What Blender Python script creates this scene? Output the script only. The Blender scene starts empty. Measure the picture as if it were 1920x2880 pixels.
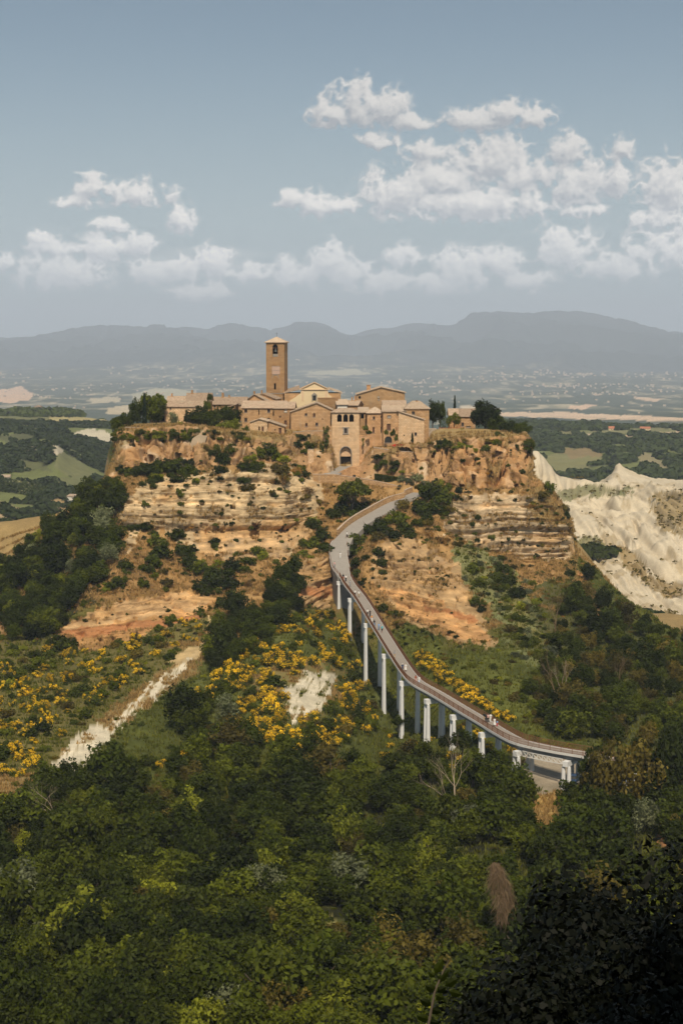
import bpy, math, random
import numpy as np
from mathutils import Vector, Matrix
R = math.radians
SC = bpy.context.scene
COL = SC.collection
random.seed(7)
# ------------------------------------------------------------------ camera
F = 4350.0                      # focal length in photo pixels (photo 1920 x 2880)
TH = math.atan(460.0 / F)       # downward pitch
ct, st = math.cos(TH), math.sin(TH)
cam = bpy.data.cameras.new("camera")
cam.sensor_fit = 'HORIZONTAL'; cam.sensor_width = 24.0; cam.lens = 24.0 * F / 1920.0
cam.clip_start = 0.5; cam.clip_end = 80000
camo = bpy.data.objects.new("camera", cam); COL.objects.link(camo)
camo.location = (0, 0, 0); camo.rotation_euler = (R(90) - TH, 0, 0)
SC.camera = camo
# ------------------------------------------------------------------ light
SUN_EL, SUN_AZ = 51.0, 3.0     # azimuth: degrees to the right of straight behind the camera
sl = bpy.data.lights.new("sun", 'SUN'); sl.energy = 4.9; sl.angle = R(0.53); sl.color = (1.0, 0.87, 0.68)
so = bpy.data.objects.new("sun", sl); COL.objects.link(so)
sd = Vector((math.sin(R(SUN_AZ)) * math.cos(R(SUN_EL)), -math.cos(R(SUN_AZ)) * math.cos(R(SUN_EL)), math.sin(R(SUN_EL))))
so.rotation_euler = sd.to_track_quat('Z', 'Y').to_euler()
SC.view_settings.view_transform = 'Standard'; SC.view_settings.look = 'None'
SC.view_settings.exposure = -0.22; SC.view_settings.gamma = 1.0
try: SC.view_settings.use_curve_mapping = False
except Exception: pass
SC.render.engine = 'CYCLES'
SC.cycles.max_bounces = 5; SC.cycles.diffuse_bounces = 2; SC.cycles.glossy_bounces = 1
SC.cycles.transmission_bounces = 2; SC.cycles.transparent_max_bounces = 8; SC.cycles.volume_bounces = 0
SC.cycles.use_denoising = True

def tang(px, py):
    a = (px - 960) / F; b = -(py - 1440) / F
    d = ct + b * st
    return a / d, (b * ct - st) / d
# ------------------------------------------------------------------ world: Nishita sky and cumulus clouds
W = bpy.data.worlds.new("World"); SC.world = W; W.use_nodes = True
nt = W.node_tree; nt.nodes.clear()
class NB:
    """little node builder"""
    def __init__(s, tree): s.t = tree
    def n(s, typ, **kw):
        x = s.t.nodes.new(typ)
        for k, v in kw.items(): setattr(x, k, v)
        return x
    def put(s, sock, v):
        if isinstance(v, bpy.types.NodeSocket): s.t.links.new(v, sock)
        elif v is not None: sock.default_value = v
    def m(s, op, a, b=None, c=None, clamp=False):
        x = s.n('ShaderNodeMath', operation=op); x.use_clamp = clamp
        for i, v in enumerate((a, b, c)):
            if v is not None: s.put(x.inputs[i], v)
        return x.outputs[0]
    def vm(s, op, a, b=None):
        x = s.n('ShaderNodeVectorMath', operation=op)
        s.put(x.inputs[0], a)
        if b is not None: s.put(x.inputs[1], b)
        return x.outputs['Value'] if op in ('LENGTH', 'DOT_PRODUCT') else x.outputs[0]
    def comb(s, x, y, z=0.0):
        k = s.n('ShaderNodeCombineXYZ')
        for i, v in enumerate((x, y, z)): s.put(k.inputs[i], v)
        return k.outputs[0]
    def sep(s, v):
        k = s.n('ShaderNodeSeparateXYZ'); s.put(k.inputs[0], v); return k.outputs
    def noise(s, vec, scale, detail=4, rough=0.55, dist=0.0, col=False):
        k = s.n('ShaderNodeTexNoise'); s.put(k.inputs['Vector'], vec)
        k.inputs['Scale'].default_value = scale; k.inputs['Detail'].default_value = detail
        k.inputs['Roughness'].default_value = rough; k.inputs['Distortion'].default_value = dist
        return k.outputs['Color' if col else 'Fac']
    def mix(s, f, a, b, mode='MIX'):
        k = s.n('ShaderNodeMix', data_type='RGBA', blend_type=mode)
        s.put(k.inputs[0], f)
        for i, v in ((6, a), (7, b)):
            if isinstance(v, tuple) and len(v) == 3: v = v + (1,)
            s.put(k.inputs[i], v)
        return k.outputs[2]
    def rng(s, v, a, b, c=0.0, d=1.0, smooth=False):
        k = s.n('ShaderNodeMapRange'); k.clamp = True
        if smooth: k.interpolation_type = 'SMOOTHSTEP'
        s.put(k.inputs[0], v)
        for i, q in enumerate((a, b, c, d)): k.inputs[i + 1].default_value = q
        return k.outputs[0]
# clouds as (px, py, half width, half height) in the photo's own pixels, turned into directions
CL = [(940,322,70,45),(1010,296,78,58),(1085,312,62,45),(1165,345,60,22),(1330,336,72,32),(1422,312,52,38),(1505,326,55,30),
 (1080,398,62,20),(1190,428,62,26),(1380,455,110,62),(1472,500,85,60),(1250,515,120,62),(1135,545,105,62),(1340,578,260,42),
 (1598,425,52,42),(1622,520,82,66),(1748,420,40,32),(1722,500,42,56),(1640,592,70,18),(830,562,45,22),(892,578,52,34),(965,580,50,24),
 (1885,530,85,70),(1850,625,80,38),(1920,715,150,66),(1590,706,92,56),(1685,752,60,38),(1300,762,84,50),(1395,745,72,34),
 (930,738,52,46),(835,768,72,40),(990,770,60,34),(1135,730,46,30),(1225,800,54,26),(596,745,52,42),(512,766,72,34),(425,770,56,30),
 (258,526,44,40),(385,552,98,34),(205,566,52,20),(505,620,36,38),(300,700,92,36),(392,682,46,36),(150,700,72,30),(115,668,36,20),
 (180,768,130,44),(20,742,36,22),(310,632,44,20),(560,820,80,26),(1060,800,80,30),(700,772,60,24),(1480,790,80,30),(1760,760,70,30)]
b = NB(nt)
tc = b.n('ShaderNodeTexCoord').outputs['Generated']
sx = b.sep(tc)
alt = b.m('DIVIDE', sx[2], b.m('MAXIMUM', b.vm('LENGTH', b.comb(sx[0], sx[1], 0.0)), 0.03))
sky = b.n('ShaderNodeTexSky', sky_type='NISHITA'); sky.sun_disc = False
sky.sun_elevation = R(SUN_EL)
sky.sun_rotation = math.pi - R(SUN_AZ)
sky.air_density = 1.0; sky.dust_density = 2.0; sky.ozone_density = 1.5
SKYS = 0.085
skc = b.vm('MULTIPLY', sky.outputs[0], (SKYS * 1.06, SKYS * 1.10, SKYS * 1.10))
murk = b.rng(alt, 0.005, 0.22, 0.95, 0.30, True)
skc = b.mix(murk, skc, (0.635, 0.655, 0.665))
high = b.rng(alt, 0.08, 0.26, 1.0, 0.74)
skc2 = b.vm('MULTIPLY', skc, b.comb(b.m('MULTIPLY', high, 0.86), b.m('MULTIPLY', high, 0.97), high))
out = skc2
bg = b.n('ShaderNodeBackground'); b.put(bg.inputs[0], out); bg.inputs[1].default_value = 1.0
wo = b.n('ShaderNodeOutputWorld'); nt.links.new(bg.outputs[0], wo.inputs[0])
# ------------------------------------------------------------------ numpy noise
def _h(ix, iy, iz, s):
    n = (ix * 374761393 + iy * 668265263 + iz * 1442695041 + s * 974711) & 0xffffffff
    n = ((n ^ (n >> 13)) * 1274126177) & 0xffffffff
    n = ((n ^ (n >> 16)) * 2246822519) & 0xffffffff
    return ((n ^ (n >> 15)) & 0xffffff) / float(0xffffff)
def vn(x, y=0.0, z=0.0, s=0):
    x, y, z = np.broadcast_arrays(np.asarray(x, float), np.asarray(y, float), np.asarray(z, float))
    ix = np.floor(x).astype(np.int64); iy = np.floor(y).astype(np.int64); iz = np.floor(z).astype(np.int64)
    fx = x - ix; fy = y - iy; fz = z - iz
    fx = fx * fx * (3 - 2 * fx); fy = fy * fy * (3 - 2 * fy); fz = fz * fz * (3 - 2 * fz)
    r = 0
    for a in (0, 1):
        for b_ in (0, 1):
            for c in (0, 1):
                r = r + _h(ix + a, iy + b_, iz + c, s) * (fx if a else 1 - fx) * (fy if b_ else 1 - fy) * (fz if c else 1 - fz)
    return r
def fbm(x, y=0.0, z=0.0, s=0, o=4, g=0.5):
    r = 0; a = 1.0; t = 0
    for i in range(o):
        r = r + a * (vn(x, y, z, s + i * 17) - 0.5); t += a; a *= g
        x = np.asarray(x) * 2.03; y = np.asarray(y) * 2.03; z = np.asarray(z) * 2.03
    return r / t * 2
def sst(x, a, b_):
    t = np.clip((x - a) / (b_ - a), 0, 1); return t * t * (3 - 2 * t)
def inpoly(px, py, poly):
    r = np.zeros(np.shape(px), bool); n = len(poly)
    for i in range(n):
        x1, y1 = poly[i]; x2, y2 = poly[(i + 1) % n]
        if y1 == y2: continue
        c = ((y1 > py) != (y2 > py)) & (px < (x2 - x1) * (py - y1) / (y2 - y1) + x1)
        r ^= c
    return r
# ------------------------------------------------------------------ pixel <-> world
def PD(px, py, D):
    tx, tz = tang(px, py); return Vector((tx * D, D, tz * D))
def PZ(px, py, z):
    tx, tz = tang(px, py); D = z / tz; return Vector((tx * D, D, z))
def proj(X, Y, Z):
    d = Y * ct - Z * st; v = Y * st + Z * ct
    return 960 + F * X / d, 1440 - F * v / d
# ------------------------------------------------------------------ objects
def tag(o, label=None, cat=None, group=None, kind=None):
    if label: o['label'] = label
    if cat: o['category'] = cat
    if group: o['group'] = group
    if kind: o['kind'] = kind
    return o
def empty(name, loc=(0, 0, 0), rz=0.0, label=None, cat=None, group=None):
    o = bpy.data.objects.new(name, None); COL.objects.link(o)
    o.location = loc; o.rotation_euler = (0, 0, rz); o.empty_display_size = 0.5
    return tag(o, label, cat, group)
def link(name, me, parent=None, mat=None):
    if mat is not None and len(me.materials) == 0: me.materials.append(mat)
    o = bpy.data.objects.new(name, me); COL.objects.link(o)
    if parent is not None: o.parent = parent
    return o
def npmesh(name, V, Fc, mat=None, col=None, smooth=False, tone=None):
    """V (n,3), Fc (m,k) index array, col (n,3) vertex colour"""
    me = bpy.data.meshes.new(name)
    V = np.asarray(V, np.float32); Fc = np.asarray(Fc, np.int32); m, k = Fc.shape
    me.vertices.add(len(V)); me.vertices.foreach_set('co', V.ravel())
    me.loops.add(m * k); me.loops.foreach_set('vertex_index', Fc.ravel())
    me.polygons.add(m); me.polygons.foreach_set('loop_start', np.arange(0, m * k, k, dtype=np.int32))
    me.update(calc_edges=True)
    if smooth: me.polygons.foreach_set('use_smooth', np.ones(m, bool))
    if col is not None:
        a = me.color_attributes.new('Col', 'FLOAT_COLOR', 'POINT')
        c = np.ones((len(V), 4), np.float32); c[:, :3] = col; a.data.foreach_set('color', c.ravel())
    if tone is not None:
        a = me.attributes.new('tone', 'FLOAT', 'POINT'); a.data.foreach_set('value', np.asarray(tone, np.float32))
    if mat is not None: me.materials.append(mat)
    me.validate()
    return me
class MB:
    """collects simple shapes into one mesh"""
    def __init__(s): s.v = []; s.f = []
    def add(s, vs, fs):
        n = len(s.v); s.v += [tuple(q) for q in vs]; s.f += [tuple(n + i for i in f) for f in fs]; return s
    def box(s, x0, x1, y0, y1, z0, z1):
        return s.add([(x0,y0,z0),(x1,y0,z0),(x1,y1,z0),(x0,y1,z0),(x0,y0,z1),(x1,y0,z1),(x1,y1,z1),(x0,y1,z1)],
                     [(0,3,2,1),(4,5,6,7),(0,1,5,4),(1,2,6,5),(2,3,7,6),(3,0,4,7)])
    def quad(s, a, b_, c, d): return s.add([a, b_, c, d], [(0, 1, 2, 3)])
    def bar(s, a, b_, w, h, up=(0, 0, 1)):
        a = Vector(a); b_ = Vector(b_); d = (b_ - a)
        if d.length < 1e-6: return s
        d.normalize(); sx_ = d.cross(Vector(up))
        if sx_.length < 1e-3: sx_ = Vector((1, 0, 0))
        sx_.normalize(); u = sx_.cross(d).normalized()
        vs = [p + sx_ * i * w / 2 + u * j * h / 2 for p in (a, b_) for (i, j) in ((-1,-1),(1,-1),(1,1),(-1,1))]
        return s.add(vs, [(0,3,2,1),(4,5,6,7),(0,1,5,4),(1,2,6,5),(2,3,7,6),(3,0,4,7)])
    def tube(s, pts, rad, n=8, cap=True):
        pts = [Vector(p) for p in pts]; rings = []
        for i, p in enumerate(pts):
            d = (pts[min(i + 1, len(pts) - 1)] - pts[max(i - 1, 0)]).normalized()
            a = d.cross(Vector((0.13, 0.97, 0.2)));
            if a.length < 0.1: a = d.cross(Vector((1, 0, 0)))
            a.normalize(); c = d.cross(a); r = rad[i] if hasattr(rad, '__len__') else rad
            rings.append([p + (a * math.cos(6.2832 * k / n) + c * math.sin(6.2832 * k / n)) * r for k in range(n)])
        vs = [q for r_ in rings for q in r_]; fs = []
        for i in range(len(pts) - 1):
            for k in range(n):
                fs.append((i*n+k, i*n+(k+1)%n, (i+1)*n+(k+1)%n, (i+1)*n+k))
        if cap: fs += [tuple(range(n))[::-1], tuple((len(pts)-1)*n + k for k in range(n))]
        return s.add(vs, fs)
    def prism(s, poly, y0, y1):
        """poly of (x,z) counter-clockwise seen from -y, extruded y0..y1"""
        n = len(poly); vs = [(x, y0, z) for x, z in poly] + [(x, y1, z) for x, z in poly]
        fs = [tuple(range(n)), tuple(range(2*n-1, n-1, -1))] + [(i, i + n, (i+1)%n + n, (i+1)%n) for i in range(n)]
        return s.add(vs, fs)
    def mesh(s, name, mat=None):
        me = bpy.data.meshes.new(name); me.from_pydata(s.v, [], s.f); me.update()
        if mat is not None: me.materials.append(mat)
        return me
    def build(s, name, mat, parent=None, label=None, cat=None):
        o = link(name, s.mesh(name, mat), parent)
        return tag(o, label, cat)
# ------------------------------------------------------------------ materials
def mat_new(name):
    m = bpy.data.materials.new(name); m.use_nodes = True; m.node_tree.nodes.clear()
    k = NB(m.node_tree); return m, k
def finish(m, k, col, rough=0.9, bump=None, bstr=0.5, bdist=0.3, spec=0.2, trans=None):
    p = k.n('ShaderNodeBsdfPrincipled')
    k.put(p.inputs['Base Color'], col if not (isinstance(col, tuple) and len(col) == 3) else col + (1,))
    k.put(p.inputs['Roughness'], rough)
    p.inputs['Specular IOR Level'].default_value = spec
    if bump is not None:
        bn = k.n('ShaderNodeBump'); bn.inputs['Strength'].default_value = bstr; bn.inputs['Distance'].default_value = bdist
        k.put(bn.inputs['Height'], bump); k.t.links.new(bn.outputs[0], p.inputs['Normal'])
    o = k.n('ShaderNodeOutputMaterial')
    if trans is not None:
        t = k.n('ShaderNodeBsdfTranslucent'); k.put(t.inputs[0], trans)
        mx = k.n('ShaderNodeMixShader'); mx.inputs[0].default_value = 0.25
        k.t.links.new(p.outputs[0], mx.inputs[1]); k.t.links.new(t.outputs[0], mx.inputs[2]); k.t.links.new(mx.outputs[0], o.inputs[0])
    else: k.t.links.new(p.outputs[0], o.inputs[0])
    return m
def m_plain(name, c, rough=0.8, var=0.25, scale=1.5, spec=0.2, metal=0.0):
    m, k = mat_new(name)
    tc = k.n('ShaderNodeTexCoord').outputs['Object']
    n = k.noise(tc, scale, 5, 0.6)
    col = k.mix(n, tuple(x * (1 - var) for x in c), tuple(min(1, x * (1 + var)) for x in c))
    return finish(m, k, col, rough, n, 0.2, 0.05, spec)
def m_terrain(name, bump=0.6, dist=0.6, scale=0.35, mott=0.35):
    """colour comes from the painted attribute (kind of soil or rock), broken up by two noises"""
    m, k = mat_new(name)
    a = k.n('ShaderNodeAttribute', attribute_name='Col').outputs['Color']
    pos = k.n('ShaderNodeNewGeometry').outputs['Position']
    n1 = k.noise(pos, scale, 6, 0.65); n2 = k.noise(pos, scale * 7, 5, 0.6)
    f = k.m('ADD', k.m('MULTIPLY', k.m('SUBTRACT', n1, 0.5), mott * 2), k.m('ADD', k.m('MULTIPLY', k.m('SUBTRACT', n2, 0.5), mott * 1.6), 1.0))
    col = k.vm('MULTIPLY', a, k.comb(f, f, f))
    h = k.m('ADD', k.m('MULTIPLY', n1, 1.0), k.m('MULTIPLY', n2, 0.45))
    return finish(m, k, col, 0.95, h, bump, dist, 0.1)
def m_stone(name, c1, c2, mortar, bs=1.0, bump=0.5):
    """coursed tuff blocks, rows along z"""
    m, k = mat_new(name)
    pos = k.n('ShaderNodeTexCoord').outputs['Object']
    s_ = k.sep(pos)
    v = k.comb(k.m('ADD', s_[0], s_[1]), s_[2], 0.0)
    br = k.n('ShaderNodeTexBrick'); k.put(br.inputs['Vector'], v)
    br.inputs['Color1'].default_value = c1 + (1,); br.inputs['Color2'].default_value = c2 + (1,); br.inputs['Mortar'].default_value = mortar + (1,)
    br.inputs['Scale'].default_value = 1.0 / bs; br.inputs['Brick Width'].default_value = 0.85; br.inputs['Row Height'].default_value = 0.42
    br.inputs['Mortar Size'].default_value = 0.045; br.inputs['Bias'].default_value = 0.0
    n = k.noise(pos, 0.35, 5, 0.65); n2 = k.noise(pos, 2.4, 5, 0.7)
    c = k.mix(k.rng(n, 0.35, 0.7), br.outputs['Color'], k.vm('MULTIPLY', br.outputs['Color'], (1.25, 1.2, 1.12)))
    c = k.mix(k.rng(n2, 0.52, 0.72, 0, 0.8), c, k.vm('MULTIPLY', c, (0.56, 0.50, 0.45)))
    n3 = k.noise(k.vm('MULTIPLY', pos, (1, 1, 0.4)), 0.8, 4, 0.6)
    c = k.mix(k.rng(n3, 0.56, 0.70, 0, 0.5), c, (0.42, 0.34, 0.24))
    ob = k.rng(k.n('ShaderNodeObjectInfo').outputs['Random'], 0, 1, 0.80, 1.16); ob2 = k.rng(k.n('ShaderNodeObjectInfo').outputs['Random'], 0, 1, 1.0, 0.92)
    c = k.vm('MULTIPLY', c, k.comb(ob, k.m('MULTIPLY', ob, ob2), k.m('MULTIPLY', ob, ob2)))
    return finish(m, k, c, 0.92, k.m('ADD', k.m('MULTIPLY', br.outputs['Fac'], -0.6), n2), bump, 0.12, 0.1)
def m_roof(name, c1, c2, c3):
    m, k = mat_new(name)
    pos = k.n('ShaderNodeTexCoord').outputs['Object']
    s_ = k.sep(pos)
    wv = k.m('SINE', k.m('MULTIPLY', s_[0], 20.0))
    n = k.noise(k.vm('MULTIPLY', pos, (3.0, 1.2, 1.2)), 1.0, 5, 0.75); n2 = k.noise(pos, 0.5, 4, 0.6)
    c = k.mix(k.rng(n, 0.33, 0.66), c1, c2)
    c = k.mix(k.rng(n2, 0.5, 0.68, 0, 0.7), c, c3)
    c = k.mix(k.rng(wv, -1, -0.2, 0.4, 0), c, k.vm('MULTIPLY', c, (0.5, 0.48, 0.45)))
    ob = k.rng(k.n('ShaderNodeObjectInfo').outputs['Random'], 0, 1, 0.78, 1.12); c = k.vm('MULTIPLY', c, k.comb(ob, ob, ob))
    return finish(m, k, c, 0.9, k.m('ADD', wv, n), 0.6, 0.08, 0.1)
def m_leaf(name, base, vary=0.5, hue=0.35, trans=True):
    """leaf colour differs per leaf ('tone' attribute) and per plant (object random)"""
    m, k = mat_new(name)
    t = k.n('ShaderNodeAttribute', attribute_name='tone').outputs['Fac']
    oi = k.n('ShaderNodeObjectInfo').outputs['Random']
    pos = k.n('ShaderNodeNewGeometry').outputs['Position']
    n = k.noise(pos, 0.13, 2, 0.5)
    f = k.m('ADD', k.m('MULTIPLY', t, vary * 2), 1 - vary)
    f = k.m('MULTIPLY', f, k.rng(oi, 0, 1, 0.62, 1.5))
    c = k.mix(k.rng(k.m('ADD', k.m('MULTIPLY', oi, 0.5), k.m('MULTIPLY', n, 0.8)), 0.35, 0.95, 0, 1), base,
              (base[0] * (1 + hue * 1.25), base[1] * (1 + hue * 0.7), base[2] * (1 - hue * 0.2)))
    c = k.vm('MULTIPLY', c, k.comb(f, f, f))
    tr = k.vm('MULTIPLY', c, (1.5, 1.6, 0.8)) if trans else None
    return finish(m, k, c, 0.62, None, spec=0.12, trans=tr)
M = {}
M['terrain'] = m_terrain('hill_ground', 0.75, 0.5, 0.45, 0.42)
M['badland'] = m_terrain('pale_clay', 0.5, 1.2, 0.12, 0.16)
M['valley'] = m_terrain('valley_ground', 0.4, 3.0, 0.04, 0.30)
M['stone'] = m_stone('tuff_blocks', (0.44, 0.275, 0.135), (0.60, 0.40, 0.22), (0.24, 0.145, 0.07))
M['stone_pale'] = m_stone('pale_tuff_blocks', (0.56, 0.40, 0.235), (0.70, 0.54, 0.34), (0.32, 0.21, 0.12))
M['stone_brown'] = m_stone('brown_tuff_blocks', (0.38, 0.225, 0.105), (0.50, 0.315, 0.16), (0.20, 0.12, 0.06))
M['stone_grey'] = m_stone('grey_stone', (0.42, 0.35, 0.27), (0.50, 0.43, 0.34), (0.28, 0.22, 0.16), 0.6)
M['roof'] = m_roof('clay_tiles', (0.28, 0.19, 0.125), (0.62, 0.46, 0.33), (0.46, 0.37, 0.26))
M['roof_light'] = m_roof('pale_clay_tiles', (0.40, 0.285, 0.19), (0.72, 0.56, 0.41), (0.58, 0.44, 0.30))
M['cream'] = m_plain('cream_plaster', (0.70, 0.55, 0.34), 0.85, 0.10, 0.6)
M['cream_trim'] = m_plain('trim_plaster', (0.66, 0.47, 0.30), 0.85, 0.12, 1.0)
M['white'] = m_plain('white_plaster', (0.72, 0.66, 0.56), 0.8, 0.1, 0.8)
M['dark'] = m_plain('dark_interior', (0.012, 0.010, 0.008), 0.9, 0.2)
M['glass'] = m_plain('window_glass', (0.03, 0.032, 0.03), 0.25, 0.2, spec=0.5)
M['wood'] = m_plain('old_wood', (0.12, 0.06, 0.035), 0.8, 0.3)
M['wood_pale'] = m_plain('grey_wood', (0.32, 0.29, 0.24), 0.8, 0.3)
M['frame'] = m_plain('peperino', (0.27, 0.24, 0.20), 0.85, 0.2)
M['bronze'] = m_plain('bronze', (0.06, 0.06, 0.05), 0.5, 0.2, spec=0.4)
M['iron'] = m_plain('iron', (0.05, 0.045, 0.04), 0.6, 0.2)
M['rust'] = m_plain('rusty_steel', (0.20, 0.095, 0.05), 0.8, 0.3, 3)
M['deck'] = m_plain('footbridge_paving', (0.285, 0.25, 0.215), 0.9, 0.12, 0.7)
M['asphalt'] = m_plain('pale_asphalt', (0.30, 0.27, 0.235), 0.9, 0.18, 0.5)
M['concrete'] = m_plain('painted_concrete', (0.68, 0.68, 0.67), 0.8, 0.08, 0.8)
M['kerb'] = m_plain('pale_kerb', (0.62, 0.60, 0.56), 0.8, 0.1, 1.2)
M['girder'] = m_plain('grey_girder', (0.17, 0.19, 0.205), 0.7, 0.12, 1)
M['abut'] = m_plain('stained_concrete', (0.22, 0.215, 0.20), 0.9, 0.45, 0.35)
M['bark'] = m_plain('bark', (0.11, 0.085, 0.06), 0.9, 0.3, 2)
M['deadwood'] = m_plain('bleached_wood', (0.33, 0.26, 0.18), 0.9, 0.2, 2)
M['drytwig'] = m_plain('dry_twigs', (0.17, 0.115, 0.065), 0.9, 0.3, 2)
M['leaf'] = m_leaf('leaf_dark', (0.026, 0.038, 0.0030))
M['leaf_mid'] = m_leaf('leaf_mid', (0.051, 0.067, 0.0050))
M['leaf_light'] = m_leaf('leaf_light', (0.115, 0.135, 0.012))
M['leaf_pale'] = m_leaf('leaf_silver', (0.13, 0.145, 0.075), hue=0.1)
M['leaf_olive'] = m_leaf('leaf_olive', (0.075, 0.064, 0.013))
M['leaf_dry'] = m_leaf('leaf_dry', (0.20, 0.12, 0.04))
M['leaf_cypress'] = m_leaf('leaf_cypress', (0.020, 0.038, 0.013))
M['leaf_black'] = m_leaf('leaf_baked_shade', (0.0045, 0.0062, 0.0025), trans=False)  # near-black: deep shade of the near bank put into the leaf colour
M['leaf_far'] = m_leaf('leaf_far', (0.040, 0.058, 0.018), vary=0.35)
M['broom'] = m_leaf('broom_blossom', (0.78, 0.48, 0.022), vary=0.4, hue=-0.12)
M['broom_green'] = m_leaf('broom_stem', (0.042, 0.060, 0.012))
M['grass_green'] = m_leaf('grass_green', (0.110, 0.120, 0.020), hue=0.3)
M['grass_dry'] = m_leaf('grass_dry', (0.36, 0.235, 0.095), hue=0.12)
M['flower_red'] = m_leaf('red_flowers', (0.50, 0.03, 0.02))
M['terracotta'] = m_plain('terracotta', (0.42, 0.17, 0.09), 0.85, 0.2)
# ------------------------------------------------------------------ lofted terrain
class Sheet: pass
def loft(name, us, lines, subs, colfn, dispfn, mat, smooth_rows=0):
    """lines: near to far; each ('p', [(px, py, D)...]) or ('z', [(px, z, D)...])."""
    us = np.asarray(us, float); Ds = []; Zs = []
    for typ, pts in lines:
        a = np.array(pts, float)
        D = np.interp(us, a[:, 0], a[:, 2]); q = np.interp(us, a[:, 0], a[:, 1])
        if typ == 'p':
            b_ = -(q - 1440) / F; z = D * (b_ * ct - st) / (ct + b_ * st)
        else: z = q
        Ds.append(D); Zs.append(z)
    rowsD = []; rowsZ = []; T = []
    for i in range(len(lines) - 1):
        n = subs[i]
        for j in range(n):
            t = j / n; rowsD.append(Ds[i] * (1 - t) + Ds[i+1] * t); rowsZ.append(Zs[i] * (1 - t) + Zs[i+1] * t); T.append(i + t)
    rowsD.append(Ds[-1]); rowsZ.append(Zs[-1]); T.append(len(lines) - 1.0)
    D = np.array(rowsD); Z = np.array(rowsZ); T = np.array(T)
    # light smoothing of creases
    for _ in range(smooth_rows):
        D[1:-1] = (D[:-2] + 2 * D[1:-1] + D[2:]) / 4; Z[1:-1] = (Z[:-2] + 2 * Z[1:-1] + Z[2:]) / 4
    for _ in range(3):
        D[:, 1:-1] = (D[:, :-2] + 2 * D[:, 1:-1] + D[:, 2:]) / 4; Z[:, 1:-1] = (Z[:, :-2] + 2 * Z[:, 1:-1] + Z[:, 2:]) / 4
    t = Z / D; b_ = (st + t * ct) / (ct - t * st)
    X = D * ((us[None, :] - 960) / F) / (ct + b_ * st)
    Pn = np.stack([X, D, Z], -1)
    gu = np.gradient(Pn, axis=1); gr = np.gradient(Pn, axis=0)
    N = np.cross(gu, gr); N /= np.linalg.norm(N, axis=-1, keepdims=True) + 1e-9
    s = Sheet(); s.us = us; s.T = T
    px0, py0 = proj(X, D, Z)
    TT = np.repeat(T[:, None], len(us), 1)
    off, along = dispfn(Pn, N, TT, px0, py0)
    if along is not None: Pn = Pn + along
    Pn = Pn + N * off[..., None]
    s.P = Pn; s.off = off
    if hasattr(s, 'carve'): pass
    s.px, s.py = proj(Pn[..., 0], Pn[..., 1], Pn[..., 2])
    s.col = colfn(Pn, N, TT, s.px, s.py, off)
    return s
def sheet_obj(name, s, mat, kind='structure', label=None, cat=None):
    nr, nc = s.P.shape[:2]
    idx = np.arange(nr * nc).reshape(nr, nc)
    Fc = np.stack([idx[:-1, :-1], idx[:-1, 1:], idx[1:, 1:], idx[1:, :-1]], -1).reshape(-1, 4)
    me = npmesh(name, s.P.reshape(-1, 3), Fc, mat, s.col.reshape(-1, 3), smooth=True)
    o = link(name, me); o['kind'] = kind
    return tag(o, label, cat)
def hit(s, px, py, tmin=0):
    """first visible terrain point at a photo pixel"""
    c = int(np.clip(np.searchsorted(s.us, px), 1, len(s.us) - 2))
    if abs(s.us[c - 1] - px) < abs(s.us[c] - px): c -= 1
    r = s.py[:, c]
    k = np.nonzero((r[:-1] >= py) & (r[1:] < py) & (s.T[:-1] >= tmin))[0]
    if len(k) == 0: return None
    k = k[0]; t = (r[k] - py) / max(r[k] - r[k+1], 1e-6)
    p = s.P[k, c] * (1 - t) + s.P[k+1, c] * t
    return Vector(p)
def lerp3(a, b_, t): return a * (1 - t[..., None]) + np.asarray(b_) * t[..., None]
# ---- the town hill
LA = [(-600,3000,158),(2600,3000,158)]
LB = [(-600,2880,172),(2600,2880,172)]
LC = [(-600,2500,216),(2600,2500,216)]
LD = [(-600,2250,262),(0,2250,262),(600,2250,256),(900,2250,258),(1100,2250,262),(1400,2260,262),(2600,2250,262)]
LE = [(-600,2060,308),(0,2000,315),(290,2000,312),(500,2050,298),(700,2080,288),(900,2100,285),(1000,2090,302),(1100,2070,330),(1180,2060,322),(1300,2085,300),(1480,2165,277),(1600,2190,274),(1750,2180,279),(1920,2170,282),(2600,2150,285)]
LF = [(-600,1860,352),(0,1830,362),(200,1850,357),(330,1850,357),(500,1880,345),(700,1920,330),(850,1940,327),(920,1930,340),(1000,1925,372),(1100,1930,372),(1200,1930,345),(1300,1950,326),(1480,2000,318),(1600,2000,318),(1750,1990,320),(1920,1980,322),(2600,1950,328)]
LG = [(-600,1760,390),(0,1745,392),(130,1830,364),(200,1815,368),(330,1795,372),(500,1765,379),(700,1760,374),(850,1765,376),(920,1760,396),(1000,1785,398),(1100,1800,388),(1300,1805,370),(1480,1800,373),(1600,1800,378),(1750,1830,366),(1920,1860,360),(2600,1870,360)]
LH = [(-600,1640,402),(0,1640,402),(60,1640,404),(130,1790,374),(200,1722,377),(330,1682,383),(500,1675,397),(700,1660,396),(820,1620,406),(860,1575,414),(915,1570,418),(935,1600,424),(985,1605,424),(1020,1590,416),(1100,1515,420),(1200,1570,408),(1300,1690,391),(1400,1720,392),(1480,1680,400),(1600,1680,406),(1750,1740,392),(1920,1810,378),(2600,1820,378)]
LI = [(-600,1620,426),(0,1620,424),(120,1620,410),(200,1570,408),(290,1600,404),(330,1560,406),(500,1560,414),(700,1545,419),(820,1560,420),(880,1530,430),(1000,1505,437),(1100,1460,443),(1200,1500,432),(1300,1580,418),(1480,1600,430),(1600,1590,440),(1700,1690,410),(1750,1710,402),(1920,1795,384),(2600,1805,384)]
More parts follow.
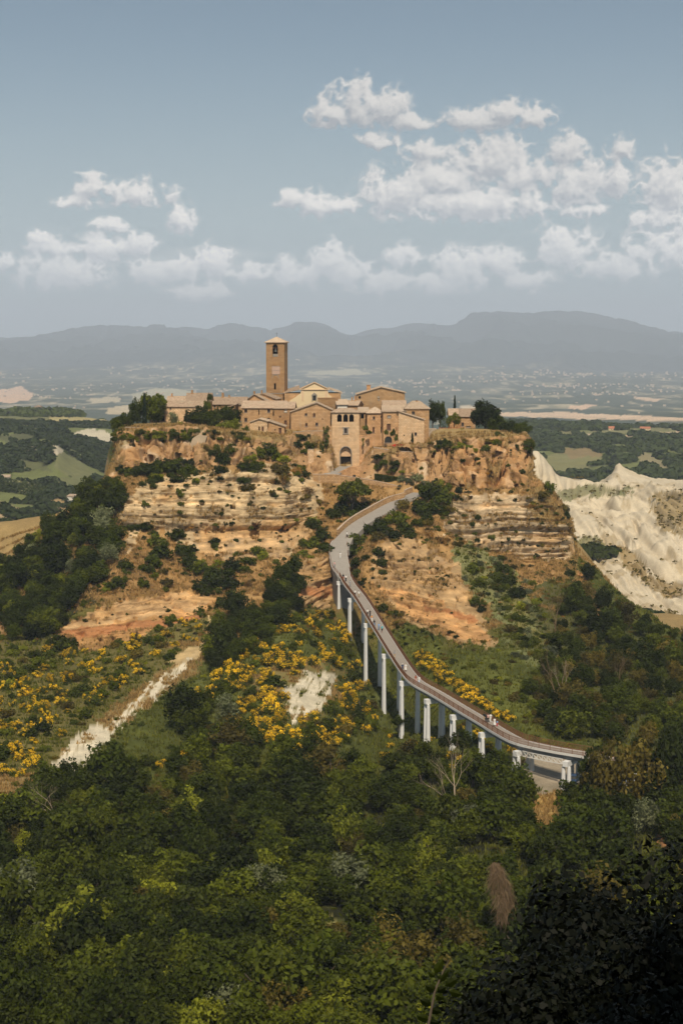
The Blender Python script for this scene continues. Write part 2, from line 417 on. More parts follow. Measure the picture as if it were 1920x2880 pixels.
LJ = [(-600,1612,435),(0,1612,432),(120,1560,425),(200,1500,425),(290,1530,424),(330,1490,425),(500,1485,426),(700,1505,428),(800,1490,434),(900,1450,447),(1000,1440,449),(1100,1430,449),(1200,1450,441),(1300,1540,428),(1480,1585,434),(1600,1572,445),(1680,1640,424),(1750,1695,410),(1920,1790,390),(2600,1800,390)]
LK = [(-600,1606,442),(0,1606,440),(100,1545,436),(200,1440,440),(290,1390,438),(330,1370,435),(500,1352,434),(700,1335,440),(800,1350,445),(900,1370,454),(1000,1368,456),(1100,1390,457),(1200,1380,452),(1300,1402,441),(1480,1400,444),(1500,1402,447),(1560,1424,449),(1600,1492,452),(1612,1574,450),(1680,1640,430),(1750,1685,418),(1920,1785,395),(2600,1795,395)]
LL = [(-600,1602,446),(0,1602,444),(100,1540,440),(200,1430,446),(290,1365,445),(330,1338,446),(500,1327,447),(700,1292,452),(800,1300,460),(880,1334,464),(900,1344,464),(1000,1348,465),(1060,1352,465),(1100,1350,465),(1200,1350,458),(1300,1378,448),(1480,1376,450),(1510,1374,452),(1552,1388,454),(1593,1452,455),(1606,1490,456),(1613,1572,452),(1680,1630,434),(1750,1680,422),(1920,1782,400),(2600,1792,400)]
LM = [(-600,1600,450),(0,1600,450),(100,1535,446),(200,1425,452),(290,1352,452),(312,1300,455),(324,1222,459),(400,1208,460),(520,1200,460),(700,1226,462),(790,1240,466),(820,1222,474),(900,1226,476),(935,1262,476),(945,1312,478),(1010,1312,478),(1045,1262,476),(1100,1256,474),(1200,1250,468),(1300,1238,464),(1440,1232,464),(1486,1238,464),(1494,1343,458),(1510,1352,457),(1550,1380,458),(1590,1444,459),(1605,1487,460),(1614,1570,455),(1680,1622,438),(1750,1676,425),(1920,1780,404),(2600,1790,404)]
LM2 = [(-600,-62,462),(200,-48,466),(290,-40,466),(312,-27,470),(326,-22.5,472),(500,-22.5,474),(700,-24.5,470),(820,-25,482),(900,-25,484),(940,-33,486),(1015,-33,486),(1045,-31,484),(1195,-31,484),(1212,-25,478),(1240,-24,476),(1440,-24,474),(1484,-25,474),(1496,-39,470),(1600,-56,472),(1750,-75,440),(1920,-82,420),(2600,-82,420)]
LN = [(-600,-80,560),(200,-70,560),(300,-50,570),(330,-32,560),(480,-26,575),(1160,-26,575),(1260,-35,560),(1470,-41,540),(1500,-48,550),(1600,-70,530),(1750,-85,500),(2600,-92,500)]
LO = [(-600,-125,640),(2600,-125,640)]
LP = [(-600,-150,900),(2600,-150,900)]
# white scree, rocks, grass: (polygon, colour, warp) in the photo's pixels
ORANGE = (0.45,0.245,0.10); TUFF = (0.40,0.24,0.115); PALE = (0.56,0.415,0.24); STRATA = (0.43,0.28,0.14); CLAY = (0.70,0.62,0.47)
TAN = (0.31,0.180,0.068); GREEN = (0.070,0.080,0.018); FLOOR = (0.022,0.024,0.010); GRASS = (0.115,0.125,0.028); RED = (0.38,0.17,0.07)
PATCH = [
 ([(0,1450),(330,1330),(345,1500),(300,1620),(160,1780),(60,1850),(0,1850)], FLOOR, 20),
 ([(-200,1760),(150,1810),(560,1720),(600,1760),(520,1850),(380,2000),(110,2230),(-200,2230)], (0.15,0.125,0.042), 26),
 ([(-200,2120),(110,2190),(300,2010),(560,1800),(600,1850),(450,1960),(240,2120),(110,2235),(-200,2320)], (0.27,0.20,0.085), 14),
 ([(560,1900),(640,1850),(820,1700),(960,1740),(1000,1860),(1080,2050),(960,2110),(700,2110),(560,1980)], (0.11,0.12,0.035), 20),
 ([(700,1890),(850,1860),(960,1890),(960,1960),(900,2030),(800,2040),(760,1990),(700,1950)], (0.20,0.16,0.06), 14),
 ([(110,2218),(150,2140),(230,2068),(275,2035),(292,2052),(370,1975),(450,1905),(520,1850),(565,1818),(548,1852),(480,1932),(400,1995),(312,2065),(290,2095),(222,2155),(150,2222)], CLAY, 9),
 ([(470,1862),(560,1800),(590,1740),(610,1760),(580,1830),(500,1880)], (0.50,0.36,0.18), 10),
 ([(797,1952),(830,1920),(872,1888),(940,1893),(948,1925),(918,1960),(902,2008),(858,2018),(838,1988),(822,2055),(812,2010)], CLAY, 12),
 ([(1060,1780),(1180,1800),(1290,1850),(1400,1860),(1560,2000),(1520,2070),(1350,1990),(1150,1900),(1080,1830)], GRASS, 18),
 ([(1270,1500),(1400,1560),(1500,1700),(1560,1850),(1480,1870),(1380,1730),(1290,1620)], (0.17,0.18,0.075), 22),
 ([(1500,1650),(1620,1620),(1760,1740),(1920,1830),(1920,2120),(1560,2060),(1560,1900),(1490,1780)], (0.07,0.075,0.028), 22),
 ([(-20,1610),(50,1640),(60,1740),(20,1790),(-200,1790),(-200,1610)], (0.42,0.26,0.12), 12),
 ([(125,1830),(160,1770),(330,1690),(560,1668),(625,1690),(560,1722),(400,1790),(330,1818),(200,1835)], ORANGE, 10),
 ([(160,1770),(330,1690),(560,1668),(600,1680),(560,1712),(330,1745),(170,1790)], STRATA, 8),
 ([(150,1778),(560,1728),(560,1740),(200,1800)], RED, 7),
 ([(350,1560),(345,1400),(400,1365),(480,1335),(680,1320),(760,1300),(930,1345),(905,1400),(880,1490),(820,1560),(700,1570),(540,1545),(420,1470)], PALE, 12),
 ([(540,1500),(720,1470),(880,1440),(860,1520),(800,1580),(560,1560)], (0.52,0.33,0.16), 14),
 ([(825,1575),(930,1560),(935,1715),(850,1700)], STRATA, 8),
 ([(830,1650),(935,1645),(935,1675),(830,1680)], RED, 6),
 ([(1045,1580),(1090,1495),(1170,1500),(1280,1590),(1320,1680),(1390,1800),(1380,1825),(1250,1795),(1150,1745),(1050,1650)], STRATA, 12),
 ([(1050,1640),(1200,1680),(1340,1745),(1385,1815),(1250,1790),(1150,1740)], ORANGE, 9),
 ([(1190,1700),(1330,1735),(1340,1755),(1200,1715)], RED, 7),
 ([(1240,1400),(1500,1385),(1560,1470),(1608,1488),(1612,1585),(1480,1565),(1350,1530),(1250,1500)], (0.56,0.42,0.26), 10),
 ([(1490,1350),(1540,1370),(1580,1470),(1500,1470)], (0.27,0.19,0.075), 14),
 ([(1420,1690),(1450,1650),(1480,1740),(1600,1850),(1560,1880),(1480,1800)], (0.17,0.15,0.05), 16),
 ([(1600,1640),(1640,1600),(1690,1740),(1680,1800),(1640,1720)], (0.33,0.17,0.07), 12),
 ([(1485,2110),(1610,2120),(1640,2190),(1640,2235),(1490,2240),(1470,2170)], (0.34,0.28,0.21), 6),
 ([(1480,2250),(1560,2225),(1600,2250),(1580,2300),(1565,2400),(1530,2380),(1480,2310)], (0.42,0.29,0.10), 10),
 ([(1535,2330),(1562,2330),(1566,2420),(1545,2420)], (0.55,0.45,0.30), 5),
 ([(870,2600),(930,2580),(985,2630),(950,2655),(890,2645)], (0.20,0.18,0.06), 12),
 ([(1150,2690),(1250,2670),(1290,2730),(1240,2780),(1160,2760)], (0.20,0.18,0.06), 12),
 ([(1860,2240),(1990,2180),(1990,2400),(1860,2390)], (0.30,0.15,0.065), 14),
]
def soft_edges(px, py, w, s):
    return px + w * fbm(px / 22.0, py / 22.0, 0, s, 4, 0.6) * 2.2, py + w * fbm(px / 22.0, py / 22.0, 0, s + 90, 4, 0.6) * 2.2
def strata_s(P):
    X, Y, Z = P[..., 0], P[..., 1], P[..., 2]
    return Z + 1.8 * fbm(X / 34, Y / 34, 0, 3, 2) + X * 0.018 + 0.20 * fbm(X / 3, Y / 3, Z * 1.5, 5, 2)
def band(x, a, b_, c, d): return np.clip(np.minimum((x - a) / (b_ - a + 1e-9), (d - x) / (d - c + 1e-9)), 0, 1)
CAVES = [(1398,1290,13,13),(1378,1340,8,16),(1365,1262,16,6),(1412,1335,8,9),(1455,1366,6,9),(1395,1388,11,7),(1350,1385,6,7),(1372,1384,6,6),(1330,1362,6,14),
 (1250,1276,9,4),(1140,1278,18,14),(1060,1275,9,10),(1072,1283,7,9),(1322,1405,5,5),(1378,1245,14,6),
 (716,1495,11,14),(797,1505,15,18),(655,1425,6,7),(500,1300,8,16),(540,1270,4,30),(400,1270,8,22),(425,1300,7,16),(370,1255,10,10),(1300,1390,5,24),(1486,1270,4,30),(1272,1290,4,30),(1220,1300,4,24)]
def hill_disp(P, N, T, px, py):
    X, Y, Z = P[..., 0], P[..., 1], P[..., 2]
    veg = 0.9 * fbm(X / 9, Y / 9, Z / 9, 11, 5, 0.55)
    big = 1.6 * fbm(X / 40, Y / 40, 0, 12, 3)
    s_ = strata_s(P)
    def stp(q, sd, e=0.78):
        f = np.floor(q); t = sst(q - f, e, 1.0); z0 = np.zeros_like(f, dtype=np.int64); fi = f.astype(np.int64)
        return _h(fi, z0, z0, sd) * (1 - t) + _h(fi + 1, z0, z0, sd) * t
    seam = lambda q, w_: -sst(np.abs((q - np.floor(q)) - 0.5), 0.5 - w_, 0.5)
    gate = sst(vn(X / 7, Y / 9, s_ * .7, 27), 0.35, 0.65)
    lay = (stp(s_ * 0.55, 21) - 0.5) * 2.7 + (stp(s_ * 1.25 + 0.3, 22) - 0.5) * 1.8 + seam(s_ * 0.55, .10) * 0.75 * gate + seam(s_ * 1.25 + .3, .13) * 0.55 * (1 - 0.5 * gate) + (vn(s_ * 3.3, X / 3, 0, 25) - 0.5) * 0.4
    cr = vn(X / 1.5 + 7 * np.floor(s_ * 1.1), Y / 6, np.floor(s_ * 1.1), 23); crack = -sst(cr, 0.78, 0.88) * 1.5 * gate - 1.4 * sst(vn(X / 1.7, Y / 4, Z / 1.1, 28), 0.80, 0.90)
    st_ = lay + crack + 0.5 * fbm(X / 5, Y / 5, Z / 5, 24, 4) + 2.0 * fbm(X / 13, Y / 16, Z / 30, 26, 3)
    ridged = 1 - np.abs(fbm(X / 7.5, Y / 7.5, Z / 40, 31, 3)) * 2
    r2 = 1 - np.abs(fbm(X / 2.4, Y / 3, Z / 9, 33, 3)) * 2
    tf = 3.4 * (ridged - 0.5) + 0.8 * (r2 - 0.5) + 0.7 * fbm(X / 3, Y / 3, Z / 3, 32, 4)
    # block shapes in the tuff
    fis = np.abs(fbm(X / 6.5, Y / 9, Z / 45, 37, 3)); tf = tf - 2.4 * sst(-fis, -0.055, -0.01) - 1.0 * sst(-np.abs(fbm(X / 9, Y / 9, Z / 3.2, 38, 3)), -0.05, -0.01)
    hole = vn(X / 2.6, Y / 6, Z / 3.4, 39); tf = tf - 2.2 * sst(hole, 0.84, 0.90)
    tf = tf - 1.5 * sst(vn(X / 1.5, Y / 4, Z / 2.0, 40), 0.80, 0.90)
    tf = tf + 2.2 * (vn(X / 3.2, Y / 9, Z / 5.5, 35) - 0.5)
    wS = np.zeros_like(X)
    wS = np.maximum(wS, band(T, 5.9, 6.05, 7.0, 7.1) * np.maximum(band(px, 110, 150, 560, 640), np.maximum(band(px, 810, 840, 940, 960), band(px, 1030, 1070, 1340, 1400))))
    wS = np.maximum(wS, band(T, 8.9, 9.05, 10.0, 10.15) * np.maximum(band(px, 320, 340, 820, 900), band(px, 1230, 1260, 1590, 1640)))
    wS = np.maximum(wS, 0.8 * band(T, 6.9, 7.0, 7.9, 8.2) * band(px, 1060, 1090, 1240, 1330))
    wS = np.maximum(wS, 0.6 * band(T, 7.6, 8.0, 9.0, 9.1) * band(px, 520, 600, 840, 900))
    wS = np.maximum(wS, 0.9 * band(T, 5.9, 6.0, 7, 7.2) * band(px, -400, -300, 40, 80))
    wT = band(T, 10.9, 11.05, 11.97, 12.05) * np.maximum(band(px, 290, 312, 800, 850), band(px, 1040, 1090, 1510, 1540))
    wT = np.maximum(wT, 0.35 * band(T, 10.9, 11.05, 11.97, 12.05) * band(px, 800, 850, 930, 945))
    flat = band(T, 11.9, 12.1, 13, 14) * band(px, 320, 340, 1470, 1490)
    park = np.exp(-(((px - 1550) / 110) ** 2 + ((py - 2190) / 60) ** 2))
    off = (veg + big) * (1 - np.maximum(np.maximum(wS, wT), np.maximum(flat, park))) + st_ * wS + tf * wT
    along = np.zeros_like(P)
    for (cx, cy, w_, h_) in CAVES:
        q = np.maximum(np.abs(px - cx) / w_, np.abs(py - cy) / h_)
        along[..., 1] += sst(1 - q + 0.3 * fbm(px / 6, py / 6, 0, 44, 2), -0.05, 0.12) * 3.2 * ((T > 7) & (T < 12.02))
    return off, along
def hill_col(P, N, T, px, py, off):
    X, Y, Z = P[..., 0], P[..., 1], P[..., 2]
    n = fbm(X / 14, Y / 14, Z / 14, 51, 4); n2 = fbm(X / 3.5, Y / 3.5, Z / 3.5, 52, 4)
    c = np.empty(P.shape); c[:] = FLOOR
    c = lerp3(c, GREEN, sst(2300 - py + 120 * n, 0, 120))
    c = lerp3(c, GRASS, sst(n2, 0.0, 0.35) * 0.6)
    c = lerp3(c, TAN, sst(1760 - py + 150 * n, -60, 100) * sst(1650 - px, 0, 100))
    c = lerp3(c, (0.36,0.22,0.09), sst(n2 + 0.5 * n, 0.05, 0.5) * sst(1760 - py, 0, 60) * sst(1650 - px, 0, 100))
    c = lerp3(c, (0.20,0.12,0.05), sst(-n2 - 0.3 * n, 0.1, 0.5) * sst(1760 - py, 0, 60) * sst(1650 - px, 0, 100))
    for i, (poly, cc, w_) in enumerate(PATCH):
        qx, qy = soft_edges(px, py, w_, 300 + i * 7)
        xs = [p[0] for p in poly]; ys = [p[1] for p in poly]
        sel = (qx > min(xs)) & (qx < max(xs)) & (qy > min(ys)) & (qy < max(ys)) & (T < 11.0)
        m = np.zeros(px.shape); m[sel] = inpoly(qx[sel], qy[sel], poly)
        m = m * (0.86 + 0.3 * n2).clip(0, 1)
        if cc is CLAY: m = m * (1 - 0.85 * sst(0.6 * n2 + 0.8 * fbm(px / 11 + py / 30, py / 26, 0, 77, 4, 0.6), 0.10, 0.30))
        c = lerp3(c, cc, m.clip(0, 1))
    # tuff crown of the hill
    wT = ((T > 10.95) & (T < 12.05)) * np.maximum(band(px, 296, 312, 1490, 1520), 0)
    ocr = sst(px, 1180, 1330); left = sst(480 - px, 0, 120)
    tuff = lerp3(np.broadcast_to(np.array(TUFF), P.shape), ORANGE, (np.maximum(ocr * 0.95, left * 0.8) * (0.7 + 0.5 * n)).clip(0, 1))
    tuff = lerp3(tuff, (0.52,0.40,0.27), sst(n2 - 0.2 * n, 0.08, 0.4) * 0.8 * (1 - 0.6 * ocr))
    tuff = lerp3(tuff, (0.20,0.12,0.06), sst(fbm(X / 2.2, Y / 3, Z / 14, 55, 3), 0.12, 0.42) * 0.75)
    tuff = lerp3(tuff, (0.16,0.13,0.05), sst(fbm(X / 5, Y / 5, Z / 6, 56, 3) + 0.3 * sst(T, 11.6, 12.0), 0.24, 0.45) * 0.6)
    c = c * (1 - wT[..., None]) + tuff * wT[..., None]
    # plateau
    pl = band(T, 12.0, 12.1, 30, 31)
    c = lerp3(c, lerp3(np.broadcast_to(np.array((0.30,0.21,0.09)), P.shape), GREEN, sst(n, 0.1, 0.5)), pl)
    # ledge of dry grass between the two cliffs
    # bands of the strata: real beds of lighter and darker earth
    s_ = strata_s(P)
    bed = vn(s_ * 0.8, 0, 0, 61); bed2 = vn(s_ * 2.6, X / 12, 0, 62)
    rock = sst(c[..., 0], 0.36, 0.45) * (T < 11.0) * (T > 5.5)
    stain = sst(fbm(X / 2.2, Y / 3, Z / 9, 64, 4), 0.05, 0.4) * rock * (T > 7.5)
    c = lerp3(c, (0.33,0.235,0.14), stain * 0.7)
    c = lerp3(c, (0.50,0.29,0.115), sst(fbm(X / 12, Y / 12, Z / 5, 65, 3), 0.05, 0.35) * rock * 0.6)
    f = 1 + rock * ((bed - 0.5) * 0.50 + (bed2 - 0.5) * (0.55 + 0.5 * (T < 8)) + 0.55 * fbm(X / 2.0, Y / 2, Z / 1.3, 63, 3))
    f = f * (1 - 0.45 * rock * sst(bed2, 0.70, 0.85))
    c = c * f[..., None]
    c = c * (1 + 0.22 * n2[..., None])
    return np.clip(c, 0.005, 0.9)
us = np.arange(-320, 2250, 2.8)
hill = loft('hill', us, [('p', LA), ('p', LB), ('p', LC), ('p', LD), ('p', LE), ('p', LF), ('p', LG), ('p', LH), ('p', LI), ('p', LJ), ('p', LK), ('p', LL), ('p', LM), ('z', LM2), ('z', LN), ('z', LO), ('z', LP)],
            [3, 22, 30, 22, 34, 24, 96, 40, 34, 84, 14, 90, 6, 8, 8, 6], hill_col, hill_disp, None, 1)
# ------------------------------------------------------------------ footbridge and road centre lines
BR = [(1770,2150,-71.6),(1700,2135,-71.6),(1643,2123,-71.6),(1560,2109,-71.6),(1465,2088,-71.5),(1410,2061,-71.4),(1366,2034,-71.2),(1300,1995,-70.8),(1232,1954,-70.2),(1175,1922,-69.5),(1148,1895,-69.0),(1112,1842,-68.0),(1067,1770,-66.0),(1016,1688,-63.0),(984,1646,-61.3),(970,1622,-60.1)]
RD = [(970,1622,-60.1),(958,1597,-58.7),(951,1550,-55.5),(955,1527,-54.0),(978,1500,-51.8),(1010,1472,-49.5),(1064,1440,-47.0),(1115,1412,-44.7),(1150,1397,-43.2),(1185,1384,-42.2)]
def catmull(P_, n):
    out = []
    for i in range(len(P_) - 1):
        p0 = P_[max(i-1, 0)]; p1 = P_[i]; p2 = P_[i+1]; p3 = P_[min(i+2, len(P_)-1)]
        for j in range(n):
            t = j / n
            out.append(0.5 * ((2*p1) + (p2-p0)*t + (2*p0-5*p1+4*p2-p3)*t*t + (3*p1-p0-3*p2+p3)*t**3))
    out.append(P_[-1]); return out
def resample(P_, step):
    out = [P_[0]]; acc = 0
    for a, b_ in zip(P_[:-1], P_[1:]):
        L = (b_ - a).length; t = step - acc
        while t <= L: out.append(a + (b_ - a) * (t / L)); t += step
        acc = (acc + L) % step
    return out
brc = resample(catmull([PZ(*q) for q in BR], 10), 1.0)
rdc = resample(catmull([PZ(*q) for q in RD], 10), 1.0)
# cut the hill under the bridge end and the road
allc = np.array([tuple(p) for p in brc[-14:] + rdc]); PX = hill.P[..., 0]; PY = hill.P[..., 1]; PZz = hill.P[..., 2]
for i, q in enumerate(allc):
    hw = 3.2 if i > 14 else 2.4
    sel = (np.abs(PX - q[0]) < 9) & (np.abs(PY - q[1]) < 9)
    d = np.hypot(PX[sel] - q[0], PY[sel] - q[1])
    lim = q[2] - 0.35 + np.maximum(0, d - hw) * 1.1
    z = PZz[sel]; PZz[sel] = np.minimum(z, lim)
hill.px, hill.py = proj(hill.P[..., 0], hill.P[..., 1], hill.P[..., 2])
sheet_obj('hill', hill, M['terrain'])
# ------------------------------------------------------------------ near slope below the viewer
us2 = np.arange(-1600, 3800, 20.0)
NL = [('z', [(-1600,-1.9,-30),(3800,-1.9,-30)]), ('z', [(-1600,-1.9,1.5),(3800,-1.9,1.5)]), ('z', [(-1600,-9,8),(1000,-8.5,8),(1400,-6.4,8),(1920,-5.2,8),(3800,-4.5,8)]),
      ('z', [(-1600,-24,22),(900,-19,22),(1200,-14.0,22),(1500,-10.8,22),(1920,-9.4,22),(2600,-7.5,22),(3800,-6,22)]),
      ('z', [(-1600,-42,40),(900,-38,40),(1500,-28,40),(1920,-23,40),(3800,-14,40)]),
      ('z', [(-1600,-56,60),(900,-52,60),(1500,-46,60),(1920,-40,60),(3800,-28,60)]),
      ('z', [(-1600,-72,110),(1000,-70,110),(1500,-67,110),(1920,-62,110),(3800,-42,110)]),
      ('z', [(-1600,-79,160),(1000,-78,160),(1500,-78,158),(1920,-76,158),(3800,-62,158)]),
      ('z', [(-1600,-88,190),(3800,-92,190)])]
def near_disp(P, N, T, px, py):
    return 0.8 * fbm(P[..., 0] / 9, P[..., 1] / 9, 0, 5, 4), None
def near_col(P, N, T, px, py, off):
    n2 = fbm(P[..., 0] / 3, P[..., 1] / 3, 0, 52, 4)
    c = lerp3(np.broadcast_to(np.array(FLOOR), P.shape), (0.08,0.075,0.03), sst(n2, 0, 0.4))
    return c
# X from columns: behind-camera rows need plain X, so build it by hand
near = Sheet()
rows = []
for (typ, pts), (typ2, pts2) in zip(NL[:-1], NL[1:]):
    a = np.array(pts, float); c_ = np.array(pts2, float)
    for j in range(10):
        t = j / 10
        D = np.interp(us2, a[:,0], a[:,2]) * (1-t) + np.interp(us2, c_[:,0], c_[:,2]) * t
        Z = np.interp(us2, a[:,0], a[:,1]) * (1-t) + np.interp(us2, c_[:,0], c_[:,1]) * t
        rows.append(np.stack([(us2 - 960) / F * (np.abs(D) + 14), D, Z], -1))
P_ = np.array(rows); P_[..., 2] += 0.8 * fbm(P_[..., 0] / 9, P_[..., 1] / 9, 0, 5, 4) * sst(P_[..., 1], 2, 12)
near.P = P_; near.col = near_col(P_, None, None, None, None, None); near.us = us2; near.T = np.arange(len(rows))
near.px, near.py = proj(P_[..., 0], P_[..., 1], P_[..., 2])
sheet_obj('near_hillside', near, M['terrain'])
# ------------------------------------------------------------------ pale clay badlands on the right
BL = [
 ('p', [(1380,1900,600),(1500,1860,600),(1700,1800,610),(1800,1790,600),(2500,1800,590)]),
 ('p', [(1380,1700,690),(1600,1700,690),(1700,1735,660),(1780,1745,650),(1920,1730,650),(2500,1720,650)]),
 ('p', [(1380,1600,740),(1650,1600,740),(1800,1650,710),(1920,1640,705),(2500,1640,700)]),
 ('p', [(1380,1560,770),(1600,1560,770),(1680,1540,775),(1760,1560,760),(1920,1600,740),(2500,1600,730)]),
 ('p', [(1380,1500,800),(1580,1490,810),(1700,1475,820),(1800,1460,820),(1920,1490,800),(2500,1480,790)]),
 ('p', [(1380,1430,860),(1580,1420,860),(1700,1420,880),(1800,1400,880),(1920,1400,870),(2500,1400,860)]),
 ('p', [(1380,1340,900),(1480,1290,900),(1500,1262,900),(1520,1268,900),(1545,1305,905),(1570,1335,910),(1640,1350,930),(1700,1352,940),(1780,1356,950),(1860,1360,950),(1920,1358,950),(2500,1350,950)]),
 ('p', [(1380,1345,960),(1560,1345,960),(1640,1354,985),(1700,1352,985),(1718,1325,990),(1735,1298,990),(1760,1315,990),(1800,1335,990),(1840,1345,990),(1880,1350,985),(1920,1352,985),(2500,1340,985)]),
 ('z', [(1380,-130,1100),(2500,-130,1100)]), ('z', [(1380,-160,1300),(2500,-160,1300)])]
def bad_disp(P, N, T, px, py):
    X, Y, Z = P[..., 0], P[..., 1], P[..., 2]
    wp = 1.2 * fbm(X / 40, Y / 40, 0, 76, 3)
    rn = 1 - np.abs(fbm(X / 24 + Y / 90 + wp, Y / 150, 0, 71, 3, 0.5)) * 2.4
    rn2 = 1 - np.abs(fbm(X / 8 + Y / 55 + wp, Y / 110, 0, 73, 3, 0.55)) * 2.4
    rn3 = 1 - np.abs(fbm(X / 2.8 + Y / 30 + wp * 2, Y / 60, 0, 75, 2, 0.5)) * 2.2
    off = 5.5 * (rn - 0.5) + 3.0 * (rn2 - 0.5) + 1.6 * (rn3 - .5) + 0.9 * fbm(X / 3, Y / 3, Z / 3, 74, 3)
    e = band(T, 1.0, 2.0, 5.6, 6.0); return off * (0.25 + 0.75 * e), None
BPATCH = [([(1735,1545),(1765,1540),(1800,1580),(1830,1620),(1920,1650),(1920,1680),(1840,1670),(1790,1620),(1745,1580)], (0.27,0.19,0.08), 8),
 ([(1830,1390),(1920,1380),(2200,1380),(2200,1500),(1860,1495),(1840,1440)], (0.30,0.22,0.10), 16),
 ([(1560,1380),(1640,1360),(1740,1370),(1790,1362),(1760,1395),(1640,1405),(1580,1410)], (0.16,0.16,0.07), 12),
 ([(1600,1540),(1640,1510),(1700,1520),(1680,1545),(1620,1560)], (0.17,0.16,0.06), 12),
 ([(1850,1720),(1920,1740),(2300,1740),(2300,1900),(1700,1900),(1700,1790),(1760,1770)], (0.20,0.15,0.06), 14),
 ([(1580,1560),(1640,1600),(1700,1720),(1780,1790),(1700,1860),(1380,1900),(1380,1560)], (0.22,0.16,0.06), 12),
 ([(1490,1350),(1560,1400),(1600,1470),(1600,1500),(1500,1500)], (0.34,0.26,0.13), 14),]
def bad_col(P, N, T, px, py, off):
    X, Y, Z = P[..., 0], P[..., 1], P[..., 2]
    n = fbm(X / 20, Y / 20, Z / 20, 81, 4); n2 = fbm(X / 5, Y / 5, Z / 5, 82, 4)
    c = lerp3(np.broadcast_to(np.array((0.56,0.48,0.35)), P.shape), (0.52,0.43,0.295), sst(n, -0.1, 0.5))
    g = sst(fbm(X / 9 + 5, Y / 20, 0, 84, 5, .65) + 0.15 * n, 0.18, 0.40)
    c = lerp3(c, (0.30,0.22,0.11), g * 0.55)
    for i, (poly, cc, w_) in enumerate(BPATCH):
        qx, qy = soft_edges(px, py, w_, 600 + i * 7)
        c = lerp3(c, cc, (inpoly(qx, qy, poly) * (0.85 + 0.3 * n2)).clip(0, 1))
    c = lerp3(c, (0.10,0.11,0.05), band(T, 6.3, 6.9, 20, 21) * 0.0)
    return np.clip(c * (1 + 0.12 * n2[..., None]), 0.01, 0.9)
badl = loft('badlands', np.arange(1380, 2500, 3.0), BL, [14, 60, 30, 40, 44, 50, 14, 6, 4], bad_col, bad_disp, None, 1)
sheet_obj('badlands', badl, M['badland'])
# ------------------------------------------------------------------ wooded valley sides behind (left and right)
FIELD = (0.30,0.25,0.12); WOODF = (0.045,0.055,0.024); MEAD = (0.16,0.175,0.06)
VLL = [
 ('z', [(-700,-135,560),(500,-135,560)]),
 ('p', [(-700,1660,660),(500,1660,660)]),
 ('p', [(-700,1560,760),(0,1560,760),(500,1560,760)]),
 ('p', [(-700,1440,850),(0,1455,850),(60,1480,840),(130,1500,830),(500,1520,830)]),
 ('p', [(-700,1385,960),(0,1400,960),(130,1412,960),(200,1412,980),(500,1430,980)]),
 ('p', [(-700,1330,1100),(0,1340,1100),(150,1370,1080),(260,1385,1100),(500,1390,1100)]),
 ('p', [(-700,1260,1250),(0,1265,1250),(100,1262,1220),(160,1262,1180),(200,1300,1180),(260,1340,1180),(330,1360,1200),(500,1360,1200)]),
 ('p', [(-700,1196,1500),(0,1198,1500),(120,1205,1450),(200,1210,1500),(320,1215,1500),(500,1220,1500)]),
 ('p', [(-700,1178,1650),(0,1180,1650),(200,1176,1700),(340,1190,1750),(500,1195,1750)]),
 ('p', [(-700,1160,1900),(0,1162,1900),(100,1160,1900),(200,1168,2000),(340,1186,2000),(500,1192,2000)]),
 ('z', [(-700,-130,2400),(500,-150,2400)]), ('z', [(-700,-200,3200),(500,-200,3200)])]
VPATCH = [
 ([(90,1178),(140,1172),(240,1172),(340,1184),(340,1192),(200,1188),(120,1186)], (0.40,0.33,0.15), 3),
 ([(212,1218),(250,1200),(310,1216),(318,1250),(270,1240),(222,1232)], (0.52,0.46,0.34), 7),
 ([(60,1262),(130,1255),(165,1248),(182,1280),(160,1290),(130,1262),(70,1270)], (0.45,0.39,0.28), 6),
 ([(150,1285),(180,1270),(275,1335),(250,1345),(180,1338),(150,1310)], (0.17,0.17,0.075), 5),
 ([(0,1352),(70,1352),(135,1380),(120,1395),(0,1372)], (0.26,0.25,0.11), 3),
 ([(128,1404),(160,1402),(186,1414),(185,1430),(150,1436)], (0.36,0.25,0.12), 3),
 ([(-100,1440),(0,1445),(60,1470),(125,1490),(110,1500),(60,1492),(0,1462),(-100,1455)], (0.42,0.31,0.17), 3),
 ([(-100,1400),(0,1405),(60,1430),(100,1446),(60,1446),(0,1420),(-100,1412)], (0.26,0.21,0.10), 3),
 ([(0,1225),(60,1218),(110,1232),(60,1245),(0,1240)], (0.10,0.105,0.05), 5), ([(180,1340),(250,1345),(270,1372),(200,1380),(150,1360)], (0.15,0.155,0.07), 4), ([(40,1290),(120,1300),(150,1325),(70,1322)], (0.12,0.125,0.055), 5),
 ([(-100,1140),(140,1166),(140,1178),(60,1190),(-100,1182)], (0.16,0.16,0.07), 5)]
VLR = [
 ('z', [(1250,-160,1150),(2700,-160,1150)]),
 ('p', [(1250,1345,1400),(1500,1345,1400),(1650,1350,1400),(1750,1360,1350),(2700,1360,1350)]),
 ('p', [(1250,1300,1500),(1600,1300,1500),(1700,1280,1550),(1800,1290,1500),(2700,1300,1500)]),
 ('p', [(1250,1240,1750),(1600,1240,1750),(1800,1235,1750),(2700,1240,1750)]),
 ('p', [(1250,1204,1900),(1480,1203,1900),(1700,1210,1900),(1920,1214,1900),(2700,1215,1900)]),
 ('p', [(1250,1186,2300),(1500,1187,2300),(1700,1196,2250),(1920,1200,2250),(2700,1203,2250)]),
 ('z', [(1250,-170,2800),(2700,-170,2800)]), ('z', [(1250,-210,3400),(2700,-210,3400)])]
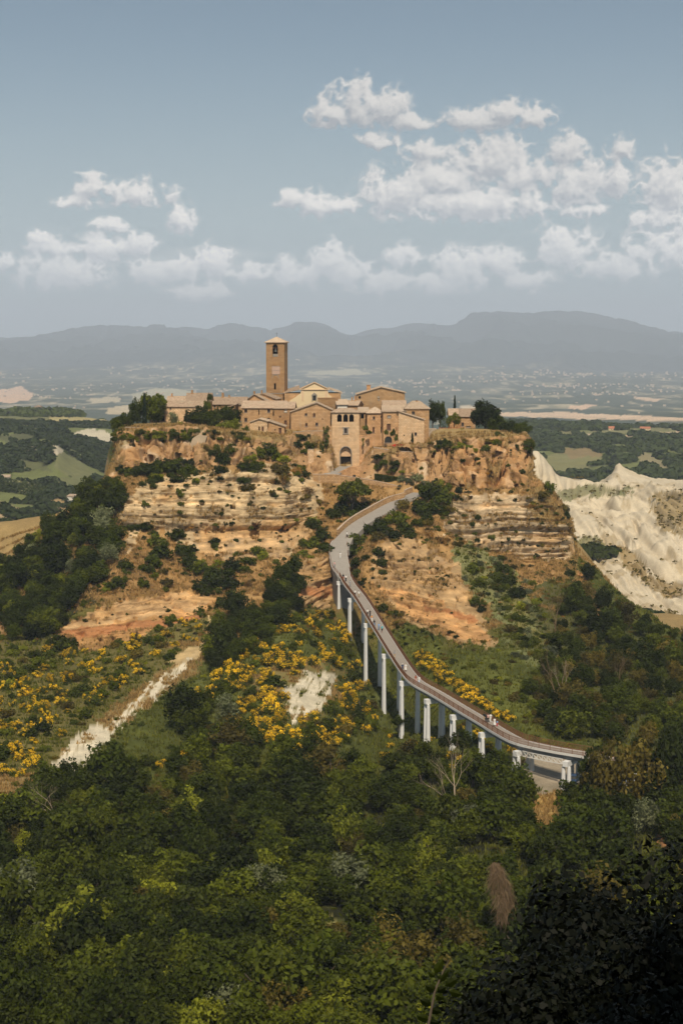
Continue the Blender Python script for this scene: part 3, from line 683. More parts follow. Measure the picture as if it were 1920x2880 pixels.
VPR = [([(1500,1300),(1560,1275),(1640,1270),(1700,1285),(1720,1300),(1600,1330),(1520,1330)], (0.20,0.19,0.085), 8),
 ([(1560,1262),(1680,1262),(1700,1282),(1600,1290)], (0.24,0.18,0.09), 8),
 ([(1630,1218),(1660,1220),(1664,1236),(1640,1232)], (0.50,0.40,0.27), 4), ([(1745,1224),(1780,1222),(1800,1246),(1765,1246)], (0.45,0.33,0.21), 5),
 ([(1810,1218),(1920,1212),(1920,1236),(1860,1226)], (0.50,0.38,0.25), 5),
 ([(1540,1212),(1900,1205),(1900,1216),(1560,1222)], (0.20,0.19,0.09), 5),
 ([(1790,1270),(1850,1290),(1920,1330),(1880,1335),(1800,1310)], (0.26,0.22,0.12), 8),
 ([(1500,1188),(1920,1200),(1920,1204),(1500,1192)], (0.24,0.24,0.11), 2)]
def val_disp(P, N, T, px, py):
    X, Y = P[..., 0], P[..., 1]
    return 5 * fbm(X / 60, Y / 60, 0, 91, 4) * (T > 0.5), None
def val_col(patches):
    def f(P, N, T, px, py, off):
        X, Y = P[..., 0], P[..., 1]
        n = fbm(X / 30, Y / 30, 0, 95, 4)
        c = lerp3(np.broadcast_to(np.array(WOODF), P.shape), MEAD, sst(n, 0.05, 0.25) * 0.9)
        for i, (poly, cc, w_) in enumerate(patches):
            qx, qy = soft_edges(px, py, w_ * 0.7, 800 + i * 7)
            c = lerp3(c, cc, inpoly(qx, qy, poly) * 0.95)
        return c
    return f
vall = loft('valley_left', np.arange(-500, 480, 2.5), VLL, [4, 20, 20, 20, 20, 26, 34, 14, 6, 6, 4], val_col(VPATCH), val_disp, None, 1)
sheet_obj('valley_side', vall, M['valley'])
valr = loft('valley_right', np.arange(1250, 2550, 4.0), VLR, [4, 18, 30, 20, 8, 6, 4], val_col(VPR), val_disp, None, 1)
sheet_obj('wooded_ridge', valr, M['valley'])
# ------------------------------------------------------------------ far plain and mountains
RIDGE = [(-900,1000),(-500,985),(-200,962),(0,953),(60,952),(130,951),(180,938),(240,922),(330,919),(400,924),(450,917),(520,923),(585,928),(640,914),(680,918),(740,932),(770,933),(800,922),(850,908),(880,905),(910,912),(960,936),(990,943),(1030,932),(1060,925),(1100,923),(1150,908),(1220,899),(1260,900),(1300,888),(1350,878),(1390,874),(1430,880),(1500,880),(1560,875),(1610,874),(1660,882),(1720,895),(1800,915),(1870,928),(1920,934),(2100,950),(2400,985),(2900,1000)]
FL = [('z', [(-900,-230,2000),(2900,-230,2000)]), ('p', [(-900,1215,3300),(2900,1215,3300)]), ('p', [(-900,1150,6000),(2900,1150,6000)]), ('p', [(-900,1100,9500),(2900,1100,9500)]),
      ('p', [(-900,1062,13000),(0,1062,13000),(600,1050,13500),(1300,1050,13500),(2900,1070,13000)]),
      ('p', [(-900,1035,15500),(0,1030,15500),(700,1010,16000),(1300,1010,16000),(1600,1045,15500),(2900,1050,15500)]),
      ('p', [(x, 0.5 * y + 0.5 * 1020, 18500) for x, y in RIDGE]), ('p', [(x, y, 22000) for x, y in RIDGE]), ('z', [(-900,0,26000),(2900,0,26000)])]
FPATCH = [([(-50,1105),(60,1085),(100,1105),(85,1125),(40,1135),(-50,1125)], (0.62,0.42,0.27), 6), ([(370,1108),(440,1090),(540,1100),(600,1120),(450,1140),(380,1130)], (0.40,0.36,0.22), 5),
 ([(1580,1145),(1620,1138),(1680,1140),(1640,1152)], (0.65,0.45,0.30), 3), ([(1380,1160),(1600,1160),(1920,1175),(2100,1180),(2100,1188),(1700,1180),(1400,1170)], (0.62,0.45,0.30), 3),
 ([(1780,1115),(1870,1120),(1840,1128),(1790,1124)], (0.62,0.45,0.30), 3), ([(300,1145),(360,1140),(380,1165),(300,1165)], (0.50,0.40,0.24), 3), ([(860,1045),(1000,1038),(1050,1052),(900,1056)], (0.40,0.36,0.22), 4),
 ([(250,1120),(330,1115),(340,1130),(260,1135)], (0.45,0.38,0.24), 3), ([(1290,1143),(1330,1140),(1350,1155),(1300,1155)], (0.55,0.45,0.30), 3)]
def far_disp(P, N, T, px, py):
    X, Y = P[..., 0], P[..., 1]
    r = 1 - np.abs(fbm(X / 1500, Y / 2500, 0, 101, 5, 0.6)) * 2
    m = sst(T, 4.5, 5.8) * (1 - 0.75 * sst(T, 6.6, 7.0))
    off = 300 * (r - 0.6) * m + 14 * fbm(X / 300, Y / 300, 0, 103, 4) * (T > 0.5) * (T < 5.5)
    return off, None
def far_col(P, N, T, px, py, off):
    X, Y = P[..., 0], P[..., 1]
    n = fbm(X / 500, Y / 900, 0, 111, 5); cell = vn(X / 75 + 3 * fbm(X / 300, Y / 300, 0, 4, 2), Y / 480, 0, 112); cell2 = vn(X / 30, Y / 260, 0, 113)
    c = lerp3(np.broadcast_to(np.array((0.06,0.075,0.04)), P.shape), (0.26,0.24,0.15), sst(cell + 0.5 * n, 0.56, 0.74) * 0.8)
    c = lerp3(c, (0.50,0.42,0.28), sst(cell2 * 0.6 + cell * 0.5 + 0.2 * n, 0.68, 0.80) * 0.7)
    c = lerp3(c, (0.05,0.07,0.04), sst(n, 0.1, 0.35) * 0.8)
    c = lerp3(c, (0.035,0.048,0.03), sst(T + 0.7 * n, 4.2, 5.2))
    for i, (poly, cc, w_) in enumerate(FPATCH):
        qx, qy = soft_edges(px, py, w_ * 0.6, 900 + i * 7)
        c = lerp3(c, cc, inpoly(qx, qy, poly) * (T < 5.5))
    return c
far = loft('far', np.arange(-800, 2800, 5.0), FL, [4, 40, 40, 50, 40, 30, 30, 6], far_col, far_disp, None, 1)
k5 = int(np.searchsorted(far.T, 4.6))
A_ = Sheet(); A_.P = far.P[:k5 + 1]; A_.col = far.col[:k5 + 1]
B_ = Sheet(); B_.P = far.P[k5:]; B_.col = far.col[k5:]
M['far'] = m_terrain('far_ground', 0.15, 20, 0.004, 0.30)
sheet_obj('plain', A_, M['far']); sheet_obj('mountains', B_, M['far'])
# haze
hz = MB().box(-18000, 18000, -60, 28000, -420, 700).build('haze', None); hz['kind'] = 'stuff'
hm, k = mat_new('haze_air')
pv = k.n('ShaderNodeVolumePrincipled'); pv.inputs['Color'].default_value = (0.73, 0.83, 1.0, 1); pv.inputs['Density'].default_value = 0.72e-4; pv.inputs['Anisotropy'].default_value = -0.22
o_ = k.n('ShaderNodeOutputMaterial'); k.t.links.new(pv.outputs[0], o_.inputs['Volume'])
hz.data.materials.append(hm)

# ------------------------------------------------------------------ cumulus clouds: a distant curved sky backdrop beyond the haze
def clouds():
    gx = np.arange(-300, 2230, 3.0); gy = np.arange(900, 150, -3.0)
    X_, Y_ = np.meshgrid(gx, gy)
    def dens(X, Y):
        wx = 20 * fbm(X / 60, Y / 55, 0, 401, 3); wy = 18 * fbm(X / 60, Y / 55, 0, 402, 3)
        x = X + wx; y = Y + wy
        acc = np.full(X.shape, 9.0); low = np.zeros(X.shape)
        for (cx, cy, a, b_) in CL:
            dx = (x - cx) / (a * 1.26); dy = (y - cy) / (b_ * 1.45)
            d = np.hypot(dx, np.where(dy > 0, dy * 1.3, dy))
            h = np.clip(0.5 + 0.5 * (acc - d) / 0.22, 0, 1)
            acc = acc * (1 - h) + d * h - 0.22 * h * (1 - h)
            low = np.where(h > 0.5, dy, low)
        bil = 1 - 2 * np.abs(fbm(X / 44, Y / 42, 0, 403, 4, 0.5)) * 1.6
        bil2 = 1 - 2 * np.abs(fbm(X / 17, Y / 14, 0, 409, 4, 0.6)) * 1.6
        return 1.10 - acc + 0.36 * (bil - 0.5) + 0.08 * (bil2 - 0.5) + 0.16 * fbm(X / 110, Y / 90, 0, 404, 3), low
    D, low = dens(X_, Y_); D2, _ = dens(X_ + 5, Y_ - 9); D3, _ = dens(X_ + 14, Y_ - 26)
    wisp = 0.16 * sst(fbm(X_ / 260, Y_ / 60, 0, 405, 5), -0.1, 0.5) * sst(Y_, 560, 680) * sst(-Y_, -880, -800)
    haze_ = 1 - 0.28 * sst(Y_, 560, 860)
    edge = sst(Y_, 160, 190) * sst(-Y_, -896, -840) * sst(X_, -300, -200) * sst(-X_, -2225, -2100)
    al = np.clip(sst(D, -0.06, 0.50) * haze_ * 0.96 + wisp, 0, 0.95) * edge
    l = 0.60 + 0.45 * (D - D2) + 0.55 * (D - D3) - 0.34 * sst(low, -0.35, 0.5) + 0.05 * fbm(X_ / 30, Y_ / 30, 0, 406, 3)
    l = np.clip(l, 0, 1)[..., None]
    c = np.array((0.47,0.485,0.51)) * (1 - l) + np.array((0.92,0.88,0.83)) * l
    hz_ = sst(Y_, 520, 850)[..., None] * 0.5
    c = c * (1 - hz_) + np.array((0.66,0.665,0.67)) * hz_
    c = c * (1 + 0.50 * sst(Y_, 330, 820))[..., None]
    a = (X_ - 960) / F; b_ = -(Y_ - 1440) / F
    dr = np.stack([a, b_ * st + ct, b_ * ct - st], -1); dr /= np.linalg.norm(dr, axis=-1, keepdims=True)
    V = dr * 42000.0
    nr, nc = X_.shape; idx = np.arange(nr * nc).reshape(nr, nc)
    Fc = np.stack([idx[:-1, :-1], idx[:-1, 1:], idx[1:, 1:], idx[1:, :-1]], -1).reshape(-1, 4)
    keep = al.reshape(-1)[Fc].max(1) > 0.003
    m, k = mat_new('cloud_sky')
    ca = k.n('ShaderNodeAttribute', attribute_name='Col').outputs['Color']; ta = k.n('ShaderNodeAttribute', attribute_name='tone').outputs['Fac']
    e = k.n('ShaderNodeEmission'); k.put(e.inputs[0], ca); t_ = k.n('ShaderNodeBsdfTransparent')
    mx = k.n('ShaderNodeMixShader'); k.put(mx.inputs[0], ta); k.t.links.new(t_.outputs[0], mx.inputs[1]); k.t.links.new(e.outputs[0], mx.inputs[2])
    o2 = k.n('ShaderNodeOutputMaterial'); k.t.links.new(mx.outputs[0], o2.inputs[0])
    me = npmesh('sky', V.reshape(-1, 3), Fc[keep], m, c.reshape(-1, 3), True, al.reshape(-1))
    o = link('sky', me); o['kind'] = 'structure'
clouds()
# ------------------------------------------------------------------ footbridge
def frames(P_):
    out = []
    for i, p in enumerate(P_):
        d = P_[min(i + 1, len(P_) - 1)] - P_[max(i - 1, 0)]; d.z = 0; d.normalize()
        out.append((p, d, Vector((d.y, -d.x, 0))))      # point, along, right
    return out
def ribbon(mb, fr, prof, cap=True):
    """sweep a closed profile of (side, height) along the frames"""
    n = len(prof); vs = []
    for p, d, r in fr:
        vs += [p + r * a + Vector((0, 0, h)) for a, h in prof]
    fs = []
    for i in range(len(fr) - 1):
        for k in range(n): fs.append((i*n+k, i*n+(k+1)%n, (i+1)*n+(k+1)%n, (i+1)*n+k))
    if cap: fs += [tuple(range(n))[::-1], tuple((len(fr)-1)*n + k for k in range(n))]
    mb.add(vs, fs)
fb = frames(brc)
# direction runs uphill: right of travel = +x side; left side is the one facing us
bridge = empty('footbridge', brc[0], 0, 'long curving concrete footbridge on tall white piers climbing to the hill town', 'bridge')
inv = Matrix.Translation(-brc[0])
def bpart(name, mb, mat, parent=bridge, label=None):
    mb.v = [tuple(Vector(v) - brc[0]) for v in mb.v]
    return mb.build(name, mat, parent, label)
HW = 1.35
q = MB(); ribbon(q, fb, [(-HW, 0.0), (HW, 0.0), (HW, -0.22), (-HW, -0.22)]); bpart('deck', q, M['deck'])
for s_ in (-1, 1):
    q = MB(); ribbon(q, fb, sorted([(s_*HW, 0.16), (s_*(HW+0.22), 0.16), (s_*(HW+0.22), -0.28), (s_*HW, -0.28)], key=lambda t: 0)); bpart('edge_beam', q, M['kerb'])
q = MB(); ribbon(q, fb, [(-HW*0.86, -0.24), (HW*0.86, -0.24), (HW*0.62, -1.15), (-HW*0.62, -1.15)]); bpart('girder', q, M['girder'])
dense = frames(resample(brc, 0.22)); post = frames(resample(brc, 2.2))
for s_ in (-1, 1):
    e = s_ * (HW + 0.11)
    q = MB()
    for h, t in ((1.18, 0.07), (0.26, 0.045), (0.72, 0.03)):
        ribbon(q, fb, [(e - t/2, h - t/2), (e + t/2, h - t/2), (e + t/2, h + t/2), (e - t/2, h + t/2)])
    for p, d, r in dense:
        c = p + r * e; q.bar(c + Vector((0,0,0.16)), c + Vector((0,0,1.16)), 0.055, 0.03, d)
    rl = bpart('railing', q, M['rust'])
    for p, d, r in post:
        c = p + r * e; q = MB(); q.bar(c + Vector((0,0,0.10)), c + Vector((0,0,1.24)), 0.09, 0.09, d)
        bpart('post', q, M['rust'], rl)
# piers: (photo px of deck point, base row, single/paired look)
def near_idx(x): return min(range(len(fb)), key=lambda i: abs(proj(*fb[i][0])[0] - x))
PIERS = [(968,1773),(1003,1863),(1048,1938),(1100,2022),(1153,2042),(1222,2064),(1296,2085),(1378,2110),(1468,2168),(1603,2212)]
def column(mb, top, bot, r0, r1):
    mb.tube([bot, bot + (top - bot) * 0.25, bot + (top - bot) * 0.93, top], [r1, r1, r0, r0 * 0.8], 8)
for x, by in PIERS:
    p, d, r = fb[near_idx(x)]
    pier = empty('pier', (0, 0, 0)); pier.parent = bridge
    base = PD(x, by, p.y).z - 2.5
    capz = p.z - 1.18
    q = MB(); a = p - r * 2.25; b2 = p + r * 2.25; a.z = b2.z = capz - 0.5
    q.bar(a, b2, 1.0, 0.95); bpart('cap_beam', q, M['concrete'], pier)
    for s_ in (-1, 1):
        for e in (-1, 1):
            c = p + r * 1.75 * s_ + d * 0.55 * e; q = MB()
            column(q, Vector((c.x, c.y, capz - 0.98)), Vector((c.x, c.y, base)), 0.33, 0.45)
            bpart('column', q, M['concrete'], pier)
    if by < 1945:
        q = MB(); c0 = p - r * 1.75; 
        q.bar(Vector((p.x - r.x*2.6, p.y - r.y*2.6, base + 2.4)), Vector((p.x + r.x*2.6, p.y + r.y*2.6, base + 2.4)), 2.4, 0.5); bpart('footing', q, M['abut'], pier)
# service truss hung below the first span
i0, i1 = near_idx(1595), near_idx(1478); seg = fb[min(i0, i1):max(i0, i1) + 1]
q = MB(); e = -(HW + 0.05)
for (pa, da, ra), (pb, db, rb) in zip(seg[:-1], seg[1:]):
    A, B2 = pa + ra * e, pb + rb * e; zt, zb = Vector((0,0,-1.05)), Vector((0,0,-1.95))
    q.bar(A + zt, B2 + zt, 0.14, 0.14); q.bar(A + zb, B2 + zb, 0.14, 0.14); q.bar(A + zt, A + zb, 0.12, 0.12); q.bar(A + zb, B2 + zt, 0.10, 0.10)
bpart('truss', q, M['kerb'])
# concrete abutment where the bridge meets the rock
fa = frames([p for p in rdc if p.y < 431])
q = MB(); ribbon(q, fa, [(-2.0, -0.1), (2.2, -0.1), (2.4, -19), (-2.4, -19)]); bpart('abutment', q, M['abut'], label='stained grey concrete abutment')
# road above: asphalt strip with a rusty parapet rail low down and a stone wall higher up
q = MB(); nr_ = len(rdc); fr = frames(rdc)
vs = []; fs = []
for i, (p, d, r) in enumerate(fr):
    w = 1.45 + 0.9 * min(1, i / 8); wr = w + (0.8 if i > 18 else 0)
    vs += [p - r * w + Vector((0,0,0.02)), p + r * wr + Vector((0,0,0.02)), p + r * wr + Vector((0,0,-1.6)), p - r * w + Vector((0,0,-1.6))]
for i in range(len(fr) - 1):
    for k in range(4): fs.append((i*4+k, i*4+(k+1)%4, (i+1)*4+(k+1)%4, (i+1)*4+k))
fs.append((3,2,1,0)); q.add(vs, fs); o = q.build('road', M['asphalt']); o['kind'] = 'structure'
o = MB(); tw = frames(rdc[:30])
low = empty('road_railing', rdc[0], 0, 'rusty railing along the outer edge of the steep road above the footbridge', 'railing')
for s_ in (-1, 1):
    pts = [p + r * s_ * (1.5 + 0.9 * min(1, i / 8)) for i, (p, d, r) in enumerate(tw)][:(26 if s_ < 0 else 24)]
    q = MB()
    for h in (1.1, 0.7, 0.3):
        for a, b2 in zip(pts[:-1], pts[1:]): q.bar(a + Vector((0,0,h)), b2 + Vector((0,0,h)), 0.06, 0.06)
    for a in pts[::2]: q.bar(a, a + Vector((0,0,1.15)), 0.09, 0.09, (1,0,0))
    q.v = [tuple(Vector(v) - rdc[0]) for v in q.v]; q.build('rail', M['rust'], low)
    q = MB()
    for a, b2 in zip(pts[:-1], pts[1:]): q.bar(a + Vector((0,0,0.08)), b2 + Vector((0,0,0.08)), 0.25, 0.35)
    q.v = [tuple(Vector(v) - rdc[0]) for v in q.v]; q.build('kerb', M['kerb'], low)
def wall_run(name, pts, h, th, mat, label, cat='wall', drop=2.0, coping=None):
    """wall whose top follows pts (Vectors), h above each point, goes down drop below"""
    q = MB(); fr = frames(pts)
    ribbon(q, fr, [(-th/2, h), (th/2, h), (th/2, -drop), (-th/2, -drop)])
    root = empty(name, pts[0], 0, label, cat)
    q.v = [tuple(Vector(v) - pts[0]) for v in q.v]; q.build('masonry', mat, root)
    q = MB(); ribbon(q, fr, [(-th/2-0.06, h), (-th/2-0.06, h+0.14), (th/2+0.06, h+0.14), (th/2+0.06, h)])
    q.v = [tuple(Vector(v) - pts[0]) for v in q.v]; q.build('coping', coping or M['stone_grey'], root)
    return root
sel = [(p, d, r) for (p, d, r) in fr if proj(*p)[1] < 1508]
left = [p - r * 2.75 for p, d, r in sel]
wall_run('stone_wall', left, 1.5, 0.45, M['stone'], 'long plastered stone retaining wall along the upper side of the steep road', drop=1.5)
# ------------------------------------------------------------------ people
def human(pose, seed):
    """skin-modifier body evaluated once to a mesh; pose 0 walk, 1 stand, 2 walk towards"""
    rr = random.Random(seed); sw = [0.24, 0.03, 0.18, -0.22][pose % 4]; aw = [0.20, 0.04, 0.12, -0.16][pose % 4]
    v = [(0,0,.96,.125),(0,0,1.12,.12),(0,0,1.30,.145),(0,0,1.43,.10),(0,0,1.51,.055),(0,.005,1.60,.085),(0,.01,1.70,.075)]
    e = [(0,1),(1,2),(2,3),(3,4),(4,5),(5,6)]
    def ch(pts, root):
        prev = root
        for p in pts:
            v.append(p); e.append((prev, len(v)-1)); prev = len(v)-1
        return prev
    for s_ in (-1, 1):
        k = sw * s_
        ch([(s_*.10,0,.90,.095),(s_*.11,k*.45,.50,.062),(s_*.115,k-(0.05 if k>0 else .12),.10,.042),(s_*.12,k+.12-(0.05 if k>0 else .12),.035,.036)], 0)
        k = -aw * s_
        h = ch([(s_*.18,0,1.42,.058),(s_*.235,k*.5,1.16,.042),(s_*.25,k+.05,.93,.030),(s_*.255,k+.08,.86,.032)], 3)
        for f in range(4):
            L = [.060,.068,.062,.048][f]; yy = k + .055 + f * .018
            ch([(s_*.258, yy+.005, .825, .010),(s_*.250, yy+.012, .825-L, .008)], h)
        ch([(s_*.245, k+.115, .84, .011),(s_*.235, k+.13, .805, .009)], h)
    me = bpy.data.meshes.new('body'); me.from_pydata([q[:3] for q in v], e, [])
    o = bpy.data.objects.new('tmp', me); COL.objects.link(o)
    o.modifiers.new('s', 'SKIN'); sv = me.skin_vertices[0].data
    for i, q in enumerate(v): sv[i].radius = (q[3], q[3] * (0.72 if i in (1,2,3) else 1)); sv[i].use_root = (i == 0)
    o.modifiers.new('d', 'SUBSURF').levels = 1
    dg = bpy.context.evaluated_depsgraph_get(); dg.update()
    m2 = bpy.data.meshes.new_from_object(o.evaluated_get(dg)); bpy.data.objects.remove(o)
    return m2, [q for q in v], sw, aw
def shell(v, idxs, grow):
    """clothing: loose tubes over limb chains"""
    q = MB()
    for ch in idxs: q.tube([v[i][:3] for i in ch], [v[i][3] * grow for i in ch], 10)
    return q
POSES = [human(i, i) for i in range(4)]
SKINM = m_plain('skin', (0.45, 0.27, 0.19), 0.6, 0.08)
_cm = {}
def cloth(c):
    if c not in _cm: _cm[c] = m_plain('cloth_%d' % len(_cm), c, 0.85, 0.12, 4)
    return _cm[c]
WHT=(0.72,0.70,0.66); BLK=(0.02,0.02,0.022); GRY=(0.30,0.30,0.31); NAV=(0.04,0.06,0.12); JEAN=(0.16,0.24,0.36); TEAL=(0.10,0.42,0.48); RST=(0.33,0.10,0.05); PNK=(0.62,0.38,0.34); BLU=(0.20,0.36,0.60); TANC=(0.45,0.34,0.22); ORG=(0.65,0.30,0.10); RED_=(0.55,0.05,0.05)
# px, py (feet), pose, facing degrees, shirt, trousers, hat, dress, label
PPL = [
 (977,1514,0,170,WHT,BLK,None,0,'person in white top and dark shorts at the road bend beside the round bush'),
 (957,1571,1,175,WHT,WHT,None,0,'person all in white walking alone up the top of the ramp'),
 (940,1598,0,185,PNK,GRY,None,0,'person in pale pink top at the left rail where the road meets the bridge'),
 (963,1631,3,170,BLK,RST,None,0,'person dressed in black beside someone in white at the top of the bridge'),
 (972,1636,0,175,WHT,BLK,None,0,'person in white top and black trousers behind the one in black near the bridge top'),
 (984,1650,2,0,GRY,GRY,None,0,'person in grey walking down at the top of the bridge'),
 (996,1677,0,5,WHT,BLK,None,0,'person in white shirt and black trousers walking down beside one in white'),
 (1009,1682,1,355,WHT,TANC,None,0,'person in white shirt and pale trousers by the right rail high on the bridge'),
 (1033,1733,0,10,WHT,BLK,BLK,0,'person in white top and black shorts next to one all in black'),
 (1040,1736,2,0,BLK,BLK,None,0,'person all in black beside the right rail on the upper bridge'),
 (1045,1750,3,160,ORG,WHT,WHT,0,'person in orange top with a white cap walking up the bridge'),
 (1052,1762,0,165,BLK,JEAN,None,0,'person in black top and blue jeans just below the one in orange'),
 (1065,1774,2,0,BLU,JEAN,GRY,0,'person in blue denim clothes beside the one in the teal top'),
 (1074,1781,0,5,TEAL,BLK,WHT,0,'person in teal top and black shorts by the right rail'),
 (1109,1853,1,170,GRY,TANC,GRY,0,'person in grey top standing alone halfway down the bridge'),
 (1131,1889,0,0,NAV,NAV,WHT,0,'person in navy clothes and pale cap beside the one in a white dress'),
 (1140,1891,2,0,WHT,WHT,TANC,1,'person in a white dress walking down near the bend of the bridge'),
 (1168,1921,3,170,RST,PNK,RST,0,'person in rust coloured top and pink trousers at the bend of the bridge'),
 (1178,1924,0,5,WHT,(0.55,0.62,0.74),GRY,0,'person in white shirt and pale blue trousers at the right rail of the bend'),
 (1361,2029,0,180,BLK,TANC,None,0,'person in black top at the left end of the group on the lower bridge'),
 (1366,2033,1,180,BLK,BLK,None,0,'person all in black in the middle of the group on the lower bridge'),
 (1372,2032,2,180,PNK,BLK,None,0,'person in pink and white top in the group on the lower bridge'),
 (1381,2035,0,175,WHT,WHT,None,0,'tall person all in white at the right end of the group on the lower bridge'),
 (1391,2045,3,180,WHT,BLK,BLK,1,'person with black hair carrying a white bag just below the group'),
 (1403,2046,1,180,BLU,RED_,None,0,'child in blue and red clothes, lowest walker on the bridge'),
]
walk = brc + rdc; wproj = [proj(*p) for p in walk]; wfr = frames(walk)
for (x, y, ps, face, sh, tr, hat, dress, lab) in PPL:
    i = min(range(len(walk)), key=lambda k: abs(wproj[k][1] - y) + 0.15 * abs(wproj[k][0] - x))
    p, d, r = wfr[i]; lx = (x - wproj[i][0]) * p.y / F
    lx = max(-1.0, min(1.0, lx)) if i < len(brc) else max(-2.2, min(1.6, lx))
    loc = p + r * lx + Vector((0, 0, 0.025))
    me, v, sw, aw = POSES[ps]
    hd = math.atan2(d.y, d.x) - math.pi / 2
    root = empty('person', loc, hd + R(face - 180 if face > 90 and face < 270 else face) + (math.pi if face < 90 or face > 270 else 0), lab, 'person')
    if 'child' in lab: root.scale = (0.68,) * 3
    else: root.scale = (1.0,) * 3
    bm_ = me.copy(); bm_.materials.clear(); bm_.materials.append(SKINM); link('body', bm_, root)
    # joints: 7..10 left leg, 11..14 left arm etc follow build order
    L0 = 7; A0 = 11; step = 4 + 4 + 12 - 2
    arms = []; legs = []
    n0 = 7
    for s_ in (-1, 1):
        legs.append([n0, n0+1, n0+2]); arms.append([n0+4, n0+5]); n0 += 8 + 10
    shell(v, [[0,1,2,3]] + [[3]+a for a in arms], 1.16).build('shirt', cloth(sh), root)
    if dress:
        q = MB(); q.tube([(0,0,1.05),(0,0,.8),(0,0,.42)], [.14,.19,.27], 14); q.build('skirt', cloth(sh), root)
    else: shell(v, [[0]+l if tr is not BLK or 'shorts' not in lab else [0, l[0], l[1]] for l in legs], 1.22).build('trousers', cloth(tr), root)
    q = MB(); q.tube([(0,-.015,1.585),(0,-.02,1.66),(0,-.012,1.73),(0,0,1.765)], [.082,.098,.088,.03], 10)
    q.build('hair', cloth((0.05,0.03,0.02)), root)
    if hat: q = MB(); q.tube([(0,.01,1.70),(0,.01,1.715)], [.13,.13], 12); q.tube([(0,0,1.71),(0,0,1.79)], [.10,.07], 12); q.build('hat', cloth(hat), root)
# ------------------------------------------------------------------ buildings of the town
def slab(q, pts, th=0.2):
    """roof slab from an upper polygon"""
    n = len(pts); a = [Vector(p) for p in pts]
    nn = (a[1] - a[0]).cross(a[2] - a[0]).normalized()
    if nn.z < 0: nn = -nn
    vs = a + [p - nn * th for p in a]
    fs = [tuple(range(n)), tuple(range(2*n-1, n-1, -1))] + [(i, i + n, (i+1)%n + n, (i+1)%n) for i in range(n)]
    q.add(vs, fs)
def front_wall(q, poly_top, x0, x1, zb, ops, th=0.35):
    """front wall at y=0 from zb up to z=ht with openings [(xa, xb, za, zb, arch)] ; poly_top: extra polygon on top"""
    ht = poly_top[0]
    xs = sorted(set([x0, x1] + [o[0] for o in ops] + [o[1] for o in ops])); zs = sorted(set([zb, ht] + [o[2] for o in ops] + [o[3] for o in ops]))
    for xa, xb in zip(xs[:-1], xs[1:]):
        for za, zc in zip(zs[:-1], zs[1:]):
            mx, mz = (xa + xb) / 2, (za + zc) / 2
            if any(o[0] < mx < o[1] and o[2] < mz < o[3] for o in ops): continue
            q.quad((xa,0,za),(xb,0,za),(xb,0,zc),(xa,0,zc))
    for (xa, xb, za, zc, arch) in ops:
        q.quad((xa,0,za),(xa,0,zc),(xa,th,zc),(xa,th,za)); q.quad((xb,0,zc),(xb,0,za),(xb,th,za),(xb,th,zc))
        q.quad((xa,0,zc),(xb,0,zc),(xb,th,zc),(xa,th,zc)); q.quad((xb,0,za),(xa,0,za),(xa,th,za),(xb,th,za))
        if arch:
            w = (xb - xa) / 2; cx = (xa + xb) / 2; hh = w * (1.25 if arch == 2 else 1.0); n = 8
            for s_ in (-1, 1):
                arc = [(cx + s_ * w * math.cos(t), zc - hh + hh * (math.sin(t) if arch == 1 else math.sin(t) ** 0.85 * (1 - 0.0))) for t in [i / n * math.pi / 2 for i in range(n + 1)]]
                for (ax, az), (bx, bz) in zip(arc[:-1], arc[1:]):
                    f = [(ax,-0.0,az),(bx,-0.0,bz),(bx,-0.0,zc),(ax,-0.0,zc)]
                    f2 = [(x, th, z) for x, y, z in f]
                    q.quad(*(f if s_ < 0 else f[::-1])); q.quad((ax,0,az),(bx,0,bz),(bx,th,bz),(ax,th,az))
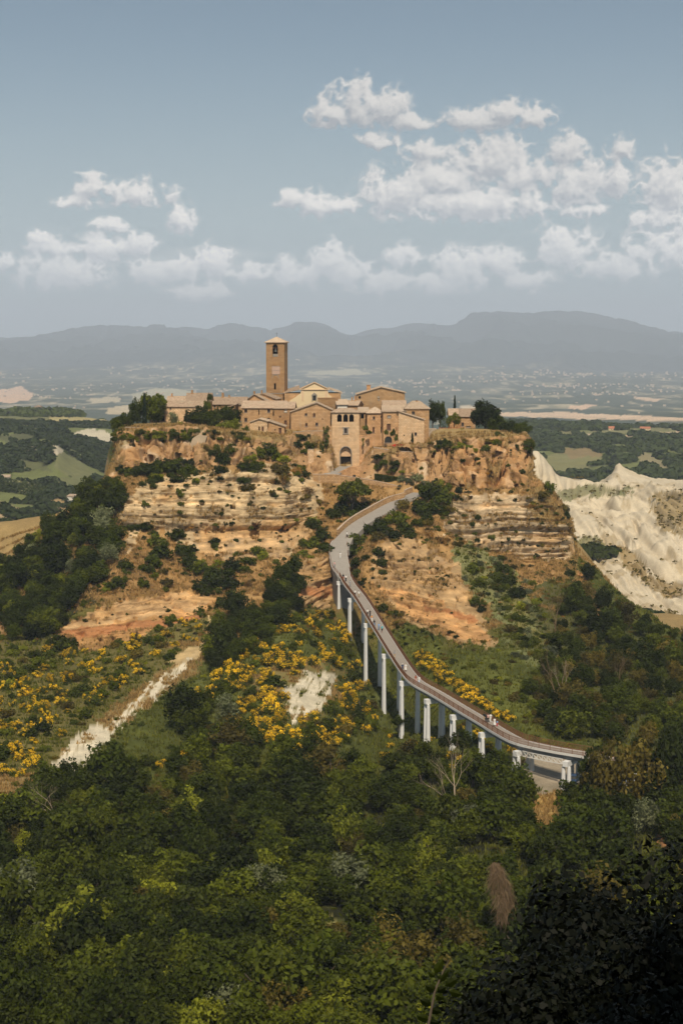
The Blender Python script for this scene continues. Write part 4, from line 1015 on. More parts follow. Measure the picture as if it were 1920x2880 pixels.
def building(name, label, cat, x0, x1, ye, yb, D, dp, rot, roof, ops=(), mat='stone', rmat='roof', chim=(), drop=3.0, oh=0.45, group=None):
    cx = (x0 + x1) / 2; O = PD(cx, yb, D); cs = math.cos(R(rot)); k = D / F / cs
    lx = lambda px: (px - cx) * k
    lz = lambda py, dd=0.0: PD(cx, py, D + dd).z - O.z
    root = empty(name, O, R(rot), label, cat, group)
    w0, w1, h = lx(x0), lx(x1), lz(ye)
    typ = roof[0]; q = MB(); oo = []
    for o in ops: oo.append((lx(o[0]), lx(o[1]), lz(o[3]), lz(o[2]), 1 if o[4] in ('arch', 'archwin') else (2 if o[4] == 'gate' else 0)))
    hl = hr = h
    if typ == 'shedlr':          # heights differ left and right
        hl, hr = lz(roof[1]), lz(roof[2]); h = min(hl, hr)
    front_wall(q, (h,), w0, w1, -drop, oo)
    q.quad((w0,dp,-drop),(w0,0,-drop),(w0,0,hl),(w0,dp,hl)); q.quad((w1,0,-drop),(w1,dp,-drop),(w1,dp,hr),(w1,0,hr))
    q.quad((w1,dp,-drop),(w0,dp,-drop),(w0,dp,h),(w1,dp,h))
    rf = MB(); e = oh
    if typ == 'side':            # ridge parallel to the front
        hz = lz(roof[1], dp / 2); m = dp / 2; sl_ = (hz - h) / m
        for x in (w0, w1): q.add([(x,0,h),(x,dp,h),(x,m,hz)], [(0,1,2)])
        slab(rf, [(w0-e,-e,h-e*sl_+.2),(w1+e,-e,h-e*sl_+.2),(w1+e,m,hz+.2),(w0-e,m,hz+.2)])
        slab(rf, [(w0-e,m,hz+.203),(w1+e,m,hz+.203),(w1+e,dp+e,h-e*sl_+.203),(w0-e,dp+e,h-e*sl_+.203)])
    elif typ == 'front':         # gable facing us
        ax, az = lx(roof[1]), lz(roof[2]); el, er = h, h
        if len(roof) > 3: el, er = lz(roof[3]), lz(roof[4])
        q.add([(w0,0,h),(w1,0,h),(w1,0,er),(ax,0,az),(w0,0,el)], [(0,1,2,3,4)] if (el > h or er > h) else [(0,1,3)])
        q.add([(w0,dp,h),(w1,dp,h),(w1,dp,er),(ax,dp,az),(w0,dp,el)], [(4,3,2,1,0)])
        sL = (az - el) / (ax - w0); sR = (az - er) / (w1 - ax)
        slab(rf, [(w0-e,-e,el-e*sL+.2),(ax,-e,az+.2),(ax,dp+e,az+.2),(w0-e,dp+e,el-e*sL+.2)])
        slab(rf, [(ax,-e,az+.203),(w1+e,-e,er-e*sR+.203),(w1+e,dp+e,er-e*sR+.203),(ax,dp+e,az+.203)])
    elif typ == 'shedlr':
        a, b_ = ((w0, hl), (w1, hr))
        if hl > hr: q.add([(w0,0,hr),(w1,0,hr),(w0,0,hl)], [(0,1,2)])
        else: q.add([(w0,0,hl),(w1,0,hl),(w1,0,hr)], [(0,1,2)])
        s_ = (hr - hl) / (w1 - w0)
        slab(rf, [(w0-e,-e,hl-e*s_+.2),(w1+e,-e,hr+e*s_+.2),(w1+e,dp+e,hr+e*s_+.2),(w0-e,dp+e,hl-e*s_+.2)])
    elif typ == 'shedf':         # slopes towards us
        hz = lz(roof[1], dp)
        q.add([(w0,0,h),(w0,dp,h),(w0,dp,hz)], [(0,1,2)]); q.add([(w1,0,h),(w1,dp,h),(w1,dp,hz)], [(0,1,2)])
        s_ = (hz - h) / dp
        slab(rf, [(w0-e,-e,h-e*s_+.2),(w1+e,-e,h-e*s_+.2),(w1+e,dp+e*.5,hz+.2),(w0-e,dp+e*.5,hz+.2)])
    elif typ == 'hip':
        hz = lz(roof[1], dp / 2); i_ = min((w1 - w0) / 2, dp / 2) * (roof[2] if len(roof) > 2 else 1.0)
        A, B2, C, D2 = (w0-e,-e,h+.05),(w1+e,-e,h+.05),(w1+e,dp+e,h+.05),(w0-e,dp+e,h+.05); Rl, Rr = (w0+i_,dp/2,hz+.1),(w1-i_,dp/2,hz+.1)
        if abs(Rl[0] - Rr[0]) < 0.1: Rr = Rl
        fs = [(0,1,2,3)]; rf.add([A,B2,C,D2,Rl,Rr], [(3,2,1,0),(0,1,5,4),(1,2,5),(2,3,4,5),(3,0,4)])
        rf.add([tuple((Vector(v) - Vector((0,0,0.16)))) for v in (A,B2,C,D2)] + [A,B2,C,D2], [(0,3,2,1),(0,1,5,4),(1,2,6,5),(2,3,7,6),(3,0,4,7)])
    q.build('wall', M[mat], root)
    if typ != 'flat': ro = rf.build('roof', M[rmat], root)
    else:
        rf.box(w0-.1, w1+.1, -.1, dp+.1, h+.002, h+.25); ro = rf.build('roof', M[mat], root)
    for (xa, xb, ya, yb2, kind), o in zip(ops, oo):
        xa, xb, za, zc, ar = o; q = MB()
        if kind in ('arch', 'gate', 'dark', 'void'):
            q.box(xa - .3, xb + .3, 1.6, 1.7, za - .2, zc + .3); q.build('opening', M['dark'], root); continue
        pm = {'window': 'glass', 'shutter': 'wood', 'door': 'wood', 'wdoor': 'wood_pale', 'wwin': 'white', 'brick': 'stone_brown', 'archwin': 'glass'}[kind]
        t = 0.07 if xb - xa > .5 else .03
        q.box(xa, xb, .20, .26, zc - t, zc); q.box(xa, xb, .20, .26, za, za + t); q.box(xa, xa + t, .20, .26, za + t, zc - t); q.box(xb - t, xb, .20, .26, za + t, zc - t)
        if kind in ('window', 'shutter') and xb - xa > .6: q.box((xa+xb)/2 - .03, (xa+xb)/2 + .03, .20, .26, za + t, zc - t)
        nm = 'door' if 'door' in kind else 'window'
        f = q.build(nm, M['wood'] if kind != 'wwin' else M['white'], root)
        q = MB(); q.box(xa + t*.5, xb - t*.5, .27, .31, za + t*.5, zc - t*.5); q.build('panel' if 'door' in kind or kind in ('shutter', 'brick') else 'pane', M[pm], f)
        if nm == 'window' and kind != 'brick':
            q = MB(); q.box(xa - .15, xb + .15, -.12, .18, za - .14, za - .003); q.build('sill', M['frame'], f)
    for (px, yt, yb3, wp) in chim:
        xx = lx(px); w_ = wp * k / 2; q = MB(); yy = dp * 0.45
        q.box(xx - w_, xx + w_, yy - w_, yy + w_, lz(yb3, yy) - 1.2, lz(yt, yy)); q.box(xx - w_*1.25, xx + w_*1.25, yy - w_*1.25, yy + w_*1.25, lz(yt, yy) + .002, lz(yt, yy) + .12)
        q.build('chimney', M['stone_brown'], ro)
    return root, lx, lz, O
Hb = building
# bell tower ---------------------------------------------------------------------
tw_, lx, lz, O = Hb('bell_tower', 'tall square tuff bell tower with a low pyramid tile roof rising above the town', 'tower', 748.5, 800, 962, 1106, 520, 6.2, -8, ('hip', 947),
   [(766.7,782,968,1003,'archwin'),(770.5,776,1078,1095,'dark')], 'stone_brown', 'roof_light', drop=3.5, oh=0.55)
for ch in [c for c in COL.objects if c.parent == tw_ and c.name.startswith('window')]:
    for g_ in [c for c in COL.objects if c.parent == ch]: bpy.data.objects.remove(g_)
    bpy.data.objects.remove(ch)
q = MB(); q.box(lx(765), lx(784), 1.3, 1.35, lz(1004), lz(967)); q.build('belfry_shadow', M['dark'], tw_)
q = MB(); bx = lx(774.4); bz = lz(984)
q.tube([(bx,.75,bz+.55),(bx,.75,bz+.45),(bx,.75,bz),(bx,.75,bz-.45),(bx,.75,bz-.62)], [.08,.26,.34,.48,.56], 14)
q.build('bell', M['bronze'], tw_)
q = MB(); q.box(lx(766.9), lx(781.8), .66, .84, bz + .6, bz + .78); q.build('bell_beam', M['wood'], tw_)
q = MB(); q.box(lx(766.9), lx(781.8), .30, .36, lz(1002.8), lz(995)); q.build('parapet', M['frame'], tw_)
q = MB(); q.box(lx(748.4)-.12, lx(800.1)+.12, -.14, 6.35, lz(964.5), lz(962.2)); q.build('cornice', M['stone_brown'], tw_)
q = MB(); q.box(lx(748.5)-.10, lx(800)+.06, -.12, 6.3, lz(1107), lz(1105)); q.build('string_course', M['frame'], tw_)
q = MB(); q.box(lx(765), lx(787), -.06, .02, lz(1053), lz(1030)); q.build('plaster_panel', m_plain('pink_plaster', (0.47,0.32,0.24), 0.9, 0.2), tw_)
for zz in (1029, 1041, 1052):
    q = MB(); q.box(lx(764), lx(788), -.12, -.062, lz(zz + .8), lz(zz)); q.build('ledge', M['frame'], tw_)
q = MB()
for i in range(10):
    t0, t1 = i / 10 * math.pi, (i + 1) / 10 * math.pi; cx_, cz_, r1, r2 = lx(774.5), lz(1064), 1.3, 1.12
    q.add([(cx_+r1*math.cos(t0),-.08,cz_+r1*math.sin(t0)),(cx_+r1*math.cos(t1),-.08,cz_+r1*math.sin(t1)),(cx_+r2*math.cos(t1),-.08,cz_+r2*math.sin(t1)),(cx_+r2*math.cos(t0),-.08,cz_+r2*math.sin(t0)),
           (cx_+r1*math.cos(t0),.02,cz_+r1*math.sin(t0)),(cx_+r1*math.cos(t1),.02,cz_+r1*math.sin(t1)),(cx_+r2*math.cos(t1),.02,cz_+r2*math.sin(t1)),(cx_+r2*math.cos(t0),.02,cz_+r2*math.sin(t0))],
          [(0,1,2,3),(7,6,5,4),(0,4,5,1),(2,6,7,3)])
q.build('blind_arch', M['frame'], tw_)
q = MB(); tz = lz(947, 3.1); q.bar((lx(774.4),3.1,tz),(lx(774.4),3.1,tz+1.5),.06,.06,(1,0,0)); q.bar((lx(774.4)-.35,3.1,tz+1.1),(lx(774.4)+.35,3.1,tz+1.1),.06,.06); q.build('cross', M['iron'], tw_)
# church -------------------------------------------------------------------------
D0 = 516; ch_ = empty('church', PD(885, 1128, D0), R(2), 'cream plastered church front with triangular pediment beside the bell tower', 'church')
O = ch_.location.copy(); k = D0 / F; fx = lambda x: (x - 885) * k; fz = lambda y: PD(885, y, D0).z - O.z
q = MB(); q.prism([(fx(840),-4),(fx(932),-4),(fx(932),fz(1118)),(fx(922),fz(1108)),(fx(920),fz(1098)),(fx(848),fz(1098)),(fx(846),fz(1108)),(fx(818),fz(1124)),(fx(816),-4)][0:0] or
    [(fx(814),-4),(fx(938),-4),(fx(938),fz(1122)),(fx(924),fz(1108)),(fx(921),fz(1096)),(fx(847),fz(1096)),(fx(845),fz(1106)),(fx(830),fz(1117)),(fx(814),fz(1127))], 0, .8); q.build('facade', M['cream'], ch_)
q = MB(); q.prism([(fx(845),fz(1094.5)),(fx(923.5),fz(1094.5)),(fx(884),fz(1075.5))], .05, .8); q.build('pediment', M['cream'], ch_)
for nm, pts in (('cornice', [(843,1096.5),(925,1096.5),(925,1094),(843,1094)]),):
    q = MB(); q.box(fx(843), fx(925), -.35, .75, fz(1096.4), fz(1094.6)); q.build(nm, M['cream_trim'], ch_)
for a, b2 in (((842,1094.5),(884,1074.5)), ((884,1074.5),(926,1094.5))):
    q = MB(); q.bar((fx(a[0]),.2,fz(a[1])),(fx(b2[0]),.2,fz(b2[1])),1.1,.24,(0,0,1)); q.build('raking_cornice', M['cream_trim'], ch_)
for x in (851, 917):
    q = MB(); q.box(fx(x-3), fx(x+3), -.10, .02, fz(1127), fz(1097)); q.build('pilaster', M['cream_trim'], ch_)
q = MB(); q.box(fx(877), fx(879.5), -.4, -.01, fz(1126), fz(1112)); q.box(fx(888), fx(890.5), -.4, -.01, fz(1126), fz(1112)); q.box(fx(876), fx(891.5), -.45, -.012, fz(1111.9), fz(1110)); q.prism([(fx(876.5),fz(1109.9)),(fx(891),fz(1109.9)),(fx(883.7),fz(1103.5))], -.42, -.013)
q.build('window_surround', M['frame'], ch_)
q = MB(); q.box(fx(879.6), fx(887.9), -.08, -.005, fz(1126), fz(1112)); q.build('window', M['glass'], ch_)
q = MB(); q.bar((fx(884),.3,fz(1075)),(fx(884),.3,fz(1068)),.06,.06,(1,0,0)); q.build('cross', M['iron'], ch_)
q = MB(); q.box(fx(800), fx(958), .85, 14, -4, fz(1106)); q.build('nave_wall', M['stone'], ch_)
q = MB(); hz = fz(1086)
slab(q, [(fx(796),.9,fz(1105)),(fx(843),.9,fz(1094)),(fx(843),14.5,hz),(fx(796),14.5,fz(1100))]); q.build('roof', M['roof'], ch_)
q = MB(); slab(q, [(fx(843),.9,fz(1094)),(fx(884),.9,fz(1077)),(fx(884),14.5,fz(1077)),(fx(843),14.5,fz(1094))]); slab(q, [(fx(884),.9,fz(1077)),(fx(925),.9,fz(1094)),(fx(925),14.5,fz(1094)),(fx(884),14.5,fz(1077))]); q.build('roof', M['roof'], ch_)
q = MB(); slab(q, [(fx(925),.9,fz(1093)),(fx(963),.9,fz(1105.5)),(fx(963),14.5,fz(1103)),(fx(925),14.5,fz(1090))]); q.build('roof', M['roof_light'], ch_)
# houses -------------------------------------------------------------------------
Hb('stone_house', 'long two-storey tuff house with brown tile roof and small square windows, below the bell tower', 'house', 681, 800, 1147, 1222, 488, 8.5, -6, ('side', 1128),
   [(687,695,1150.5,1160,'window'),(687,695,1175,1186,'window'),(687,697,1201,1213,'shutter'),(727,730,1152,1166,'dark'),(752,760,1150,1160,'window'),(752,759,1175,1185,'window')], 'stone', 'roof')
Hb('stone_house', 'reddish tuff house with a white shuttered window and an orange door beside the front gable', 'house', 771, 826, 1148, 1206, 486, 7, -3, ('side', 1131),
   [(799,807,1151,1159,'wwin'),(799,807,1182,1197,'door'),(785,790,1170,1174,'dark')], 'stone_brown', 'roof')
Hb('gabled_house', 'wide tuff house with a low front gable between the long house and the gate tower', 'house', 818, 932, 1160, 1212, 481, 9, 0, ('front', 890, 1133, 1158, 1152),
   [(857,864,1162,1169,'window'),(880,887,1162,1172,'shutter'),(858,865,1190,1199,'shutter'),(887,894,1188,1197,'window'),(905,908,1176,1180,'dark')], 'stone', 'roof_light')
Hb('small_stone_house', 'small grey tuff house with sloping top standing on the rock below the long house', 'house', 703, 752, 1190, 1250, 472, 6, -4, ('front', 729, 1178, 1187, 1184),
   [(727,731,1199,1213,'dark'),(736,742,1199,1212,'shutter')], 'stone_pale', 'roof_light', drop=6)
Hb('small_stone_house', 'low lean-to with a tall dark door and roof falling to the right', 'house', 752, 800, 1200, 1250, 473, 6, -2, ('shedlr', 1183, 1199),
   [(784,792,1203,1222,'shutter'),(772,775,1206,1211,'dark')], 'stone', 'roof_light', drop=6)
Hb('gate_tower', 'pale stone gate tower with three arched loggia openings above a pointed town gate', 'tower', 933, 1010, 1159, 1312, 478, 8, 0, ('hip', 1148, 0.55),
   [(948,961,1165,1186,'arch'),(965,978,1165,1186,'arch'),(981.5,994.6,1165,1186,'arch'),(968,976,1204,1218,'window'),(957,987,1257,1312,'gate')], 'stone_pale', 'roof', drop=2)
gt = [o for o in COL.objects if o.name.startswith('gate_tower')][0]
k = 478 / F; gx = lambda x: (x - 971.5) * k; gz = lambda y: PD(971.5, y, 478).z - gt.location.z
q = MB(); q.box(gx(962), gx(982), -.10, .02, gz(1203.8), gz(1201.5)); q.box(gx(964.5), gx(967.9), -.08, .02, gz(1219), gz(1204)); q.box(gx(976.2), gx(979.5), -.08, .02, gz(1219), gz(1204)); q.box(gx(963), gx(981), -.2, .02, gz(1221), gz(1219.1)); q.build('window_surround', M['frame'], gt)
q = MB(); w = gx(987) - gx(972)
for s_ in (-1, 1):
    pts = [(gx(972) + s_ * (w + .17), gz(1312)), (gx(972) + s_ * (w + .17), gz(1257) - w*1.25)]
    pts += [(gx(972) + s_ * (w + .17) * math.cos(t), gz(1257) - w*1.25 + (w*1.25 + .17) * math.sin(t) ** .85) for t in [i / 8 * math.pi / 2 for i in range(1, 9)]]
    for a, b2 in zip(pts[:-1], pts[1:]): q.bar((a[0],-.04,a[1]),(b2[0],-.04,b2[1]),.24,.34,(0,1,0))
q.build('gate_surround', M['frame'], gt)
q = MB(); q.prism([(gx(958), gz(1284)),(gx(986.5), gz(1284)),(gx(986), gz(1270)),(gx(980), gz(1262)),(gx(972), gz(1258.5)),(gx(964), gz(1262)),(gx(958), gz(1270))], 1.0, 1.1); q.build('tympanum', M['stone_pale'], gt)
q = MB(); q.prism([(gx(1009),gz(1314)),(gx(1048),gz(1314)),(gx(1040),gz(1260)),(gx(1038),gz(1226)),(gx(1009),gz(1226))], .5, 5); q.build('buttress', M['stone'], gt)
q = MB(); q.prism([(gx(928),gz(1314)),(gx(933),gz(1314)),(gx(933),gz(1240))], .2, 4); q.build('buttress', M['stone'], gt)
Hb('stone_house', 'narrow recessed house with a covered balcony just right of the gate tower', 'house', 1010, 1034, 1160, 1228, 486, 6, 0, ('shedf', 1146),
   [(1014,1023,1164,1177,'dark')], 'stone', 'roof_light')
Hb('stone_house', 'slim grey-brown house with two small windows and a hipped roof, right of the gate tower', 'house', 1032, 1077, 1161, 1232, 483, 6.5, 0, ('hip', 1144),
   [(1048,1054,1171,1179,'window'),(1047,1053,1201,1217,'shutter'),(1070,1073,1169,1175,'dark'),(1070,1073,1200,1217,'dark')], 'stone', 'roof_light')
Hb('large_house', 'large tuff house with the widest gable on the skyline right of the church', 'house', 1003, 1138, 1112, 1150, 504, 12, 0, ('front', 1071, 1089, 1109, 1104),
   [(1062,1066,1113.5,1118,'wwin'),(1063,1067,1121,1125,'wwin'),(1008,1014,1114,1121,'dark')], 'stone', 'roof_light', [(1037,1083,1096,11)], drop=2)
Hb('stone_house', 'low house with two stepped ribbed tile roofs in front of the large gabled house', 'house', 1077, 1140, 1156, 1165, 488, 9, 0, ('side', 1141), [], 'stone', 'roof_light')
Hb('stone_house', 'upper row of tiled roof with one small dormer hole in front of the large gable', 'house', 1078, 1139, 1140, 1150, 495, 7, 0, ('side', 1127), [(1101,1106,1143,1146,'dark')], 'stone', 'roof')
Hb('stone_house', 'tall front house with bricked-up windows and red flowers at its foot, right of the gate', 'house', 1077, 1122, 1158, 1258, 479, 9, 2, ('side', 1154),
   [(1088,1099,1168,1177,'wdoor'),(1087,1098,1192,1209,'shutter'),(1081,1102,1227,1245,'archwin'),(1112,1116,1201,1212,'brick')], 'stone', 'roof')
Hb('stone_house', 'tall house with a single tile roof falling to the right above a pale wall', 'house', 1120, 1192, 1180, 1258, 478.5, 8, 2, ('shedlr', 1157, 1180),
   [(1165,1172,1216,1225,'window'),(1134,1138,1222,1226,'dark')], 'stone_pale', 'roof_light')
Hb('stone_house', 'square house with two chimneys at the right end of the tall block', 'house', 1139, 1206, 1149, 1240, 488, 8, 3, ('hip', 1127, .7),
   [(1157,1166,1156.5,1165,'window')], 'stone', 'roof_light', [(1174,1127,1134,5),(1187,1131,1139,4)])
Hb('stone_house', 'plain brown wall building with a band of putlog holes, right of the church', 'house', 893, 950, 1121, 1150, 500, 5, 0, ('flat',), [(900+i*6,901+i*6,1133+(i%2)*4,1134+(i%2)*4,'dark') for i in range(8)], 'stone_brown')
Hb('stone_house', 'small house with a bright sunlit roof between the brown wall and the large gable', 'house', 949, 976, 1138, 1150, 496, 6, 4, ('shedf', 1124), [], 'white', 'roof_light')
Hb('stone_house', 'small house with a dark tile roof left of the large gabled house', 'house', 972, 1004, 1140, 1150, 498, 7, -15, ('side', 1127), [], 'stone', 'roof', [(992,1113,1124,4),(983,1117,1128,3)])
Hb('stone_house', 'low gabled house in front of the foot of the bell tower', 'house', 691, 748, 1128, 1140, 505, 8, -14, ('front', 716, 1109, 1127, 1126), [], 'stone', 'roof_light', [(706,1101,1112,4)])
Hb('stone_house', 'low gabled house against the left side of the bell tower base', 'house', 722, 776, 1124, 1136, 508, 8, -10, ('front', 738, 1107, 1115, 1122), [], 'stone', 'roof', [(729,1098,1109,4)])
Hb('stone_house', 'long low house with one chimney, left of the bell tower', 'house', 592, 690, 1137, 1158, 500, 9, -2, ('side', 1117), [(601,606,1139.5,1145,'window')], 'stone', 'roof', [(623,1105,1120,6),(641,1112,1120,4)])
Hb('stone_house', 'small house with a pale sunlit roof rising to the right, behind the green garden', 'house', 618, 662, 1152, 1172, 490, 6, -6, ('shedlr', 1152, 1138), [], 'stone', 'roof_light')
Hb('farmhouse', 'long tuff house at the left end of the town with two roof levels', 'house', 466, 571, 1143, 1190, 484, 5, 0, ('side', 1128), [(478,482,1146,1151,'window')], 'stone_pale', 'roof')
Hb('farmhouse', 'higher rear wing with one chimney above the leftmost long house', 'house', 526, 592, 1127, 1150, 490, 7, 0, ('side', 1106), [], 'stone', 'roof', [(538,1098,1108,5)])
Hb('farmhouse', 'lower rear roof with a small bell gable at the left end of town', 'house', 472, 530, 1128, 1150, 491, 7, 0, ('side', 1115), [], 'stone', 'roof', [(481,1107,1118,4)])
Hb('outbuilding', 'small outbuilding with a slumped tile roof at the far left of the houses', 'house', 422, 466, 1160, 1190, 484, 5, 0, ('side', 1140), [(452,463,1170,1184,'dark')], 'stone', 'roof')
Hb('stone_house', 'lone stone house with a small window beside the big round tree at the right', 'house', 1295, 1336, 1171, 1205, 486, 7, 0, ('side', 1150), [(1297,1304,1188,1198,'window'),(1310,1324,1198,1204,'wdoor')], 'stone', 'roof')
Hb('stone_house', 'dark-gabled left wing of the lone house with the pale roof under the cypress', 'house', 1264, 1296, 1168, 1200, 487, 7, 0, ('side', 1150), [], 'stone_brown', 'roof')
# walls --------------------------------------------------------------------------
def pxwall(name, label, pts, hpx, th, mat, cat='wall', coping=None, drop=2.0):
    P_ = [PD(*p) for p in pts]
    return wall_run(name, P_, hpx * P_[0].y / F, th, M[mat], label, cat, drop, coping)
pxwall('garden_wall', 'pale garden retaining wall on the cliff edge under the green pergola', [(582,1224,466),(640,1223,466),(704,1223,467)], 10, .5, 'stone_pale')
pxwall('garden_wall', 'rough wall with a brown door beside the tall block, right of town', [(1206,1232,478),(1226,1232,478)], 26, .5, 'stone_grey')
pxwall('garden_wall', 'garden wall topped with terracotta pots, right of the tall block', [(1231,1232,477),(1292,1232,477)], 25, .5, 'stone_grey')
pxwall('garden_wall', 'low wall below the clipped hedge at the right of town', [(1295,1240,470),(1337,1240,470)], 16, .5, 'stone_grey')
pxwall('garden_wall', 'brown brick wall on the cliff edge at the far right of town', [(1380,1240,467),(1436,1243,467)], 16, .5, 'stone_brown')
pxwall('garden_wall', 'short low wall on the left cliff edge beside a broken pillar', [(352,1212,464),(400,1213,463)], 10, .5, 'stone_brown')
pxwall('garden_wall', 'thin pale parapet on the left cliff edge below the hedge', [(444,1211,463),(500,1209,463)], 4, .5, 'stone_pale')
pxwall('path_wall', 'outer parapet of the ramp that winds below the town gate', [(880,1349,459),(940,1349,459),(1000,1358,459.5),(1050,1366,460),(1077,1372,460),(1110,1380,460),(1146,1388,459.5)], 15, .5, 'stone', drop=3)
pxwall('stone_pillar', 'pale squared pier of an old wall left of the ramp to the gate', [(866,1318,468),(882,1318,468)], 54, 1.4, 'stone_pale')
pxwall('ruined_wall', 'old brick wall with small openings left of the gate ramp', [(884,1334,472),(910,1333,473),(932,1331,475)], 55, .8, 'stone_brown')
pxwall('ruined_wall', 'rubble wall below the gabled house, half covered by ivy', [(822,1262,475),(860,1258,476),(932,1258,477)], 46, 1, 'stone')
pxwall('ruined_wall', 'pale crumbling wall under the small houses on the rock', [(700,1268,469),(760,1266,470),(818,1262,472)], 34, 1.2, 'stone_pale')
pxwall('ruined_wall', 'tuff wall over rock-cut caves below the red flowers', [(1050,1300,472),(1110,1310,472),(1190,1315,470)], 42, 1.5, 'stone', drop=5)
# ramp to the gate with its triangular wall
q = MB(); P4 = [PD(896,1338,461.5), PD(950,1336,463.5), PD(986,1311,477.5), PD(955,1311,477.5)]
slab(q, [tuple(v) for v in P4], .4); o = q.build('ramp', M['asphalt']); o['kind'] = 'structure'
P_ = [PD(943,1336,466), PD(986,1336,470), PD(1029,1340,471), PD(1050,1353,468)]; base = P_[0].copy()
rw = empty('ramp_wall', base, 0, 'wedge-shaped brick wall carrying the paved ramp up to the gate, with one tiny window', 'wall')
tops = [1333, 1312, 1308, 1352]; q = MB()
for i in range(3):
    a, b2 = P_[i] - base, P_[i+1] - base; ta = PD(*( [943,986,1029,1050][i], tops[i], P_[i].y)).z - base.z; tb = PD([943,986,1029,1050][i+1], tops[i+1], P_[i+1].y).z - base.z
    q.add([(a.x,a.y,-4),(b2.x,b2.y,-4),(b2.x,b2.y,tb),(a.x,a.y,ta),(a.x,a.y+.8,-4),(b2.x,b2.y+.8,-4),(b2.x,b2.y+.8,tb),(a.x,a.y+.8,ta)], [(0,1,2,3),(7,6,5,4),(3,2,6,7),(0,3,7,4),(1,5,6,2)])
q.build('masonry', M['stone'], rw)
wv = PD(996, 1343, 469) - base; q = MB(); q.box(wv.x-.45, wv.x+.45, wv.y-.1, wv.y+.5, wv.z, wv.z+.8); q.build('window', M['glass'], rw)
# metal garden gate between pillars
g0 = PD(1148, 1378, 459.5); gg = empty('metal_gate', g0, 0, 'grey double metal gate between two small pillars at the end of the clipped hedge', 'gate')
for s_ in (-1, 1):
    q = MB(); q.box(s_*1.05-.3, s_*1.05+.3, -.3, .3, -1, 2.4); q.box(s_*1.05-.38, s_*1.05+.38, -.38, .38, 2.403, 2.6); q.build('pillar', M['stone'], gg)
    q = MB(); q.box(min(s_*.73,s_*.02), max(s_*.73,s_*.02), -.05, .05, .1, 2.1); q.build('gate_leaf', M['girder'], gg)
# red geraniums in boxes and terracotta pots
for i, x in enumerate((1108, 1117, 1128, 1138, 1148)):
    p = PD(x, 1256, 471); fb_ = empty('flower_box', p, 0, 'terracotta box of red flowers on the rock-edge railing below the tall pale house', 'planter', 'red flower boxes')
    q = MB(); q.prism([(-.4,0),(.4,0),(.48,.3),(-.48,.3)], -.15, .15); q.build('box', M['terracotta'], fb_)
    V = np.random.RandomState(i).normal(0, 1, (70, 3)) * (.36, .14, .16) + (0, 0, .46)
    t = np.random.RandomState(i + 9).normal(0, .09, (70, 4, 3)); Vq = (V[:, None, :] + t).reshape(-1, 3)
    link('flowers', npmesh('flowers', Vq, np.arange(280).reshape(70, 4), M['flower_red'], tone=np.random.RandomState(i).rand(280)), fb_)
for i in range(7):
    p = PD(1236 + i * 8, 1207, 477); fb_ = empty('flower_pot', p + Vector((0,0,.14)), 0, 'terracotta pot standing in a row on the garden wall right of the tall block', 'plant pot', 'terracotta pots on the wall')
    q = MB(); q.tube([(0,0,0),(0,0,.35),(0,0,.42)], [.16,.22,.25], 10); q.build('pot', M['terracotta'], fb_)
    q = MB(); q.tube([(0,0,.42),(.03,0,.60),(0,0,.70)], [.10,.16,.05], 6); q.build('plant', M['leaf_mid'], fb_)
# distant buildings --------------------------------------------------------------
def far_house(label, x0, x1, ye, yb, D, ridge, mat='white', rmat='roof_light', cat='house', typ='side', name='farmhouse', dp=9, group=None):
    w = x1 - x0
    ops = [(x0 + w*(.2+.28*i), x0 + w*(.2+.28*i) + w*.07, ye + (yb-ye)*.3, ye + (yb-ye)*.6, 'dark') for i in range(3)]
    return Hb(name, label, cat, x0, x1, ye, yb, D, dp, random.uniform(-20, 20), (typ, ridge), ops, mat, rmat, drop=4, group=group)
far_house('square old stone watchtower on the field edge of the left plateau', 97, 115, 1143, 1162, 1880, 1139, 'stone_grey', 'roof', 'tower', 'hip', 'watchtower', 7)
far_house('low annex with a flat roof beside the distant square tower', 85, 99, 1157, 1163, 1880, 1154, 'stone', 'roof')
far_house('white farmhouse above the olive grove at the left edge', 0, 27, 1342, 1351, 1090, 1335, 'white')
far_house('white villa low in the left valley beside the brown field', 188, 214, 1396, 1402, 960, 1390, 'white')
far_house('tiny white shed left of the valley villa', 149, 160, 1395, 1397, 970, 1392, 'white', dp=4)
far_house('orange-roofed villa on the edge of the wooded ridge to the right', 1712, 1742, 1205, 1211, 1900, 1199, 'cream', 'terracotta')
far_house('long low orange-roofed building further right on the wooded ridge', 1800, 1826, 1205, 1210, 1900, 1200, 'cream', 'terracotta')
